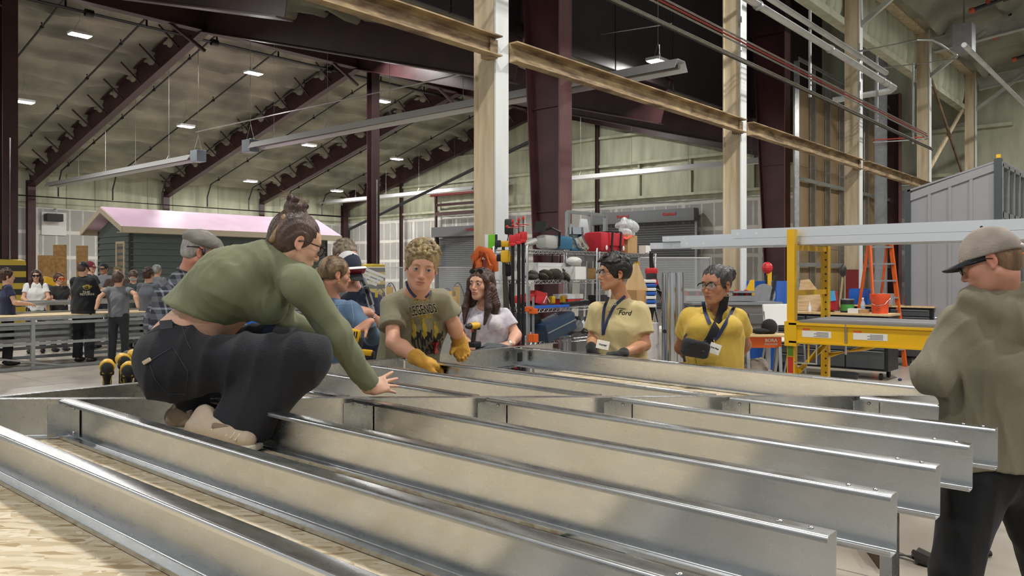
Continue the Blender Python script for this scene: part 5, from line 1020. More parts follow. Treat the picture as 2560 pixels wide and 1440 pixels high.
# ---------------------------------------------------------------- organic surfaces: smooth blended volumes turned into one skin
def A3(v): return np.array([v[0], v[1], v[2]], dtype=np.float32)
def nrm(v): v = A3(v); return v/(np.linalg.norm(v)+1e-9)
class Vol:
    def __init__(s, res, k=.02): s.res, s.k, s.pr = res, k, []
    def cone(s, a, b, ra, rb, k=None, sq=None, op='+', cut=None): s.pr.append(('c', A3(a), A3(b), ra, rb, s.k if k is None else k, sq, op, cut)); return s
    def ell(s, c, r, R=None, k=None, op='+', cut=None):
        r = (r, r, r) if isinstance(r, (int, float)) else r
        s.pr.append(('e', A3(c), np.array(r, np.float32), np.eye(3, dtype=np.float32) if R is None else np.array(R, np.float32), 0, s.k if k is None else k, None, op, cut)); return s
    def box(s, c, h, R=None, rd=.01, k=None, op='+', cut=None): s.pr.append(('b', A3(c), np.array(h, np.float32), np.eye(3, dtype=np.float32) if R is None else np.array(R, np.float32), rd, s.k if k is None else k, None, op, cut)); return s
    def chain(s, pts, rs, k=None, sq=None, op='+'):
        for i in range(len(pts)-1): s.cone(pts[i], pts[i+1], rs[i], rs[i+1], k, sq, op)
        return s
    def mesh(s, noise=None, post=None):
        lo = np.full(3, 1e9); hi = -lo
        def bb(p):
            if p[0] == 'c':
                f = 1/p[6][1] if p[6] else 1.0; r = max(p[3], p[4])*max(1, f); return np.minimum(p[1], p[2])-r, np.maximum(p[1], p[2])+r
            r = float(np.max(p[2]))*(1 if p[0] == 'e' else 1.75); return p[1]-r, p[1]+r
        for p in s.pr:
            if p[7] == '+': a, b = bb(p); lo = np.minimum(lo, a); hi = np.maximum(hi, b)
        h = s.res; lo = lo-3*h-.012; hi = hi+3*h+.012; n = np.ceil((hi-lo)/h).astype(int)+1
        ax = [(lo[i]+h*np.arange(n[i])).astype(np.float32) for i in range(3)]
        F = np.full(n, .2, np.float32)
        for p in s.pr:
            a, b = bb(p); m = p[5]+2.5*h+.02; i0 = np.clip(((a-m-lo)/h).astype(int), 0, n-1); i1 = np.clip(((b+m-lo)/h).astype(int)+1, 1, n)
            if np.any(i1 <= i0): continue
            sl = tuple(slice(i0[i], i1[i]) for i in range(3))
            X, Y, Z = np.meshgrid(*[ax[i][sl[i]] for i in range(3)], indexing='ij', sparse=True)
            if p[0] == 'c':
                a_, d = p[1], p[2]-p[1]; L2 = float(d@d)+1e-12
                px, py, pz = X-a_[0], Y-a_[1], Z-a_[2]; t = np.clip((px*d[0]+py*d[1]+pz*d[2])/L2, 0, 1)
                qx, qy, qz = px-t*d[0], py-t*d[1], pz-t*d[2]
                if p[6]:
                    e, f = nrm(p[6][0]), p[6][1]; w = (qx*e[0]+qy*e[1]+qz*e[2])*(f-1); qx, qy, qz = qx+w*e[0], qy+w*e[1], qz+w*e[2]
                D = np.sqrt(qx*qx+qy*qy+qz*qz)-(p[3]+(p[4]-p[3])*t)
            else:
                c, r, R = p[1], p[2], p[3]; x, y, z = X-c[0], Y-c[1], Z-c[2]
                u, v, w = [R[0, i]*x+R[1, i]*y+R[2, i]*z for i in range(3)]
                if p[0] == 'e':
                    k0 = np.sqrt((u/r[0])**2+(v/r[1])**2+(w/r[2])**2); k1 = np.sqrt((u/r[0]**2)**2+(v/r[1]**2)**2+(w/r[2]**2)**2)+1e-9; D = k0*(k0-1)/k1
                else:
                    rd = p[4]; qx, qy, qz = np.abs(u)-r[0]+rd, np.abs(v)-r[1]+rd, np.abs(w)-r[2]+rd
                    D = np.sqrt(np.maximum(qx, 0)**2+np.maximum(qy, 0)**2+np.maximum(qz, 0)**2)+np.minimum(np.maximum(qx, np.maximum(qy, qz)), 0)-rd
            if p[8] is not None:
                cuts = p[8] if isinstance(p[8], list) else [p[8]]
                for q, nn in cuts: q = A3(q); nn = nrm(nn); D = np.maximum(D, (X-q[0])*nn[0]+(Y-q[1])*nn[1]+(Z-q[2])*nn[2])
            G = F[sl]; k = max(p[5], 1e-5)
            if p[7] == '+': hh = np.clip(.5+.5*(G-D)/k, 0, 1); F[sl] = G*(1-hh)+D*hh-k*hh*(1-hh)
            else: hh = np.clip(.5-.5*(G+D)/k, 0, 1); F[sl] = G*(1-hh)+(-D)*hh+k*hh*(1-hh)
        if noise is not None:
            X, Y, Z = np.meshgrid(*ax, indexing='ij', sparse=True); F = F+noise(X, Y, Z).astype(np.float32)
        neg = F < 0; cnt = sum(neg[i:n[0]-1+i, j:n[1]-1+j, k:n[2]-1+k].astype(np.int8) for i in (0, 1) for j in (0, 1) for k in (0, 1))
        act = (cnt > 0) & (cnt < 8); idx = np.argwhere(act); ids = np.full(act.shape, -1, np.int64); ids[act] = np.arange(len(idx))
        acc = np.zeros((len(idx), 3)); c = np.zeros(len(idx))
        for ax_ in range(3):
            o = [k for k in range(3) if k != ax_]
            for a in (0, 1):
                for b in (0, 1):
                    A = idx.copy(); A[:, o[0]] += a; A[:, o[1]] += b; Bq = A.copy(); Bq[:, ax_] += 1
                    fa, fb = F[A[:, 0], A[:, 1], A[:, 2]], F[Bq[:, 0], Bq[:, 1], Bq[:, 2]]; m = (fa < 0) != (fb < 0)
                    t = np.where(m, fa/np.where(m, fa-fb, 1), 0); pt = A.astype(float); pt[:, ax_] += t
                    acc[m] += pt[m]; c[m] += 1
        V = lo+h*acc/c[:, None]; Q = []
        for ax_ in range(3):
            o = [(ax_+1) % 3, (ax_+2) % 3]; s0 = [slice(None)]*3; s1 = [slice(None)]*3; s0[ax_] = slice(0, n[ax_]-1); s1[ax_] = slice(1, n[ax_])
            d = neg[tuple(s0)].astype(np.int8)-neg[tuple(s1)].astype(np.int8); E = np.argwhere(d != 0)
            E = E[(E[:, o[0]] > 0) & (E[:, o[1]] > 0) & (E[:, o[0]] < n[o[0]]-1) & (E[:, o[1]] < n[o[1]]-1)]
            if not len(E): continue
            sg = d[E[:, 0], E[:, 1], E[:, 2]]
            def cid(da, db): C = E.copy(); C[:, o[0]] -= da; C[:, o[1]] -= db; return ids[C[:, 0], C[:, 1], C[:, 2]]
            q = np.stack([cid(1, 1), cid(0, 1), cid(0, 0), cid(1, 0)], 1); q[sg < 0] = q[sg < 0][:, ::-1]; Q.append(q)
        return V, np.concatenate(Q)
def join(parts):
    Vs, Qs, o = [], [], 0
    for V, Q in parts: Vs.append(V); Qs.append(Q+o); o += len(V)
    return np.concatenate(Vs), np.concatenate(Qs)
def np_obj(name, V, Q, m, parent, base, cols=None, label=None, relax=1):
    V = V.copy()
    for _ in range(relax):      # one light smoothing pass
        acc = np.zeros_like(V); c = np.zeros(len(V))
        for i in range(4): np.add.at(acc, Q[:, i], V[Q[:, (i+1) % 4]]+V[Q[:, (i+3) % 4]]); np.add.at(c, Q[:, i], 2)
        V = V*.5+acc/np.maximum(c, 1)[:, None]*.5
    V = V-np.array(base); me = bpy.data.meshes.new(name); nq = len(Q)
    me.vertices.add(len(V)); me.vertices.foreach_set('co', V.astype(np.float32).ravel())
    me.loops.add(nq*4); me.loops.foreach_set('vertex_index', Q.astype(np.int32).ravel())
    me.polygons.add(nq); me.polygons.foreach_set('loop_start', np.arange(0, nq*4, 4, dtype=np.int32))
    me.polygons.foreach_set('use_smooth', np.ones(nq, dtype=bool)); me.update(calc_edges=True); me.validate()
    for x in (m if isinstance(m, (list, tuple)) else [m]): me.materials.append(x)
    if cols is not None:
        a = me.color_attributes.new('Col', 'FLOAT_COLOR', 'POINT'); a.data.foreach_set('color', np.concatenate([cols, np.ones((len(V), 1))], 1).astype(np.float32).ravel())
    o = bpy.data.objects.new(name, me); COL.objects.link(o); o.parent = parent
    if label: o['label'] = label
    return o
def folds(amp=.004, sc=1.0, seed=0, ax=(0, 0, 1)):
    r = np.random.default_rng(seed); ks = r.normal(size=(5, 3))*np.array([26, 26, 11])*sc; ph = r.random(5)*6.28; wk = r.normal(size=(2, 3))*9*sc
    def f(X, Y, Z):
        w1 = np.sin(X*wk[0, 0]+Y*wk[0, 1]+Z*wk[0, 2]); w2 = np.sin(X*wk[1, 0]+Y*wk[1, 1]+Z*wk[1, 2]+1); s = 0
        for i in range(5): q = np.sin(X*ks[i, 0]+Y*ks[i, 1]+Z*ks[i, 2]+ph[i]+1.6*w1+1.2*w2); s = s+(1-np.abs(q))**1.5 if i % 2 else s+q*.5
        return -amp*(s-.8)
    return f
def cloth(name, c, c2=None, **k): return mat(name, c, k.pop('rough', .88), c2=c2, scale=k.pop('scale', 5), bump=k.pop('bump', .25), bscale=k.pop('bscale', 160), sheen=.1, **k)
SKM = mat('skin', 'ffffff', .48, var=.0, spec=.4); N, L, b = nodes(SKM); at = N.new('ShaderNodeAttribute'); at.attribute_name = 'Col'; L.new(at.outputs['Color'], b.inputs['Base Color'])
nz = N.new('ShaderNodeTexNoise'); nz.inputs['Scale'].default_value = 350; bp = N.new('ShaderNodeBump'); bp.inputs['Strength'].default_value = .08; bp.inputs['Distance'].default_value = .002; tc = N.new('ShaderNodeTexCoord'); L.new(tc.outputs['Object'], nz.inputs[0]); L.new(nz.outputs['Fac'], bp.inputs['Height']); L.new(bp.outputs[0], b.inputs['Normal'])
b.inputs['Subsurface Weight'].default_value = .06; b.inputs['Subsurface Radius'].default_value = (.02, .008, .005)
EYW = mat('eye_white', 'bdb3ab', .3); IRB = mat('iris_brown', '2f2019', .15); IRG = mat('iris_blue_grey', '37414a', .15); LENS = mat('spectacle_lens', 'dfe6ea', .05, alpha=.1, spec=.4)
def hairm(name, c, c2): return mat(name, c, .42, c2=c2, scale=26, stretch=(1, 1, .3), bump=.9, bscale=70, detail=6)
def basis(f, up=(0, 0, 1)):
    f = nrm(f); x = nrm(np.cross(f, A3(up))); z = np.cross(x, f); return np.stack([x, f, z], 1)   # columns: right, forward, up
def add_head(S, c, R, s=1.0, fem=0.0, mouth=0.0):
    T = lambda x, y, z: c+R@np.array([x, y, z])*s
    def e(x, y, z, r, k=.012, op='+'): r = (r,)*3 if isinstance(r, float) else r; S.ell(T(x, y, z), tuple(q*s for q in r), R, k*s, op)
    def co(a, b, ra, rb, k=.012, op='+'): S.cone(T(*a), T(*b), ra*s, rb*s, k*s, None, op)
    jw = 1-.12*fem
    e(0, -.014, .032, (.074, .094, .083)); e(0, .032, .035, (.06, .058, .055), .03); e(0, .03, -.025, (.058*jw, .058, .062), .03)
    for q in (-1, 1): co((q*.053*jw, -.008, -.05), (q*.018, .06, -.088), .018, .019, .03)
    e(0, .028, -.062, (.045*jw, .05, .036), .03); e(0, .066, -.094, (.021, .017, .017), .02)
    for q in (-1, 1): e(q*.04, .056, -.022, (.022, .02, .02), .025)
    co((-.036, .077, .026), (.036, .077, .026), .011, .011, .018)
    for q in (-1, 1): e(q*.032, .098, .004, (.019, .017, .013), .012, '-')
    co((0, .084, .012), (0, .105, -.026), .0075, .0105, .009); e(0, .103, -.031, (.0105, .011, .009), .006)
    for q in (-1, 1): e(q*.0125, .093, -.034, (.0075, .009, .007), .005)
    for q in (-1, 1): e(q*.006, .102, -.042, (.0035, .004, .003), .002, '-')
    e(0, .082, -.056, (.026, .014, .02), .012)
    e(0, .0925, -.0565, (.0225, .007, .0058), .005); e(0, .0905, -.0675, (.018, .008, .0068), .006); e(0, .101, -.0622, (.0215, .009, .0016+.004*mouth), .003, '-')
    for q in (-1, 1):
        e(q*.0315, .0795, .004, .0142, .004); e(q*.0315, .0955, .0035, (.0122, .0115, .0037), .003, '-')
        e(q*.076, -.012, -.002, (.008, .0185, .031), .006); e(q*.0835, -.008, .002, (.005, .0105, .018), .004, '-'); e(q*.079, -.004, -.028, (.006, .008, .01), .005)
def skin_cols(V, skin, heads, seed=0):
    col = np.tile(np.array(srgb(skin)), (len(V), 1)); r = 1+.05*np.sin(V[:, :1]*40+np.sin(V[:, 1:2]*33))*np.sin(V[:, 2:3]*37); col = col*r
    for c, R, s, lip in heads:
        L_ = (V-c)@R/s; x, y, z = L_[:, 0], L_[:, 1], L_[:, 2]
        def blob(cx, cy, cz, rx, ry, rz): return np.clip(1.3-((x-cx)/rx)**2-((y-cy)/ry)**2-((z-cz)/rz)**2, 0, 1)[:, None]
        w = blob(0, .098, -.062, .026, .02, .0115); col = col*(1-w*.75)+np.array(srgb(lip))*w*.75
        ck = (np.maximum(blob(.042, .065, -.025, .028, .05, .024), blob(-.042, .065, -.025, .028, .05, .024))+blob(0, .105, -.03, .016, .02, .014)); col = col*(1-.08*ck*np.array([0, 1, .9]))
        er = np.maximum(blob(.08, -.01, 0, .012, .024, .034), blob(-.08, -.01, 0, .012, .024, .034)); col = col*(1-.18*er*np.array([0, 1, 1]))
    return np.clip(col, 0, 1)
def add_hand(S, w, d, n, curl=(.3, .3, .35, .4), spread=.06, s=1.0, side=1, fat=1.0, thumb=(.75, .6, .35), tc=.3):
    """wrist w, finger direction d, palm normal n; side=+1 puts the thumb along d x n"""
    d = nrm(d); n = nrm(A3(n)-d*float(A3(n)@d)); b = np.cross(d, n)*side; w = A3(w); R = np.stack([b, d, n], 1)
    S.box(w+d*.047*s, (.037*s*fat, .047*s, .0135*s*fat), R, .012*s*fat, .012*s); S.cone(w-d*.02*s, w+d*.03*s, .026*s*fat, .027*s*fat, .02*s, (n, 1.35))
    S.ell(w+d*.03*s+b*.022*s+n*.008*s, (.02*s*fat, .03*s, .014*s*fat), R, .012*s)
    for i, (o, L, r) in enumerate(((.029, .074, .0089), (.0098, .082, .0091), (-.0095, .076, .0087), (-.028, .06, .0078))):
        p = w+d*(.086-.006*abs(i-1))*s+b*o*s; ang = spread*(1.4-i)*1.3; dr = nrm(d*math.cos(ang)+b*math.sin(ang)); nn = n; a = 0
        for j, f in enumerate((.46, .3, .24)):
            a += curl[i]*(1.0 if j == 0 else 1.15); q = p+(dr*math.cos(a)+nn*math.sin(a))*L*f*s
            S.cone(p, q, r*s*fat*(1-.09*j), r*s*fat*(.93-.09*j), .005*s if j == 0 else .003*s); p = q
    p = w+d*.022*s+b*.026*s+n*.006*s; t = nrm(b*thumb[0]+d*thumb[1]+n*thumb[2]); q = p+t*.042*s; S.cone(p, q, .0135*s*fat, .0105*s*fat, .01*s)
    t2 = nrm(t*math.cos(tc)+nrm(d*.8+n*.5)*math.sin(tc)); S.cone(q, q+t2*.03*s, .0105*s*fat, .0085*s*fat, .003*s)

def pv(px, py, Y): return np.array([(px-CX)/FPX*Y, Y, CAMH-(py-HY)/FPX*Y])
class Person:
    def __init__(s, label, px, Y, h=1.72, yaw=0.0, skin='c99b80', lip='b0695f', head_s=1.0, fem=0.0, lean=0.0, build=1.0):
        """yaw: facing, 0 = towards the camera, 90 = towards the right of the picture, 180 = away"""
        s.label, s.skin, s.lip, s.hs, s.fem, s.b = label, skin, lip, head_s, fem, build
        a = math.radians(yaw); s.f = np.array([math.sin(a), -math.cos(a), 0]); s.r = np.cross(s.f, [0, 0, 1]); X = (px-CX)/FPX*Y; k = h/1.72; s.k = k
        o = np.array([X, Y, 0]); s.base = o.copy(); J = s.J = {}; q = lambda f, r, z: o+s.f*f*k+s.r*r*k+np.array([0, 0, z*k])
        J['pel'] = q(0, 0, .93); J['chest'] = q(lean*.3, 0, 1.22); J['neck'] = q(lean*.5, 0, 1.44); J['head'] = q(lean*.7+.02, 0, 1.6)
        for n_, sd in (('R', 1), ('L', -1)):
            J['sh'+n_] = q(lean*.45, sd*.175*(1-.1*fem), 1.38); J['el'+n_] = q(lean*.4, sd*.25, 1.1); J['wr'+n_] = q(lean*.5+.12, sd*.22, .88)
            J['hip'+n_] = q(0, sd*.09, .9); J['kn'+n_] = q(.02, sd*.11, .48); J['an'+n_] = q(0, sd*.12, .08)
        s.face = s.f.copy(); s.up = np.array([0, 0, 1.]); s.hands = {}; s.parts = []
        s.t = None
    def start(s, group=None):
        s.t = thing('person', s.label, 'person', VW2(s.base[0], s.base[1], 0), -AZ, group); s.R = basis(s.face, s.up); s.c = A3(s.J['head']).astype(float); return s
    def loc(s, x, y, z): return s.c+s.R@np.array([x, y, z])*s.hs
    def body(s, res=.0045, hres=.0034, arms=(1, 1), forearm=.047, mouth=0.0, hand_kw={}, core=True, neck_r=.052, legs=False):
        J, b = s.J, s.b*s.k; parts = []
        S = Vol(hres, .012); add_head(S, s.c, s.R, s.hs, s.fem, mouth)
        nb = A3(J['neck']); S.cone(s.loc(0, -.025, -.055), nb-np.array([0, 0, .02]), neck_r*s.hs, (neck_r+.006)*s.hs, .02); S.cone(nb-nrm(nb-A3(J['chest']))*.01, (nb*.6+A3(J['chest'])*.4)-s.f*.015, .05, .055, .03, (A3(J['shR'])-A3(J['shL']), .7)); parts.append(S.mesh())
        if core:
            lat = (A3(J['shR'])-A3(J['shL']), .68); S = Vol(.016, .04); S.cone(J['pel'], J['chest'], .078*b, .078*b, .03, lat); S.cone(J['chest'], nb-nrm(nb-A3(J['chest']))*.08, .07*b, .04*b, .03, lat)
            S.cone(J['shL'], J['shR'], .045*b, .045*b)
            for n_ in 'RL': S.cone(J['hip'+n_], J['kn'+n_], .065*b, .045*b); S.cone(J['kn'+n_], J['an'+n_], .045*b, .032*b)
            parts.append(S.mesh())
        for n_, on_ in zip('RL', arms):
            if not on_: continue
            S = Vol(res, .02); S.chain([J['sh'+n_], J['el'+n_]], [.042*b, .038*b]); mid = A3(J['el'+n_])*.7+A3(J['wr'+n_])*.3
            S.cone(J['el'+n_], mid, .038*b, forearm*.88*b); S.cone(mid, J['wr'+n_], forearm*.88*b, .027*b)
            kw = s.hands.get(n_)
            if kw is not None and not kw.get('glove'): add_hand(S, J['wr'+n_], **{k_: v for k_, v in kw.items() if k_ != 'glove'})
            parts.append(S.mesh())
        parts += getattr(s, 'extra_parts', [])
        V, Q = join(parts); s.body_V, s.body_Q = V, Q; s.body_o = np_obj('body', V, Q, SKM, s.t, s.base, skin_cols(V, s.skin, [(s.c, s.R, s.hs, s.lip)])); return s
    def glove(s, n_, m, fat=1.3, cuff=.06, res=.0042, label=None):
        kw = {k_: v for k_, v in s.hands[n_].items() if k_ != 'glove'}; kw['fat'] = fat; S = Vol(res, .01); add_hand(S, s.J['wr'+n_], **kw)
        w = A3(s.J['wr'+n_]); d = nrm(A3(s.J['el'+n_])-w); S.cone(w, w+d*cuff, .034*fat/1.25, .042*fat/1.25, .01); V, Q = S.mesh(folds(.0018, 2.2, 4)); np_obj('glove', V, Q, m, s.t, s.base, label=label)
    def eyes(s, iris=IRB, look=(0, 0), brow='3a2a20', lash=True, browm=None):
        R3_ = Matrix(s.R.tolist()); bs = Vector(s.base)
        for q in (-1, 1):
            c = s.loc(q*.0315, .0815, .0038); g = s.R@nrm([look[0]*.5, 1, look[1]*.5]); mb = MB().ball(Vector(c)-bs, .0128*s.hs, 14); o = obj('eye', mb, EYW, s.t, 60)
            obj('iris', MB().lathe([(.0068*s.hs, -.0008), (.0064*s.hs, .0007), (.001, .0012)], Vector(c+g*.0122*s.hs)-bs, Vector(g), 14), iris, o, 60)
            if lash: obj('eyelash', MB().tube([Vector(s.loc(q*(.0195+.0245*t), .0945-.006*abs(t-.35)*1.6, .0045+.0058*math.sin(math.pi*(t*.9+.05)))) - bs for t in [i/6 for i in range(7)]], .0011*s.hs, 5), mat('lash_dark', '241a16', .6), s.t)
            bm_ = browm or mat('brow_'+brow, brow, .8)
            obj('eyebrow', MB().tube([Vector(s.loc(q*(.013+.036*t), .0945-.014*t*t, .0215+.006*math.sin(math.pi*(.2+t*.65)))) - bs for t in [i/5 for i in range(6)]], [r*s.hs for r in (.0022, .0034, .0036, .0032, .0024, .0012)], 6), bm_, s.t, 60)
        return s
    def hair(s, V_, m, noise=None, name='hair', label=None, relax=1): V, Q = V_.mesh(noise); return np_obj(name, V, Q, m, s.t, s.base, label=label, relax=relax)
    def haircap(s, res, t=.012, front=.0, nape=-.06, k=.012, side=-.03):
        """cap of hair over the skull, opened for the face"""
        S = Vol(res, k); S.ell(s.loc(0, -.016, .036), tuple((q+t)*s.hs for q in (.0755, .0955, .085)), s.R); S.ell(s.loc(0, -.05, -.02 if nape < -.055 else .0), tuple((q+t*(1 if nape < -.055 else .4))*s.hs for q in ((.062, .05, .055) if nape < -.055 else (.058, .044, .05))), s.R, .03)
        S.ell(s.loc(0, .112+front, -.028), (.088*s.hs, .082*s.hs, .088*s.hs), s.R, .012, '-'); S.box(s.loc(0, .04, nape-.1), (.12, .22, .1), s.R, .01, .012, '-')
        for q in (-1, 1): S.ell(s.loc(q*.088, -.006, -.012), (.022*s.hs, .024*s.hs, .036*s.hs), s.R, .008, '-')
        return S
    def shirt(s, m, res=.008, sleeve=.55, hem=None, r=1.0, fold=.004, seed=0, neckhole=.07, long=False, name='shirt', vneck=0.0, bust=0.0, belly=0.0, cuffr=.045, sl_r=1.0, extra=None, hemcut=None, slk=.03, width=.68):
        J, b = s.J, s.b*s.k*r; lat = (A3(J['shR'])-A3(J['shL']), width); S = Vol(res, .04); nb = A3(J['neck']); ch, pe = A3(J['chest']), A3(J['pel']); up_ = nrm(ch-pe)
        hp = pe-up_*.06 if hem is None else pe+up_*hem; cut = (hp, -up_) if hemcut is None else hemcut
        S.cone(pe-up_*.12, ch, .118*b, .112*b, .05, lat, '+', cut); S.cone(ch, nb-nrm(nb-ch)*.075, .112*b, .075*b, .05, lat)
        for n_ in 'RL': S.cone(nb-[0, 0, .045], A3(J['sh'+n_])-[0, 0, .012], .05*b, .046*b, .04)
        S.cone(nb-[0, 0, .02], nb-[0, 0, .05], .06, .075, .03)
        if bust:
            for q in (-1, 1): S.ell(ch+s.f*.085*b+s.r*q*.07*b+[0, 0, .045], (.062*bust, .06*bust, .06*bust), None, .05)
        if belly: S.ell(pe+s.f*.05+[0, 0, .14], (.15*belly, .12*belly, .15*belly), basis(s.f), .08)
        for n_ in 'RL':
            a, e, w = A3(J['sh'+n_]), A3(J['el'+n_]), A3(J['wr'+n_])
            if long: S.cone(a, e, .054*b*sl_r, .05*b*sl_r, slk); S.cone(e, w, .05*b*sl_r, cuffr, .03, None, '+', (w, w-e))
            else: q = a+(e-a)*sleeve; S.cone(a, a+(e-a)*(sleeve+.25), .052*b*sl_r, .064*b*sl_r, slk, None, '+', (q, e-a))
        if neckhole: S.cone(nb-[0, 0, .005]+s.f*.01, nb+nrm(A3(J['head'])-nb)*.09, neckhole*.82, neckhole*.98, .008, None, '-')
        if vneck: S.cone(nb+s.f*.1, nb-[0, 0, vneck]+s.f*.15, .055, .012, .01, None, '-')
        if extra: extra(S)
        V, Q = S.mesh(folds(fold, 1.0, seed)); s.shirt_o = np_obj(name, V, Q, m, s.t, s.base); s.shirt_V, s.shirt_Q = V, Q; return s.shirt_o
    def pants(s, m, res=.012, r=1.0, flare=1.0, fold=.004, seed=3, name='trousers', top=.07):
        J, b = s.J, s.b*s.k*r; S = Vol(res, .04); pe = A3(J['pel']); up_ = nrm(A3(J['chest'])-pe); lat = (A3(J['hipR'])-A3(J['hipL']), .7)
        S.cone(pe-up_*.06, pe+up_*top, .11*b, .108*b, .04, lat, '+', (pe+up_*top, up_))
        for n_ in 'RL':
            h, k_, a = [A3(J[x+n_]) for x in ('hip', 'kn', 'an')]; S.cone(h, k_, .096*b, .07*b, .04); S.cone(k_, a, .07*b, .062*b*flare, .02, None, '+', (a, a-k_))
        V, Q = S.mesh(folds(fold, .9, seed)); return np_obj(name, V, Q, m, s.t, s.base)
    def shoes(s, m, yaw=None):
        mb = MB(); bs = Vector(s.base)
        for n_ in 'RL':
            a = Vector(s.J['an'+n_]) - bs; f = Vector(s.f)
            o = obj('shoe', MB().ball(a+f*.06-Vector((0, 0, .035)), (.05, .13, .045), 12, Matrix(basis(s.f).tolist())), m, s.t, 60)
    def band(s, pts, w, th, m, name, label=None, up=None):
        """flat strap through points given in view axes"""
        bs = Vector(s.base); mb = MB(); pts = [Vector(p)-bs for p in pts]; n = len(pts); vs = []
        for i, p in enumerate(pts):
            d = (pts[min(i+1, n-1)]-pts[max(i-1, 0)]).normalized(); u = Vector(up[i] if isinstance(up, list) else up or (0, -1, 0)); x = d.cross(u).normalized(); z = x.cross(d).normalized()
            for a, b_ in ((-w/2, 0), (w/2, 0), (w/2, th), (-w/2, th)): vs.append(p+x*a+z*b_)
        mb.add(vs, [(i*4+j, i*4+(j+1) % 4, i*4+4+(j+1) % 4, i*4+4+j) for i in range(n-1) for j in range(4)]+[(3, 2, 1, 0), (4*n-4, 4*n-3, 4*n-2, 4*n-1)])
        o = obj(name, mb, m, s.t, 40); 
        if label: o['label'] = label
        return o
    def glasses(s, m, lens=LENS, w=.026, h=.017, name='glasses', y=.106, z=.003, rim=.0016, full=True, wrap=0.0):
        bs = Vector(s.base); mb = MB(); L_ = MB(); T = lambda x, yy, zz: Vector(s.loc(x, yy, zz))-bs
        for q in (-1, 1):
            ring = [T(q*.0335+w*math.cos(a), y-.004-wrap*abs(math.cos(a)+q)*.5, z+h*math.sin(a)*(1 if math.sin(a) > 0 else 1.0)) for a in [2*math.pi*i/18 for i in range(18)]]
            if full: mb.tube(ring+[ring[0]], rim*s.hs, 6)
            else: mb.tube(ring[:10], rim*s.hs*2.3, 6)
            L_.add(ring, [tuple(range(18))]); L_.add([p+Vector(s.R[:, 1])*.001 for p in ring], [tuple(range(18))[::-1]])
            mb.tube([T(q*(.0335+w), y-.006-wrap, z+h*.45), T(q*.077, y-.04, z+.008), T(q*.083, .0, z+.004), T(q*.079, -.025, z-.008)], rim*s.hs*1.1, 6)
        mb.tube([T(-.009, y-.001, z+.004), T(.009, y-.001, z+.004)], rim*s.hs, 6)
        o = obj(name, mb, m, s.t, 60); obj('lens', L_, lens, o, None, 'tinted lens' if lens is not LENS else 'clear lens'); return o
    def project(s, me_name, me, o2w, dirv, m, target=None, lift=.0025, parent=None, label=None):
        """lay flat lettering or emblem meshes onto the shirt front: each vertex is pressed along dirv"""
        from mathutils.bvhtree import BVHTree
        V, Q = (target or (s.shirt_V, s.shirt_Q)); bvh = BVHTree.FromPolygons([Vector(v) for v in V], Q.tolist()); d = Vector(dirv).normalized()
        bm = bmesh.new(); bm.from_mesh(me)
        bmesh.ops.subdivide_edges(bm, edges=[e for e in bm.edges if e.calc_length() > .012], cuts=1); bmesh.ops.triangulate(bm, faces=bm.faces)
        for v in bm.verts:
            w = o2w @ v.co; hit = bvh.ray_cast(w-d*.6, d)
            if hit[0] is not None and (hit[0]-w).length < .3: w = hit[0]-d*lift
            v.co = w-Vector(s.base)
        mm = bpy.data.meshes.new(me_name); bm.to_mesh(mm); bm.free(); mm.materials.append(m); o = bpy.data.objects.new(me_name, mm); COL.objects.link(o); o.parent = parent or s.t
        if label: o['label'] = label
        return o
def frame_mat(loc, x, y): x = Vector(x).normalized(); y = Vector(y).normalized(); z = x.cross(y); return Matrix.Translation(Vector(loc)) @ Matrix((x, y, z)).transposed().to_4x4()
# ---------------------------------------------------------------- the people
NAVY = cloth('navy_strap', '1f2a52', rough=.6, bump=.1)
HB = hairm('hair_brown', '5e463a', '33241f'); HBK = hairm('hair_black', '1d1a1b', '0d0c0d'); HCUR = hairm('hair_sandy_curl', 'a58f62', '54452e'); HDB = hairm('hair_dark_brown', '4a2d20', '22130e'); HHL = hairm('hair_highlighted', '8d7452', '3c2b20'); HGR = hairm('hair_grey', 'a9a6a2', '77736f'); HSB = hairm('hair_salt_pepper', '3b3a3c', '1c1b1d')
TORT = mat('tortoiseshell', '3a2218', .25, c2='150c0a', scale=60); GLK = mat('glasses_black', '131314', .3)
from mathutils.bvhtree import BVHTree
def ribbon(p, pts, w, m, name, lift=.006, label=None, target=None, wid=None):
    """strap pressed on the clothing along the line of sight of the camera-facing side"""
    V, Q = target or join([(p.shirt_V, p.shirt_Q), (p.body_V, p.body_Q)]); bv = BVHTree.FromPolygons([Vector(v) for v in V], Q.tolist()); out = []; eye = Vector((0, 0, CAMH))
    for i in range(len(pts)-1):
        for t_ in range(7 if i == len(pts)-2 else 6):
            a, c_ = pts[i], pts[i+1]; f = t_/6; px, py = a[0]+(c_[0]-a[0])*f, a[1]+(c_[1]-a[1])*f; d = (Vector(pv(px, py, 1))-eye).normalized(); h_ = bv.ray_cast(eye, d)
            Yd = a[2]+(c_[2]-a[2])*f; q_ = Vector(pv(px, py, Yd))
            if h_[0] is not None and abs(h_[0].y-Yd) < .25: q_ = h_[0]-d*lift
            out.append(q_)
    for _ in range(2): out = [out[0]]+[(out[i-1]+out[i]*2+out[i+1])/4 for i in range(1, len(out)-1)]+[out[-1]]
    return p.band(out, w, .0018, m, name, label, (0, -1, 0))
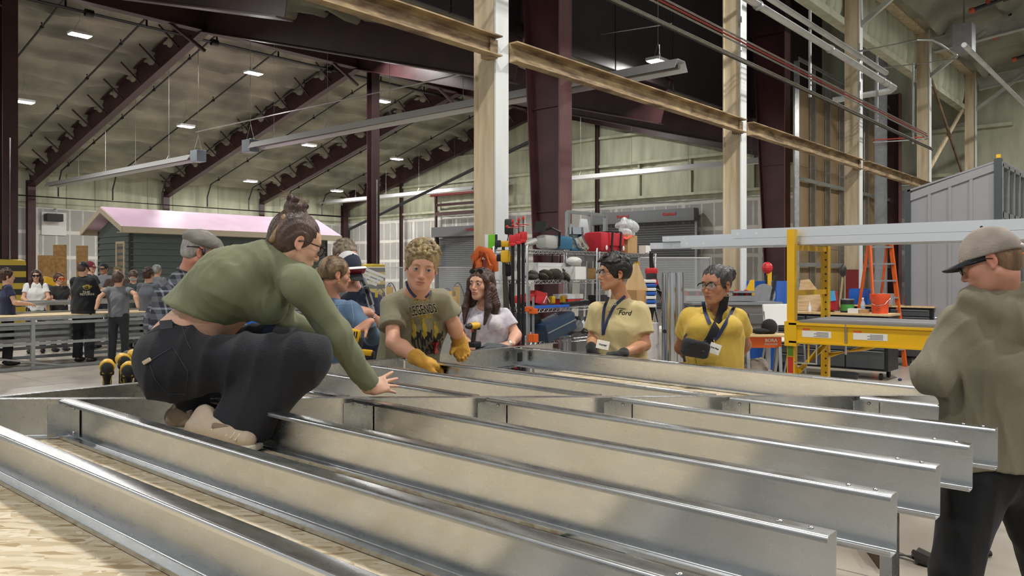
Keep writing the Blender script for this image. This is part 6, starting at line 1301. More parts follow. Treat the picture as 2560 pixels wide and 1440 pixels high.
# 1 crouching woman -------------------------------------------------
g = Person('person with a bun crouching on the steel frame in olive top and dark jeans', 470, 2.95, 1.68, 90, 'd6a98f', 'b9776c', .93, 1.0, build=.85)
J = g.J
J['pel'] = pv(452, 872, 2.95); J['chest'] = pv(600, 712, 2.96); J['neck'] = pv(694, 646, 2.96); J['head'] = pv(738, 607, 2.97)
J['shR'] = pv(752, 712, 2.80); J['shL'] = pv(718, 672, 3.12); J['elR'] = pv(842, 838, 2.86); J['wrR'] = pv(926, 968, 3.02)
J['elL'] = pv(700, 800, 3.22); J['wrL'] = pv(836, 846, 3.38)
J['hipR'] = pv(430, 912, 2.86); J['hipL'] = pv(440, 900, 3.06); J['knR'] = pv(762, 888, 2.74); J['knL'] = pv(715, 862, 3.2); J['anR'] = pv(578, 1062, 2.78); J['anL'] = pv(470, 1030, 3.0)
g.face = nrm([.76, .55, -.36]); g.up = nrm([.3, .2, .93]); g.f = nrm([.85, .1, -.5]); g.r = nrm([0, -1, 0])
g.hands['R'] = dict(d=(.62, .78, .05), n=(-.35, .55, -.35), curl=(.02, .05, .08, .1), spread=.14, s=.9, side=1, thumb=(.98, .02, .1), tc=.05)
bt = Vol(.009, .05); bt.cone(pv(456, 858, 2.95), pv(600, 722, 2.96), .112, .1, .05, ((0, 1, 0), .72))
for n_ in 'RL': bt.cone(J['hip'+n_], J['kn'+n_], .06, .045).cone(J['kn'+n_], J['an'+n_], .045, .032)
g.extra_parts = [bt.mesh()]; g.start(); g.body(.004, .003, core=False)
OLV = cloth('olive_knit', '7b8063', '6d7256', bump=.12, bscale=300)
S = Vol(.0055, .05); lat = ((0, 1, 0), .70)
cutp = (pv(455, 738, 2.95), nrm([-.80, 0, -.25])); cA = [(pv(440, 745, 2.95), (-1.0, 0, -.25))]
S.cone(pv(474, 804, 2.95), pv(585, 708, 2.96), .122, .128, .05, lat, '+', [(pv(510, 780, 2.95), (-.36, 0, -.93))])
S.cone(pv(585, 708, 2.96), pv(664, 668, 2.96), .128, .1, .06, lat); S.ell(pv(668, 768, 2.9), (.075, .06, .065), None, .06); S.ell(pv(668, 760, 3.03), (.07, .06, .06), None, .06)
S.cone(J['shL'], J['shR'], .06, .062, .05); S.cone(pv(678, 668, 2.96), pv(700, 652, 2.96), .085, .062, .04)
S.cone(J['shR'], J['elR'], .06, .05, .04); S.cone(J['elR'], A3(J['wrR'])+(A3(J['wrR'])-A3(J['elR']))*.02, .049, .038, .03, None, '+', (A3(J['wrR'])-nrm(A3(J['wrR'])-A3(J['elR']))*.012, A3(J['wrR'])-A3(J['elR'])))
S.cone(J['shL'], J['elL'], .06, .05, .05); S.cone(J['elL'], J['wrL'], .05, .042, .03)
S.cone(pv(694, 640, 2.96), pv(738, 600, 2.97), .06, .075, .012, None, '-')
fo = folds(.0026, 1.7, 11)
V, Q = S.mesh(fo); np_obj('top', V, Q, OLV, g.t, g.base)
JEAN = cloth('dark_denim', '1b1e28', '0f1118', scale=3, bump=.4, bscale=220)
S = Vol(.007, .05)
S.cone(pv(448, 898, 2.95), pv(478, 852, 2.95), .138, .13, .05, ((0, 1, 0), .82), '+', [(pv(440, 808, 2.95), (-.3, 0, 1.0)), (pv(480, 798, 2.95), (.22, 0, .92))])
S.ell(pv(430, 912, 2.86), (.11, .095, .11), None, .05); S.ell(pv(438, 905, 3.05), (.105, .095, .105), None, .05)
S.cone(J['hipR'], J['knR'], .118, .082, .05); S.cone(J['hipL'], J['knL'], .115, .088, .06); S.ell(J['knR'], .086, None, .03)
S.cone(pv(748, 902, 2.74), pv(612, 1062, 2.78), .086, .112, .05, ((0, 1, 0), 1.15), '+', [(pv(600, 1076, 2.78), (-.32, 0, -1.0))])
S.cone(pv(700, 880, 3.2), pv(500, 1010, 3.0), .085, .11, .05, ((0, 1, 0), 1.2), '+', (pv(480, 1022, 3.0), (-.6, 0, -.9)))
V, Q = S.mesh(folds(.0085, .62, 21)); jn = np_obj('jeans', V, Q, JEAN, g.t, g.base)
bs = Vector(g.base); mv = lambda px, py, Y: Vector(pv(px, py, Y))-bs
from mathutils.bvhtree import BVHTree
_bv = BVHTree.FromPolygons([Vector(v) for v in V], Q.tolist())
def onj(px, py, bv=None, lift=.002):
    d = Vector(pv(px, py, 1.0))-Vector((0, 0, CAMH)); d.normalize(); h = (bv or _bv).ray_cast(Vector((0, 0, CAMH)), d); return (h[0]-d*lift-bs) if h[0] is not None else mv(px, py, 2.8)
st = mat('jean_stitch', '3b3d46', .8)
m = MB()
for pl in ([(372, 905), (398, 888), (432, 868), (470, 930), (464, 985), (420, 985), (388, 950), (372, 905)], [(362, 835), (420, 815), (500, 822)], [(455, 815), (470, 860), (480, 875)]):
    m.tube([onj(a+(c-a)*t/6, b_+(d_-b_)*t/6) for (a, b_), (c, d_) in zip(pl, pl[1:]) for t in range(6)], .0016, 4)
obj('pocket_stitching', m, st, jn, None)
obj('waist_patch', MB().add([onj(398, 802), onj(430, 799), onj(432, 820), onj(400, 824)], [(0, 1, 2, 3)]), mat('patch_grey', '34363d', .7), jn)
obj('pocket_card', MB().obox(onj(367, 903, lift=.006), (.03, .01, .014), R3(0, -30, 0), .003), mat('card_beige', 'c9b79f', .7), g.t)
# bun and hair
S = g.haircap(.0035, .007, -.006, -.075, side=0)
S.ell(g.loc(0, -.05, .128), (.042, .042, .038), g.R, .014)
cc = g.c
def strands(c, R, amp, fr, seed=0):
    def f(X, Y, Z):
        x = (X-c[0])*R[0, 0]+(Y-c[1])*R[1, 0]+(Z-c[2])*R[2, 0]; y = (X-c[0])*R[0, 1]+(Y-c[1])*R[1, 1]+(Z-c[2])*R[2, 1]; z = (X-c[0])*R[0, 2]+(Y-c[1])*R[1, 2]+(Z-c[2])*R[2, 2]
        a = np.arctan2(x, z+.25); return amp*(np.sin(a*fr+2*np.sin(y*18+seed))+.6*np.sin(a*fr*2.3+y*60+np.sin(z*50)))
    return f
hg = g.hair(S, HB, strands(g.c, g.R, .0011, 110))
S = Vol(.0035, .008); S.cone(g.loc(.034, -.088, .07), g.loc(.034, -.1, -.03), .013, .012); g.hair(S, hairm('hair_blond_streak', 'a98a5f', '6b5236'), strands(g.c, g.R, .001, 130), 'hair_streak', 'blond streak at the back of the head')
S = Vol(.0035, .008); 
for k in range(7): a = k*.9; S.cone(g.loc(.026*math.cos(a), -.05+.026*math.sin(a), .115), g.loc(.034*math.cos(a+1.2), -.05+.034*math.sin(a+1.2), .15+.012*math.sin(a*2)), .015, .013)
g.hair(S, HDB, strands(g.c, g.R, .001, 90), 'hair_bun', 'tight brown bun')
m = MB()
for k in range(16):
    a = rng.random()*6.28; r0 = .02; p0 = g.loc(r0*math.cos(a), -.045+r0*math.sin(a), .14); p1 = g.loc(.05*math.cos(a), -.06+.045*math.sin(a), .155+.02*rng.random()); p2 = g.loc(.08*math.cos(a), -.07+.06*math.sin(a), .14+.04*rng.random()); m.tube([Vector(p)-bs for p in (p0, p1, p2)], [.0012, .0009, .0005], 4)
obj('flyaway_hair', m, hairm('hair_light_tips', '8a6a45', '5b432c'), hg)
g.eyes(IRB, (0, -.4), '4a3328'); g.glasses(TORT, w=.027, h=.021, rim=.0026)
g.band([g.loc(-.055, .02, -.105), g.loc(-.02, -.055, -.075), g.loc(.045, -.045, -.082), g.loc(.066, .01, -.12)], .022, .002, NAVY, 'lanyard', 'navy lanyard round the neck', [(0, 0, 1)]*2+[(0, -1, .3)]*2)
g.band([pv(678, 752, 2.93), pv(670, 800, 2.92), pv(663, 838, 2.92)], .02, .002, NAVY, 'lanyard_strap', None, (0, -1, 0)); g.band([pv(690, 755, 2.93), pv(688, 800, 2.92), pv(667, 838, 2.92)], .02, .002, NAVY, 'lanyard_strap', None, (.3, -1, 0))
# canvas shoes
CV = cloth('canvas_beige', 'c6b6a2', 'ab9a86', bump=.3, bscale=400); SOL = mat('shoe_rubber', 'd9d2c4', .5)
for nm, heel, toe, ank in (('R', pv(475, 1072, 2.76), pv(632, 1100, 2.68), pv(512, 1062, 2.77)), ('L', pv(425, 1044, 2.98), pv(560, 1052, 2.92), pv(462, 1030, 2.98))):
    h_, t_, a_ = A3(heel), A3(toe), A3(ank); d_ = t_-h_
    S = Vol(.004, .02); S.cone(h_+d_*.12+[0, 0, .004], h_+d_*.9-[0, 0, .002], .036, .034, .02, ((0, 0, 1), 1.1)); S.cone(h_+d_*.15+[0, 0, .01], a_+[0, 0, .03], .04, .04, .03); S.cone(h_+d_*.35+[0, 0, .02], h_+d_*.7+[0, 0, .01], .036, .03, .03)
    V, Q = S.mesh(folds(.001, 3, 8)); so = np_obj('shoe', V, Q, CV, g.t, g.base, label='beige canvas high-top shoe')
    hb, db = Vector(h_)-bs, Vector(d_)
    obj('sole', MB().obox(hb+db*.52-Vector((0, 0, .036)), (db.length*1.08, .082, .022), Matrix(basis(np.cross([0, 0, 1], d_)).tolist()), .009), SOL, so, 40)
    ml = MB()
    for q in range(6):
        c_ = hb+db*(.46+.075*q)+Vector((0, -.02, .036-.004*q)); ml.tube([c_+Vector((-.012, -.016, -.016)), c_+Vector((.0, -.008, .002)), c_+Vector((.012, .02, .008))], .0034, 6)
    obj('laces', ml, mat('lace_cream', 'e2d8c4', .8), so); obj('tongue', MB().obox(hb+db*.66+Vector((0, -.004, .03)), (.12, .04, .02), R3(0, 8, 0), .008), mat('tongue_dark_canvas', '8a7b6a', .9), so, 50)  # cream laces over a tongue darker than the canvas upper
    obj('heel_stripe', MB().obox(hb+db*.02+Vector((0, 0, .03)), (.012, .03, .07), R3(0, -12, 0), .004), mat('heel_tape', '5b5048', .8), so)
    if nm == 'L':
        sb = Vector(a_)-bs+Vector((-.005, -.0415, .02)); pts = []
        for q in range(10): rr = .0135 if q % 2 == 0 else .0055; pts.append((rr*math.sin(q*math.pi/5), rr*math.cos(q*math.pi/5)))
        obj('patch', MB().lathe([(.022, -.002), (.022, .002)], sb, (0, -1, 0), 20), mat('patch_cream', 'd6c9b6', .7), so); obj('star', MB().plate(pts, sb+Vector((0, -.0035, 0)), (1, 0, 0), (0, 0, 1), -.001), INK, so, None, 'black star on the round patch')

# 2 leaning boy ------------------------------------------------------
b2 = Person('person with curly sandy hair, printed t-shirt and yellow gloves, leaning over the frame', 1030, 5.0, 1.78, 8, 'cf9c84', 'b0665c', 1.09, 0)
J = b2.J; J['pel'] = pv(1012, 945, 4.98); J['chest'] = pv(1035, 815, 4.8); J['neck'] = pv(1042, 728, 4.6); J['head'] = pv(1054, 666, 4.42)
J['shR'] = pv(978, 762, 4.66); J['shL'] = pv(1105, 752, 4.66); J['elR'] = pv(983, 856, 4.5); J['wrR'] = pv(1056, 903, 4.42); J['elL'] = pv(1133, 808, 4.72); J['wrL'] = pv(1148, 852, 4.9)
b2.face = nrm([.14, -.95, -.24]); b2.up = nrm([.16, -.22, .95])
b2.hands['R'] = dict(d=(.8, .45, -.28), n=(.1, .3, -.9), curl=(.45, .5, .5, .5), spread=.04, s=1.05, side=-1, glove=1)
b2.hands['L'] = dict(d=(.25, -.25, -.95), n=(.2, -.95, -.1), curl=(.55, .6, .6, .6), spread=.02, s=1.05, side=1, glove=1, thumb=(.6, .6, .5))
b2.start(); b2.body(.0042, .003, forearm=.05, neck_r=.058)
YG = cloth('yellow_leather', 'c99b3c', 'a97c2a', scale=14, bump=.4, bscale=60)
b2.glove('R', YG, 1.4, .05, label='yellow leather work glove'); b2.glove('L', YG, 1.4, .06, label='yellow leather work glove')
OT = cloth('olive_tee', '8b876f', '7d7962', bump=.15)
b2.shirt(OT, .006, .62, None, 1.13, .0045, 5, .075, sl_r=1.08)
S = b2.haircap(.0036, .014, .004, -.045)
r_ = np.random.default_rng(3)
for k in range(150):
    th, ph = r_.random()*6.28, r_.random()*1.25; x, y, z = .09*math.sin(ph)*math.cos(th), -.01+.105*math.sin(ph)*math.sin(th), .04+.095*math.cos(ph)
    if y > .088 and z < .07: continue
    S.ell(b2.loc(x, y, z), tuple(q*(.8+.5*r_.random()) for q in (.013, .011, .012)), None, .004)
b2.hair(S, HCUR, lambda X, Y, Z: .0018*np.sin(X*330+2*np.sin(Z*240))*np.sin(Z*310+2*np.sin(Y*260)), relax=0)
b2.eyes(IRG, (-.2, .35), '8d7350')

YP = mat('print_yellow', 'b9a23c', .7); BP = mat('print_black', '1d1d22', .7); CP_ = mat('print_cream', 'd9d3bf', .7); RP = mat('print_red', 'b23a3a', .6)
dv = (.03, 1, -.12); xr = (1, .0, .17); yu = (-.17, .0, 1)
def prn(nm, s_, px, py, size, m, lift=.003, **k): b2.project(nm, text_mesh(s_, size, **k), frame_mat(pv(px, py, 4.6), xr, yu) @ Matrix.Diagonal((.52, 1, 1, 1)), dv, m, lift=lift, label=None)
prn('print_text', 'OUT LINE', 1057, 752, .035, YP, bold=.001); prn('print_text', 'LEGENDS', 1060, 776, .067, CP_, bold=.0045); prn('print_text', 'LEGENDS', 1060, 776, .067, BP, .0045, bold=.0015); prn('print_text', 'THE WAY', 1063, 792, .035, YP, bold=.001); prn('print_text', 'Pecos', 1060, 876, .06, BP, shear=.3, bold=.001)
def flat(polys): mb = MB(); [mb.plate(p, (0, 0, 0), (1, 0, 0), (0, 1, 0), .0005) for p in polys]; me = bpy.data.meshes.new('emblem'); me.from_pydata([tuple(v) for v in mb.v], [], mb.f); return me
def ellp(cx, cy, rx, ry, n=12, a=0): return [(cx+rx*math.cos(2*math.pi*i/n)*math.cos(a)-ry*math.sin(2*math.pi*i/n)*math.sin(a), cy+rx*math.cos(2*math.pi*i/n)*math.sin(a)+ry*math.sin(2*math.pi*i/n)*math.cos(a)) for i in range(n)]
horse = [ellp(0, 0, .034, .02, 14, .25), [(-.03, 0), (-.036, -.05), (-.03, -.09), (-.022, -.09), (-.024, -.05), (-.012, -.01)], [(.0, -.01), (-.008, -.05), (-.002, -.095), (.006, -.095), (.004, -.05), (.014, -.01)], [(.02, 0), (.024, -.045), (.018, -.085), (.026, -.085), (.034, -.045), (.034, 0)], [(.022, .0), (.045, .03), (.052, .028), (.038, -.005)], [(-.034, .01), (-.05, -.03), (-.044, -.055), (-.034, -.02)]]
rider = [ellp(0, .045, .017, .03), ellp(.002, .082, .009, .01), ellp(.002, .09, .015, .003), [(-.014, .03), (-.03, .0), (-.022, -.02), (-.004, .01)], ellp(-.012, .01, .02, .014)]
for px, sc in ((1036, 1.0), (1062, 1.05), (1088, .9)):
    M_ = frame_mat(pv(px, 838, 4.6), xr, yu) @ Matrix.Diagonal((sc*.72, sc, 1, 1)); b2.project('print_horse', flat(horse), M_, dv, BP); b2.project('print_rider', flat(rider), M_, dv, YP, lift=.0042)
b2.project('print_badge', flat([[(-.02, -.035), (.02, -.035), (.02, .035), (-.02, .035)]]), frame_mat(pv(1084, 868, 4.6), xr, yu), dv, RP, lift=.004)
b2.shoes(BLK); b2.pants(cloth('grey_trousers', '4a4b4d'), .014)

# 3 brunette ---------------------------------------------------------
g3 = Person('person with long dark brown hair in a white v-neck t-shirt beside the first cream column', 1222, 5.9, 1.66, -14, 'd2a088', 'b05f5a', .98, 1)
J = g3.J; J['head'] = pv(1203, 712, 5.88); J['neck'] = pv(1214, 763, 5.92); J['chest'] = pv(1220, 822, 5.92); J['pel'] = pv(1222, 915, 5.95); J['shR'] = pv(1172, 782, 5.95); J['shL'] = pv(1262, 786, 5.9); J['elR'] = pv(1152, 835, 5.98); J['wrR'] = pv(1180, 872, 5.75); J['elL'] = pv(1291, 838, 5.85); J['wrL'] = pv(1275, 860, 5.65)
g3.face = nrm([-.50, -.85, .03]); g3.hands['L'] = dict(d=(-.95, -.2, -.15), n=(0, .2, -1), curl=(.35, .35, .35, .4), side=1, s=.9)
g3.start(); g3.body(.0045, .0032, mouth=.5, neck_r=.045); g3.eyes(IRB, (.1, .15), '2c1d18')
g3.shirt(cloth('white_print_tee', 'd9d5da', 'b9b3bf', scale=22), .0075, .6, None, .98, .0035, 9, .072, vneck=.13, bust=1.0)
S = g3.haircap(.004, .014, -.008, -.2)
for q in (-1, 1):
    S.chain([g3.loc(q*.015, .045, .105), g3.loc(q*.078, .045, .03), g3.loc(q*.088, .04, -.07)], [.018, .017, .021]); S.chain([g3.loc(q*.088, .04, -.07), g3.loc(q*.102, .055, -.17), g3.loc(q*.088, .085, -.29)], [.024, .028, .009]); S.chain([g3.loc(q*.075, -.02, -.03), g3.loc(q*.1, -.03, -.15), g3.loc(q*.11, -.02, -.25)], [.04, .045, .02])
S.cone(g3.loc(0, -.07, 0), g3.loc(0, -.08, -.2), .075, .06)
g3.hair(S, HDB, strands(g3.c, g3.R, .0012, 80)); 
o = g3.glasses(GLK, mat('dark_lens', '1a1a1c', .1), y=.075, z=.098, h=.018, name='sunglasses'); o['label'] = 'dark sunglasses pushed up on the hair'
m = MB().ball(Vector(g3.loc(0, .07, -.185))-Vector(g3.base), .004, 8).tube([Vector(g3.loc(-.05, .02, -.12))-Vector(g3.base), Vector(g3.loc(0, .068, -.18))-Vector(g3.base), Vector(g3.loc(.05, .02, -.12))-Vector(g3.base)], .001, 4); obj('necklace', m, mat('gold', 'c9a35a', .3, 1), g3.t)
w = Vector(g3.J['wrL'])-Vector(g3.base); obj('watch', MB().lathe([(.031, -.009), (.033, 0), (.031, .009)], w, (-.9, -.2, -.2), 18), mat('watch_silver', 'cfcac2', .3, .8), g3.t, 50)
g3.shoes(BLK); g3.pants(cloth('blue_jeans_plain', '39465c'), .014)
t = thing('work_gloves', 'grey work gloves lying on the frame edge by the brunette', 'gloves', VW2(*(pv(1240, 868, 5.6)-np.array([0, 0, .004]))), -AZ)
obj('glove_fabric', MB().tube([(-.14, 0, -.005), (-.06, 0, .012), (.03, 0, .008), (.09, 0, .0)], [.018, .026, .024, .016], 10).tube([(-.14, -.03, -.01), (-.05, -.035, .0), (.04, -.02, .0)], [.014, .02, .018], 8), mat('glove_grey', '55585c', .85, bump=.4), t, 60)
d_ = drill(VW2(*pv(1186, 868, 5.55)), -AZ+2.6, 'cordless drill standing at the frame edge in front of the brunette', 0); d_.scale = (.78, .78, .78)

# 4 young man in tan shirt -------------------------------------------
h4 = Person('person with thick black hair, safety glasses and a pale tan t-shirt with script lettering', 1548, 5.48, 1.74, -16, 'c08c6c', 'a5604f', 1.01, .1)
J = h4.J; J['head'] = pv(1535, 684, 5.44); J['neck'] = pv(1552, 748, 5.5); J['chest'] = pv(1550, 822, 5.5); J['pel'] = pv(1548, 930, 5.52); J['shR'] = pv(1494, 777, 5.46); J['shL'] = pv(1600, 777, 5.46); J['elR'] = pv(1483, 846, 5.5); J['wrR'] = pv(1478, 874, 5.34); J['elL'] = pv(1612, 862, 5.42); J['wrL'] = pv(1552, 886, 5.2)
h4.face = nrm([-.95, -.30, .0]); h4.hands['R'] = dict(d=(.1, -.25, -.95), n=(.5, .2, -.2), curl=(.4,)*4, side=1, glove=1); h4.hands['L'] = dict(d=(-.93, .1, -.1), n=(0, .1, -1), curl=(.3,)*4, side=1, glove=1)
h4.start(); h4.body(.0045, .003, forearm=.043, neck_r=.05); h4.eyes(IRB, (0, 0), '1d1716')
BG = cloth('black_glove', '17181a', '2a2b2e', bump=.3, bscale=80); h4.glove('R', BG, 1.15, .03, label='black work glove'); h4.glove('L', BG, 1.15, .03, label='black work glove')
h4.shirt(cloth('pale_tan_tee', 'cdbf8f', 'bfb082', bump=.15), .0065, .68, None, 1.11, .003, 13, .062, sl_r=1.12)
S = h4.haircap(.0036, .018, .002, -.035)
r_ = np.random.default_rng(5)
for k in range(70):
    th, ph = r_.random()*6.28, r_.random()*1.15; x, y, z = .088*math.sin(ph)*math.cos(th), -.008+.105*math.sin(ph)*math.sin(th), .045+.095*math.cos(ph)
    S.cone(h4.loc(x, y, z), h4.loc(x*1.1, y+.03, z-.012), .014, .007, .006)
h4.hair(S, HBK, strands(h4.c, h4.R, .0012, 95), relax=0); h4.glasses(GLK, full=False, w=.03, h=.02, wrap=.008, y=.11)
bs4 = Vector(h4.base); tv = lambda px, py, Y: Vector(pv(px, py, Y))
ribbon(b2, [(1018, 702, 4.5), (1021, 716, 4.5), (1029, 730, 4.5), (1040, 742, 4.5)], .024, NAVY, 'lanyard', .004, 'navy lanyard under the collar')
ribbon(b2, [(1076, 726, 4.5), (1068, 738, 4.5), (1062, 743, 4.5)], .02, NAVY, 'lanyard', .004)
ribbon(h4, [(1563, 740, 5.25), (1536, 764, 5.2), (1522, 792, 5.18), (1511, 822, 5.16), (1508, 838, 5.16)], .019, NAVY, 'lanyard', label='navy lanyard with name badge'); ribbon(h4, [(1521, 742, 5.25), (1510, 770, 5.2), (1507, 812, 5.18), (1508, 838, 5.16)], .02, NAVY, 'lanyard')
BDG = mat('badge_paper', 'e9e9e6', .5); c_ = tv(1507, 862, 5.1)-bs4; nb_ = obj('name_badge', MB().obox(c_, (.082, .003, .055), R3(0, 12, 3), .001), BDG, h4.t, None, 'white name badge'); obj('badge_clip', MB().tube([tv(1510, 838, 5.15)-bs4, c_+Vector((0, 0, .03))], .003, 6), mat('gold', 'c9a35a'), h4.t)
lettering('badge_print', 'Hunter', .018, INK, nb_, c_+Vector((0, -.0025, 0)), (1, 0, -.2), (.2, 0, 1), bold=.0004)
me = text_mesh('Ford', .045, shear=.35, bold=.0006); h4.project('print_text', me, frame_mat(pv(1564, 783, 5.35), (1, 0, -.06), (.06, 0, 1)), (0, 1, 0), BP)
h4.project('print_flourish', flat([[(-.045, .013), (-.03, .022), (.0, .019), (.024, .022), (.0, .0235), (-.03, .0255), (-.048, .016)]]), frame_mat(pv(1562, 781, 5.35), (1, 0, -.06), (.06, 0, 1)), (0, 1, 0), BP)
h4.band([h4.loc(-.04, .045, -.115), Vector(pv(1522, 762, 5.19)), Vector(pv(1540, 762, 5.19)), h4.loc(.03, 0, -.13)], .003, .002, mat('watch_silver', 'cfcac2'), 'necklace')
h4.shoes(BLK); h4.pants(cloth('dark_trousers', '2b2c30'), .014)

# 5 woman in yellow ---------------------------------------------------
w5 = Person('person in a yellow top with safety glasses and a black sling bag, hands behind back', 1782, 4.9, 1.68, -10, 'a9765a', '8f5046', 1.0, .7, build=1.17)
J = w5.J; J['head'] = pv(1790, 713, 4.88); J['neck'] = pv(1793, 770, 4.95); J['chest'] = pv(1785, 832, 4.93); J['pel'] = pv(1782, 945, 4.95); J['shR'] = pv(1727, 795, 4.95); J['shL'] = pv(1843, 795, 4.97); J['elR'] = pv(1704, 868, 5.12); J['wrR'] = pv(1755, 910, 5.25); J['elL'] = pv(1860, 862, 5.14); J['wrL'] = pv(1810, 912, 5.27)
w5.face = nrm([-.72, -.68, -.08]); w5.hands['R'] = dict(d=(.8, .2, -.3), n=(0, -1, 0), curl=(.6,)*4, side=1); w5.hands['L'] = dict(d=(-.8, .2, -.3), n=(0, -1, 0), curl=(.6,)*4, side=-1)
w5.start(); w5.body(.005, .0032, neck_r=.05); w5.eyes(IRB, (0, -.1), '241a17')
w5.shirt(cloth('yellow_top', 'd3b351', 'c4a443', bump=.12), .007, .5, -.14, 1.10, .003, 17, .075, vneck=.17, bust=1.1, belly=.9, name='top', width=.8)
S = w5.haircap(.0038, .009, -.008, -.03); S.ell(w5.loc(0, -.13, .055), (.05, .04, .048), w5.R, .02); r_ = np.random.default_rng(8)
for k in range(26): q = r_.normal(size=3); q /= np.linalg.norm(q); S.ell(w5.loc(q[0]*.045, -.13+q[1]*.04, .058+q[2]*.042), .014, None, .006)
w5.hair(S, HSB, strands(w5.c, w5.R, .0014, 60)); w5.glasses(GLK, full=False, w=.03, h=.019, wrap=.006, y=.11)
bs5 = Vector(w5.base); obj('earring', MB().ball(Vector(w5.loc(.084, -.006, -.035))-bs5, .004, 8), mat('pearl', 'ece4dc', .2), w5.t)
BST = cloth('black_webbing', '14151a', '1c1d22', bump=.2)
ribbon(w5, [(1812, 742, 4.85), (1806, 775, 4.78), (1793, 810, 4.74), (1777, 845, 4.74), (1758, 872, 4.74)], .052, BST, 'bag_strap', .012, 'black sling bag strap'); ribbon(w5, [(1836, 765, 4.85), (1824, 790, 4.8), (1795, 842, 4.74), (1784, 850, 4.72)], .022, NAVY, 'lanyard', .014, 'navy lanyard'); ribbon(w5, [(1758, 755, 4.86), (1762, 780, 4.8), (1775, 810, 4.76)], .022, NAVY, 'lanyard', .01)
S = Vol(.006, .02); S.box(pv(1739, 872, 4.64), (.085, .035, .052), basis((.0, -1, 0), (.22, 0, 1)), .03); V, Q = S.mesh(folds(.003, 1.6, 2))
bag = thing('sling_bag', 'black sling bag worn across the front of the woman in yellow', 'bag', VW2(w5.base[0], w5.base[1], 0), -AZ); np_obj('pouch', V, Q, BST, bag, w5.base); obj('zip', MB().tube([tv(1712, 866, 4.61)-bs5, tv(1740, 856, 4.6)-bs5, tv(1766, 852, 4.61)-bs5], .003, 6), GLK, bag); obj('badge_dot', MB().lathe([(.006, 0), (.006, .003)], tv(1758, 878, 4.602)-bs5, (0, -1, 0), 14).lathe([(.0045, 0.003), (.0045, .004)], tv(1758, 878, 4.602)-bs5, (0, -1, 0), 14), mat('patch_grey', '34363d'), bag)
w5.band([tv(1712, 905, 4.68), tv(1706, 870, 4.72), tv(1712, 842, 4.8), tv(1716, 835, 4.9)], .015, .002, BST, 'thin_strap')
c_ = tv(1787, 872, 4.66)-bs5; nb_ = obj('name_badge', MB().obox(c_, (.066, .003, .062), R3(0, 20, 0), .001), BDG, w5.t, None, 'white name badge'); lettering('badge_print', 'Rose Plaza', .011, INK, nb_, c_+Vector((0, -.0025, .004)), (1, 0, -.35), (.35, 0, 1), bold=.0004); obj('badge_clip', MB().tube([tv(1785, 850, 4.68)-bs5, c_+Vector((0, 0, .03))], .003, 6), mat('gold', 'c9a35a'), w5.t)
w5.shoes(BLK); w5.pants(cloth('yellow_trousers', 'c9ab4b', 'bb9c3f'), .012, 1.12)

# 6 man in hoodie ------------------------------------------------------
m6 = Person('person from behind in faded olive hoodie and grey cap at the right edge', 2490, 3.1, 1.8, 205, 'c58f78', 'b0665c', 1.0, 0)
J = m6.J; J['head'] = pv(2476, 655, 3.02); J['neck'] = pv(2505, 752, 3.08); J['chest'] = pv(2498, 905, 3.1); J['pel'] = pv(2496, 1130, 3.12); J['shR'] = pv(2618, 815, 3.14); J['shL'] = pv(2408, 808, 3.06); J['elL'] = pv(2336, 935, 3.04); J['wrL'] = pv(2405, 985, 3.34); J['elR'] = pv(2690, 930, 3.1); J['wrR'] = pv(2600, 985, 3.4)
J['hipL'] = pv(2440, 1190, 3.1); J['hipR'] = pv(2552, 1190, 3.14); J['knL'] = pv(2388, 1430, 3.05); J['knR'] = pv(2620, 1425, 3.2); J['anL'] = pv(2368, 1690, 3.12); J['anR'] = pv(2680, 1660, 3.25)
m6.face = nrm([-.74, .52, -.38]); m6.up = nrm([-.15, .2, .95]); m6.f = nrm([-.2, .98, 0]); m6.start(); m6.body(.006, .0032, arms=(0, 1)); m6.eyes(IRB, (0, 0), '6b5238')
HOD = cloth('faded_olive_fleece', '857f6c', '746e5b', scale=2.5, bump=.2, bscale=220)
def hood(S):
    nb = A3(J['neck'])
    S.cone(nb+[-.15, -.06, .01], nb+[.0, -.12, -.07], .05, .07, .03); S.cone(nb+[.0, -.12, -.07], nb+[.16, -.07, .01], .07, .055, .03); S.cone(nb+[-.04, -.11, -.12], nb+[.08, -.11, -.12], .05, .05, .03)
    S.chain([nb+[-.12, .02, .005], nb+[-.06, -.07, .02], nb+[.04, -.08, .03], nb+[.12, -.03, .03]], [.035, .042, .042, .036], .015); S.cone(nb+[-.11, .08, -.03], nb+[-.12, 0, -.01], .035, .038, .03)
m6.shirt(HOD, .0062, 1, .0, 1.42, .0058, 31, 0, True, 'hoodie', sl_r=.98, cuffr=.05, extra=hood, hemcut=(pv(2496, 1163, 3.12), (0, 0, -1)), width=.74)
BKP = cloth('black_trouser_cloth', '0b0c0f', '111216', bump=.2); m6.pants(BKP, .009, 1.22, 1.15, .004, 5, top=.03); m6.shoes(BLK)
S = m6.haircap(.0038, .001, -.012, -.075); m6.hair(S, hairm('hair_light_brown', '8a6a4c', '5d4630'), strands(m6.c, m6.R, .0008, 120))
m6.glasses(GLK, w=.026, h=.018)
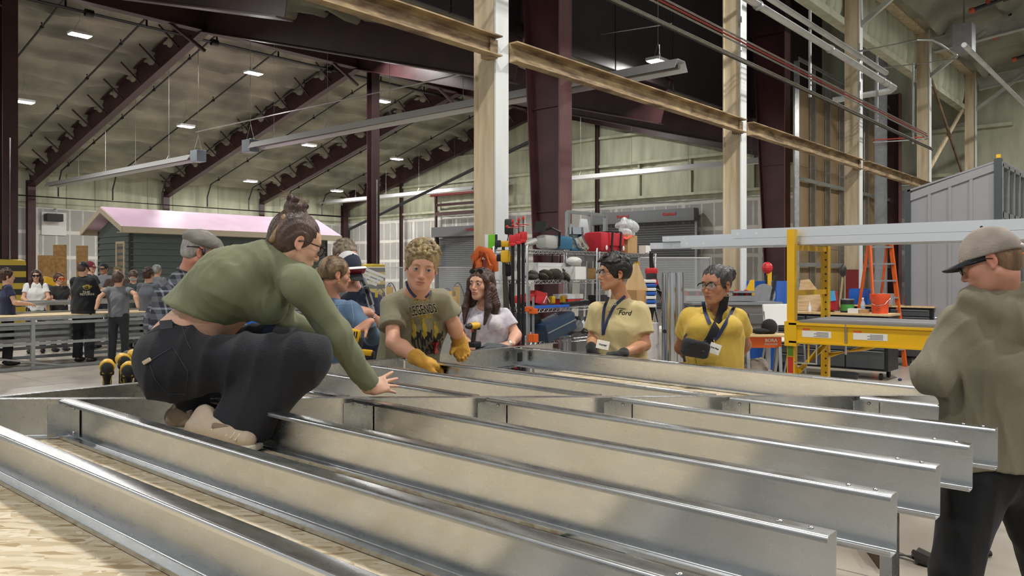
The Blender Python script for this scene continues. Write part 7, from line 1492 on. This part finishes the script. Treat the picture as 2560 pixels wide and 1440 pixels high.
def cap(p, cm, bm, cname='cap', brim=.075, label=None, dome=(.087, .106, .098), z0=.03, tilt=-8, panel=None, back=False):
    S = Vol(.004, .006); R = p.R@np.array(R3(tilt, 0, 0)); c0 = p.loc(0, -.012, z0); up = R[:, 2]; fw = R[:, 1]; s = p.hs
    S.ell(c0, tuple(q*s for q in dome), R, .006, '+', (c0-up*.004, -up)); V, Q = S.mesh(); o = np_obj(cname, V, Q, cm, p.t, p.base, label=label)
    bs_ = Vector(p.base); n = 14; vs = []; sg = -1 if back else 1
    for i in range(n+1):
        a = math.pi*(i/n); x = math.cos(a)
        for rr, dz in ((.0, 0), (1, -.012)):
            for th_ in (0, .004): q = c0+R[:, 0]*x*(.078-.0*rr)*s+fw*sg*(.098*math.sin(a)**.6*.93+rr*brim*math.sin(a)**.55)*s+up*(.0+dz-.012*abs(x)*rr+th_)*1.0; vs.append(Vector(q)-bs_)
    fs = []
    for i in range(n): a = i*4; fs += [(a, a+2, a+6, a+4), (a+1, a+5, a+7, a+3), (a+2, a+3, a+7, a+6), (a, a+4, a+5, a+1)]
    fs += [(0, 1, 3, 2), (n*4, n*4+2, n*4+3, n*4+1)]
    obj('brim', MB().add(vs, fs), bm, o, 50); obj('button', MB().ball(Vector(c0+up*(dome[2]+.001)*s)-bs_, .006, 8), bm, o)
    return o, R, c0
CG = cloth('cap_bleached_grey', 'aba198', '7d746b', scale=7, bump=.2); o, R_, c0 = cap(m6, CG, cloth('cap_brim_black', '15161a', '1d1e22'), brim=.085, label='bleached grey cap with black brim', tilt=6, z0=.022, dome=(.09, .11, .112))
bs6 = Vector(m6.base); obj('cap_strap', MB().tube([Vector(c0+R_[:, 0]*.07*math.cos(a)-R_[:, 1]*.104*math.sin(a)+R_[:, 2]*.008)-bs6 for a in [math.pi*(.2+.6*i/8) for i in range(9)]], .009, 8), WPL, o, None, 'white plastic snap strap'); obj('cap_opening', MB().ball(Vector(c0-R_[:, 1]*.082+R_[:, 2]*.022)-bs6, (.03, .03, .022), 14), hairm('hair_light_brown', '8a6a4c', '5d4630'), o)
obj('eyelets', MB().ball(Vector(c0-R_[:, 0]*.05+R_[:, 2]*.085)-bs6, .004, 8), INK, o)

# 7 man in plaid with flat cap ------------------------------------------
p7 = Person('person in a dark plaid flannel shirt and grey flat cap, bending behind the crouching woman', 440, 4.75, 1.76, 105, 'c98f78', 'a8665a', 1.02, 0)
J = p7.J; J['pel'] = pv(430, 985, 4.85); J['chest'] = pv(435, 800, 4.7); J['neck'] = pv(476, 676, 4.62); J['head'] = pv(503, 630, 4.6); J['shR'] = pv(420, 748, 4.45); J['shL'] = pv(512, 722, 4.85); J['elR'] = pv(400, 850, 4.38); J['wrR'] = pv(500, 880, 4.5); J['elL'] = pv(600, 835, 4.9); J['wrL'] = pv(645, 835, 4.8)
p7.face = nrm([.82, .42, -.36]); p7.up = nrm([.3, .1, .95]); p7.hands['L'] = dict(d=(.9, .1, -.3), n=(0, .2, -1), curl=(.4,)*4, side=1); p7.start(); p7.body(.006, .0036); p7.eyes(IRB, (0, 0), '8d8780')
PLD = mat('plaid_flannel', '232a3c', .9); N, L, b = nodes(PLD); tc = N.new('ShaderNodeTexCoord'); sp = N.new('ShaderNodeSeparateXYZ'); L.new(tc.outputs['Object'], sp.inputs[0]); fs_ = []
def mnode(op, a_, v_):
    n_ = N.new('ShaderNodeMath'); n_.operation = op; L.new(a_, n_.inputs[0])
    if isinstance(v_, (int, float)): n_.inputs[1].default_value = v_
    else: L.new(v_, n_.inputs[1])
    return n_.outputs[0]
sm = mnode('ADD', sp.outputs['X'], sp.outputs['Y'])
for src in (sm, sp.outputs['Z']):
    f1 = mnode('FRACT', mnode('MULTIPLY', src, 1/.095), 0); a1 = mnode('LESS_THAN', f1, .12); a2 = mnode('MULTIPLY', mnode('LESS_THAN', mnode('ABSOLUTE', mnode('SUBTRACT', f1, .6), 0), .16), .45); fs_.append(mnode('MAXIMUM', a1, a2))
fac = mnode('MULTIPLY', mnode('ADD', fs_[0], fs_[1]), .5); mx = N.new('ShaderNodeMix'); mx.data_type = 'RGBA'; L.new(fac, mx.inputs[0]); mx.inputs[6].default_value = (*srgb('20242f'), 1); mx.inputs[7].default_value = (*srgb('8a8e98'), 1); L.new(mx.outputs[2], b.inputs['Base Color'])
p7.shirt(PLD, .0075, 1, None, 1.22, .006, 41, .06, True, 'flannel_shirt', sl_r=1.12, cuffr=.05, belly=.8)
S = p7.haircap(.004, .004, -.014, -.06); p7.hair(S, HGR, strands(p7.c, p7.R, .0008, 120))
S = Vol(.004, .02); S.ell(p7.loc(0, -.012, .058), (.098, .118, .062), p7.R, .02, '+', (p7.loc(0, 0, .035), -p7.R[:, 2]+p7.R[:, 1]*.05)); S.ell(p7.loc(0, .085, .05), (.06, .05, .014), p7.R, .02); V, Q = S.mesh(folds(.002, 2.2, 6)); np_obj('flat_cap', V, Q, cloth('flat_cap_grey', '84807a', '6f6b65', bump=.3, bscale=200), p7.t, p7.base, label='grey flat cap')
obj('earpiece', MB().ball(Vector(p7.loc(.088, .004, .002))-Vector(p7.base), (.01, .014, .02), 8).tube([Vector(p7.loc(.085, .0, .01))-Vector(p7.base), Vector(p7.loc(.082, -.03, .02))-Vector(p7.base), Vector(p7.loc(.06, -.085, .0))-Vector(p7.base)], .0035, 6), BLK, p7.t, 60)
p7.shoes(BLK); p7.pants(cloth('blue_jeans_plain', '39465c'), .014)

# 8 woman in denim -------------------------------------------------------
d8 = Person('person in a blue denim jacket with a highlighted ponytail, holding a cordless drill', 835, 5.35, 1.68, 150, 'c08d74', 'a35f56', .98, 1)
J = d8.J; J['head'] = pv(838, 687, 5.33); J['neck'] = pv(826, 750, 5.36); J['chest'] = pv(830, 822, 5.35); J['pel'] = pv(828, 930, 5.38); J['shL'] = pv(790, 782, 5.38); J['shR'] = pv(878, 776, 5.3); J['elR'] = pv(922, 842, 5.12); J['wrR'] = pv(906, 838, 5.5); J['elL'] = pv(770, 850, 5.4); J['wrL'] = pv(800, 880, 5.5)
J['elR'] = pv(930, 842, 5.16); J['wrR'] = pv(920, 808, 5.02); d8.hands['R'] = dict(d=(-.75, -.25, -.5), n=(.25, .4, -.8), curl=(.75,)*4, side=1); d8.face = nrm([.80, .55, -.12]); d8.f = nrm([.45, .9, 0]); d8.start(); d8.body(.0055, .0034, neck_r=.046); d8.eyes(IRB, (0, 0), '3a2a20')
DEN = cloth('blue_denim', '5b7490', '445c76', scale=6, bump=.3, bscale=250); d8.shirt(DEN, .0068, 1, None, 1.16, .005, 51, .058, True, 'denim_jacket', sl_r=.98, cuffr=.04)
bv8 = BVHTree.FromPolygons([Vector(v) for v in d8.shirt_V], d8.shirt_Q.tolist()); bs8 = Vector(d8.base); eye = Vector((0, 0, CAMH))
def on8(px, py): d = (Vector(pv(px, py, 1))-eye).normalized(); h_ = bv8.ray_cast(eye, d); return (h_[0]-d*.001 if h_[0] is not None else Vector(pv(px, py, 5.25)))-bs8
m = MB()
for pl in (((790, 764), (845, 762), (878, 760)), ((845, 762), (848, 830), (850, 890)), ((878, 752), (884, 790), (882, 830)), ((800, 768), (806, 830), (808, 890))): m.tube([on8(a[0]+(c[0]-a[0])*t/8, a[1]+(c[1]-a[1])*t/8) for a, c in zip(pl, pl[1:]) for t in range(9)], .0018, 4)
obj('seam_stitching', m, mat('denim_seam', '7d93ab', .8), d8.shirt_o)
S = d8.haircap(.0038, .010, -.010, -.04); hr = hairm('hair_highlighted', '8d7452', '3c2b20'); d8.hair(S, hr, strands(d8.c, d8.R, .0012, 75))
S = Vol(.0045, .02); S.chain([pv(812, 668, 5.36), pv(794, 688, 5.34), pv(788, 716, 5.3), pv(796, 748, 5.25)], [.03, .04, .036, .012], .02); d8.hair(S, hr, lambda X, Y, Z: .002*np.sin(X*260+Z*60+2*np.sin(Z*40)), 'ponytail', 'long highlighted ponytail')
obj('earring', MB().tube([Vector(d8.loc(.084, -.006+.011*math.cos(a), -.045+.011*math.sin(a)))-bs8 for a in [i*.6 for i in range(11)]], .0018, 6), mat('gold', 'c9a35a'), d8.t, 60)
d8.shoes(BLK); d8.pants(cloth('pale_jeans', '8698ae', '73859b'), .012)
dr8 = thing('cordless_drill', 'yellow and black cordless drill held in front of the woman in denim', 'drill', VW2(*pv(876, 866, 4.98)), -AZ)
obj('body_shell', MB().obox((0, 0, .07), (.13, .07, .085), R3(0, 10, 0), .02), YTL, dr8, 40); obj('vent_slots', MB().obox((.045, -.036, .075), (.008, .003, .04), R3(0, 10, 0)).obox((.03, -.036, .075), (.008, .003, .04), R3(0, 10, 0)), BLK, dr8); obj('handle', MB().obox((.05, 0, -.01), (.045, .05, .13), R3(0, 8, 0), .015), RUB, dr8, 40); obj('chuck', MB().lathe([(.03, 0), (.025, .04), (.015, .06)], (-.065, 0, .065), (-1, 0, .2), 14), BLK, dr8, 40)
obj('battery', MB().obox((.085, 0, -.05), (.13, .075, .05), R3(0, 6, 0), .01), BLK, dr8, 40, 'black battery'); obj('battery_trim', MB().obox((.09, -.02, -.035), (.1, .05, .035), R3(0, 6, 0), .008), YTL, dr8, 40)

# 9 man in navy with cap and goggles -------------------------------------
n9 = Person('person in navy t-shirt with backpack strap, white and navy cap and red goggles', 905, 6.0, 1.76, 40, 'c8947c', 'a8665a', 1.0, 0)
J = n9.J; J['head'] = pv(872, 672, 5.95); J['neck'] = pv(892, 728, 6.0); J['chest'] = pv(905, 800, 6.0); J['pel'] = pv(908, 910, 6.02); J['shR'] = pv(860, 762, 5.95); J['shL'] = pv(938, 752, 6.0); J['elL'] = pv(950, 812, 5.95); J['wrL'] = pv(902, 762, 5.75); J['elR'] = pv(862, 830, 5.9); J['wrR'] = pv(880, 850, 5.7)
J['elL'] = pv(948, 815, 5.92); J['wrL'] = pv(920, 780, 5.62); n9.hands['L'] = dict(d=(-.8, -.3, .25), n=(.2, .5, -.6), curl=(.7,)*4, side=1)
n9.face = nrm([.55, -.55, -.5]); n9.up = nrm([.2, -.3, .92]); n9.f = nrm([.3, -.9, 0]); n9.start(); n9.body(.006, .0036); n9.eyes(IRB, (0, 0), '3a2a20')
n9.shirt(cloth('navy_tee', '141a2c', '1b2238', bump=.15), .008, .7, None, 1.1, .004, 61, .06)
S = n9.haircap(.0042, .004, -.014, -.06); n9.hair(S, HB); o, R_, c0 = cap(n9, cloth('cap_navy', '1b2030', '242a3c'), cloth('cap_brim_black', '15161a', '1d1e22'), label='white and navy cap', brim=.08, z0=.03); bs9 = Vector(n9.base)
S = Vol(.004, .004); S.ell(c0, (.0885, .1075, .0995), R_, .004, '+', [(c0-R_[:, 2]*.002, -R_[:, 2]), (c0+R_[:, 1]*.0, R_[:, 1])]); V, Q = S.mesh(); np_obj('cap_back_panel', V, Q, cloth('cap_white', 'd5d5d3', 'c0c0be'), o, n9.base)
gm = obj('goggles', MB().obox(Vector(c0+R_[:, 1]*.103+R_[:, 2]*.025)-bs9, (.15, .02, .05), Matrix(R_.tolist()), .009), mat('goggle_red', '7d1b2c', .1, .3), n9.t, 50); obj('goggle_frame', MB().obox(Vector(c0+R_[:, 1]*.1+R_[:, 2]*.052)-bs9, (.155, .022, .008), Matrix(R_.tolist()), .002), BDG, gm)
ribbon(n9, [(905, 698, 5.9), (915, 722, 5.88), (925, 752, 5.85), (930, 770, 5.85), (928, 800, 5.86)], .05, cloth('strap_grey', '8f9298', '7d8086'), 'backpack_strap', .012, 'grey backpack strap'); ribbon(n9, [(905, 698, 5.9), (915, 722, 5.88), (925, 752, 5.85), (930, 770, 5.85), (928, 800, 5.86)], .022, BST, 'strap_webbing', .016)
obj('sleeve_print', MB().obox(Vector(pv(941, 735, 5.86))-bs9, (.02, .004, .05)), YP, n9.t); n9.shoes(BLK); n9.pants(cloth('grey_trousers', '4a4b4d'), .014)
# 10 curly man behind
c10 = Person('person with greying curly hair and glasses behind the cap with red goggles', 866, 6.9, 1.82, 60, 'c79a80', 'a8665a', 1.02, 0); J = c10.J; J['head'] = pv(864, 640, 6.85); J['neck'] = pv(866, 690, 6.9)
c10.face = nrm([.75, -.5, -.15]); c10.start(); c10.body(.008, .004, arms=(0, 0)); c10.eyes(IRB, (0, 0), '6b5e4e'); c10.shirt(cloth('grey_work_shirt', '5c6066'), .012)
S = c10.haircap(.0045, .016, .0, -.05); r_ = np.random.default_rng(9)
for k in range(80): th, ph = r_.random()*6.28, r_.random()*1.2; S.ell(c10.loc(.09*math.sin(ph)*math.cos(th), -.02+.1*math.sin(ph)*math.sin(th), .045+.095*math.cos(ph)), .014, None, .004)
c10.hair(S, hairm('hair_grey_brown', '8a7c66', '4a4136'), relax=0); c10.glasses(GLK); c10.shoes(BLK); c10.pants(cloth('dark_trousers', '2b2c30'), .016)

# ---------------------------------------------------------------- group at the left tables (smaller in view)
def bgp(label, px, py, Y, yaw, hairm_, topc, ht=None, face=None, capc=None, goggles=None, lean=.0, long=False, longhair=0, build=1.0, over=None, fem=0, skin='cda085', trc='25272c', curly=False, sleeve=.55, topname='shirt', arms_fwd=True):
    zc = CAMH-(py-HY)/FPX*Y; h = (zc+.02)/1.6*1.72
    p = Person(label, px, Y, h, yaw, skin, 'a8665a', 1.04, fem, lean, build); J = p.J; J['head'] = A3(pv(px, py, Y))
    if lean: J['neck'] = A3(J['head'])-p.f*.05-[0, 0, .17]
    if arms_fwd:
        for n_, sd in (('R', 1), ('L', -1)):
            J['el'+n_] = A3(J['sh'+n_])+p.r*sd*.07+p.f*.08-[0, 0, .26]; J['wr'+n_] = A3(J['el'+n_])+p.f*.22-p.r*sd*.05-[0, 0, .02]
            p.hands[n_] = dict(d=tuple(p.f-p.r*sd*.3-[0, 0, .2]), n=(0, 0, -1), curl=(.4,)*4, side=sd)
    if over: over(p)
    if face is not None: p.face = nrm(face)
    p.start('people gathered at the left tables'); p.body(.011, .0062); p.eyes(IRB, (0, 0), '3a2a20', lash=False)
    p.shirt(cloth('bg_top_'+topc, topc, None), .013, sleeve, None, 1.08, .005, int(px), .06, long, topname); p.pants(cloth('bg_trousers_'+trc, trc, None), .02); p.shoes(BLK)
    S = p.haircap(.0065, .016 if not capc else .006, -.002, -.06 if not longhair else -.2)
    if longhair:
        for q in (-1, 1): S.chain([p.loc(q*.07, .01, .04), p.loc(q*.09, .02, -.08), p.loc(q*.1, .04, -longhair)], [.03, .04, .02])
        S.cone(p.loc(0, -.07, 0), p.loc(0, -.08, -longhair), .07, .05)
    if curly:
        r_ = np.random.default_rng(int(px))
        for k in range(50): th, ph = r_.random()*6.28, r_.random()*1.5; S.ell(p.loc(.09*math.sin(ph)*math.cos(th), -.02+.1*math.sin(ph)*math.sin(th), .04+.1*math.cos(ph)), .02, None, .006)
    p.hair(S, hairm_)
    if capc: cap(p, cloth('cap_'+capc, capc, None), cloth('cap_'+capc, capc), back=False)
    if goggles: gl = p.glasses(mat('goggle_'+goggles, goggles, .2), mat('goggle_'+goggles, goggles, .2), w=.032, h=.02, rim=.003, name='goggles')
    return p
def hood_o(c):
    def f(p): pass
    return f
bgp('dark curly-haired person in a navy t-shirt at the far left edge', 18, 692, 14.2, 130, HDB, '1e2545', curly=True, skin='d0a58c')
bgp('person with long dark hair, dark glasses and a white t-shirt at the second table', 90, 690, 16.4, 30, HDB, 'd8d8d6', goggles='111114', longhair=.3, fem=1)
bgp('person with reddish tied hair, orange goggles and a dark off-shoulder plaid shirt', 148, 698, 16.8, 60, hairm('hair_reddish', '5b2f26', '33201c'), '2c2b2c', goggles='c2562a', fem=1)
q4 = bgp('person from behind in a black hooded sweatshirt with a back print and black cap', 208, 672, 14.6, 165, HB, '0f1117', capc='15171a', long=True, build=1.18, face=(.2, .95, -.2), topname='hoodie')
me = text_mesh('THE', .06, bold=.003); q4.project('back_print', me, frame_mat(pv(212, 731, 14.4), (1, 0, 0), (0, 0, 1)), (0, 1, 0), CP_); q4.project('back_print', text_mesh('RETURN', .055, bold=.003), frame_mat(pv(212, 736, 14.4), (1, 0, 0), (0, 0, 1)), (0, 1, 0), CP_); q4.project('back_emblem', flat([ellp(0, 0, .06, .045, 14), ellp(0, .015, .08, .02, 12)]), frame_mat(pv(213, 718, 14.4), (1, 0, 0), (0, 0, 1)), (0, 1, 0), YP)
bgp('person in a maroon cap half hidden behind the black hooded sweatshirt', 226, 668, 17.2, 95, HB, '3b4046', capc='6a1f2e')
bgp('bearded person with blue sunglasses on a dark cap and a grey polo shirt', 260, 672, 18.5, -5, HDB, '7d8087', capc='20242e', goggles=None, build=1.1, skin='c49478')
bgp('person in an olive brown cap and brown vest beside the house door', 293, 680, 18.4, 20, HB, '4a3a31', capc='6d5f3f', goggles=None)
def leanb(p):
    J = p.J
    J['elR'] = A3(pv(338, 735, 14.3)); J['wrR'] = A3(pv(345, 768, 14.2)); J['elL'] = A3(pv(250, 742, 14.3)); J['wrL'] = A3(pv(240, 772, 14.2))
bgp('brown-haired person from behind in a grey t-shirt, arms braced on the table', 296, 697, 14.5, 180, HB, '6f7277', over=leanb, build=1.05, sleeve=.6, arms_fwd=False)
bgp('person with short brown hair and clear goggles looking down, near the house corner', 333, 692, 16.8, 150, HB, '2d3a3a', goggles='c7ccd0', face=(.3, -.8, -.5))
bgp('person with dark curly hair and a grey-blue t-shirt beside the plaid shirt', 371, 688, 15.8, 170, HDB, '5b6069', curly=True)
bgp('grey-haired person far behind the plaid shirt', 393, 676, 19.0, 160, HGR, '7a7e82')
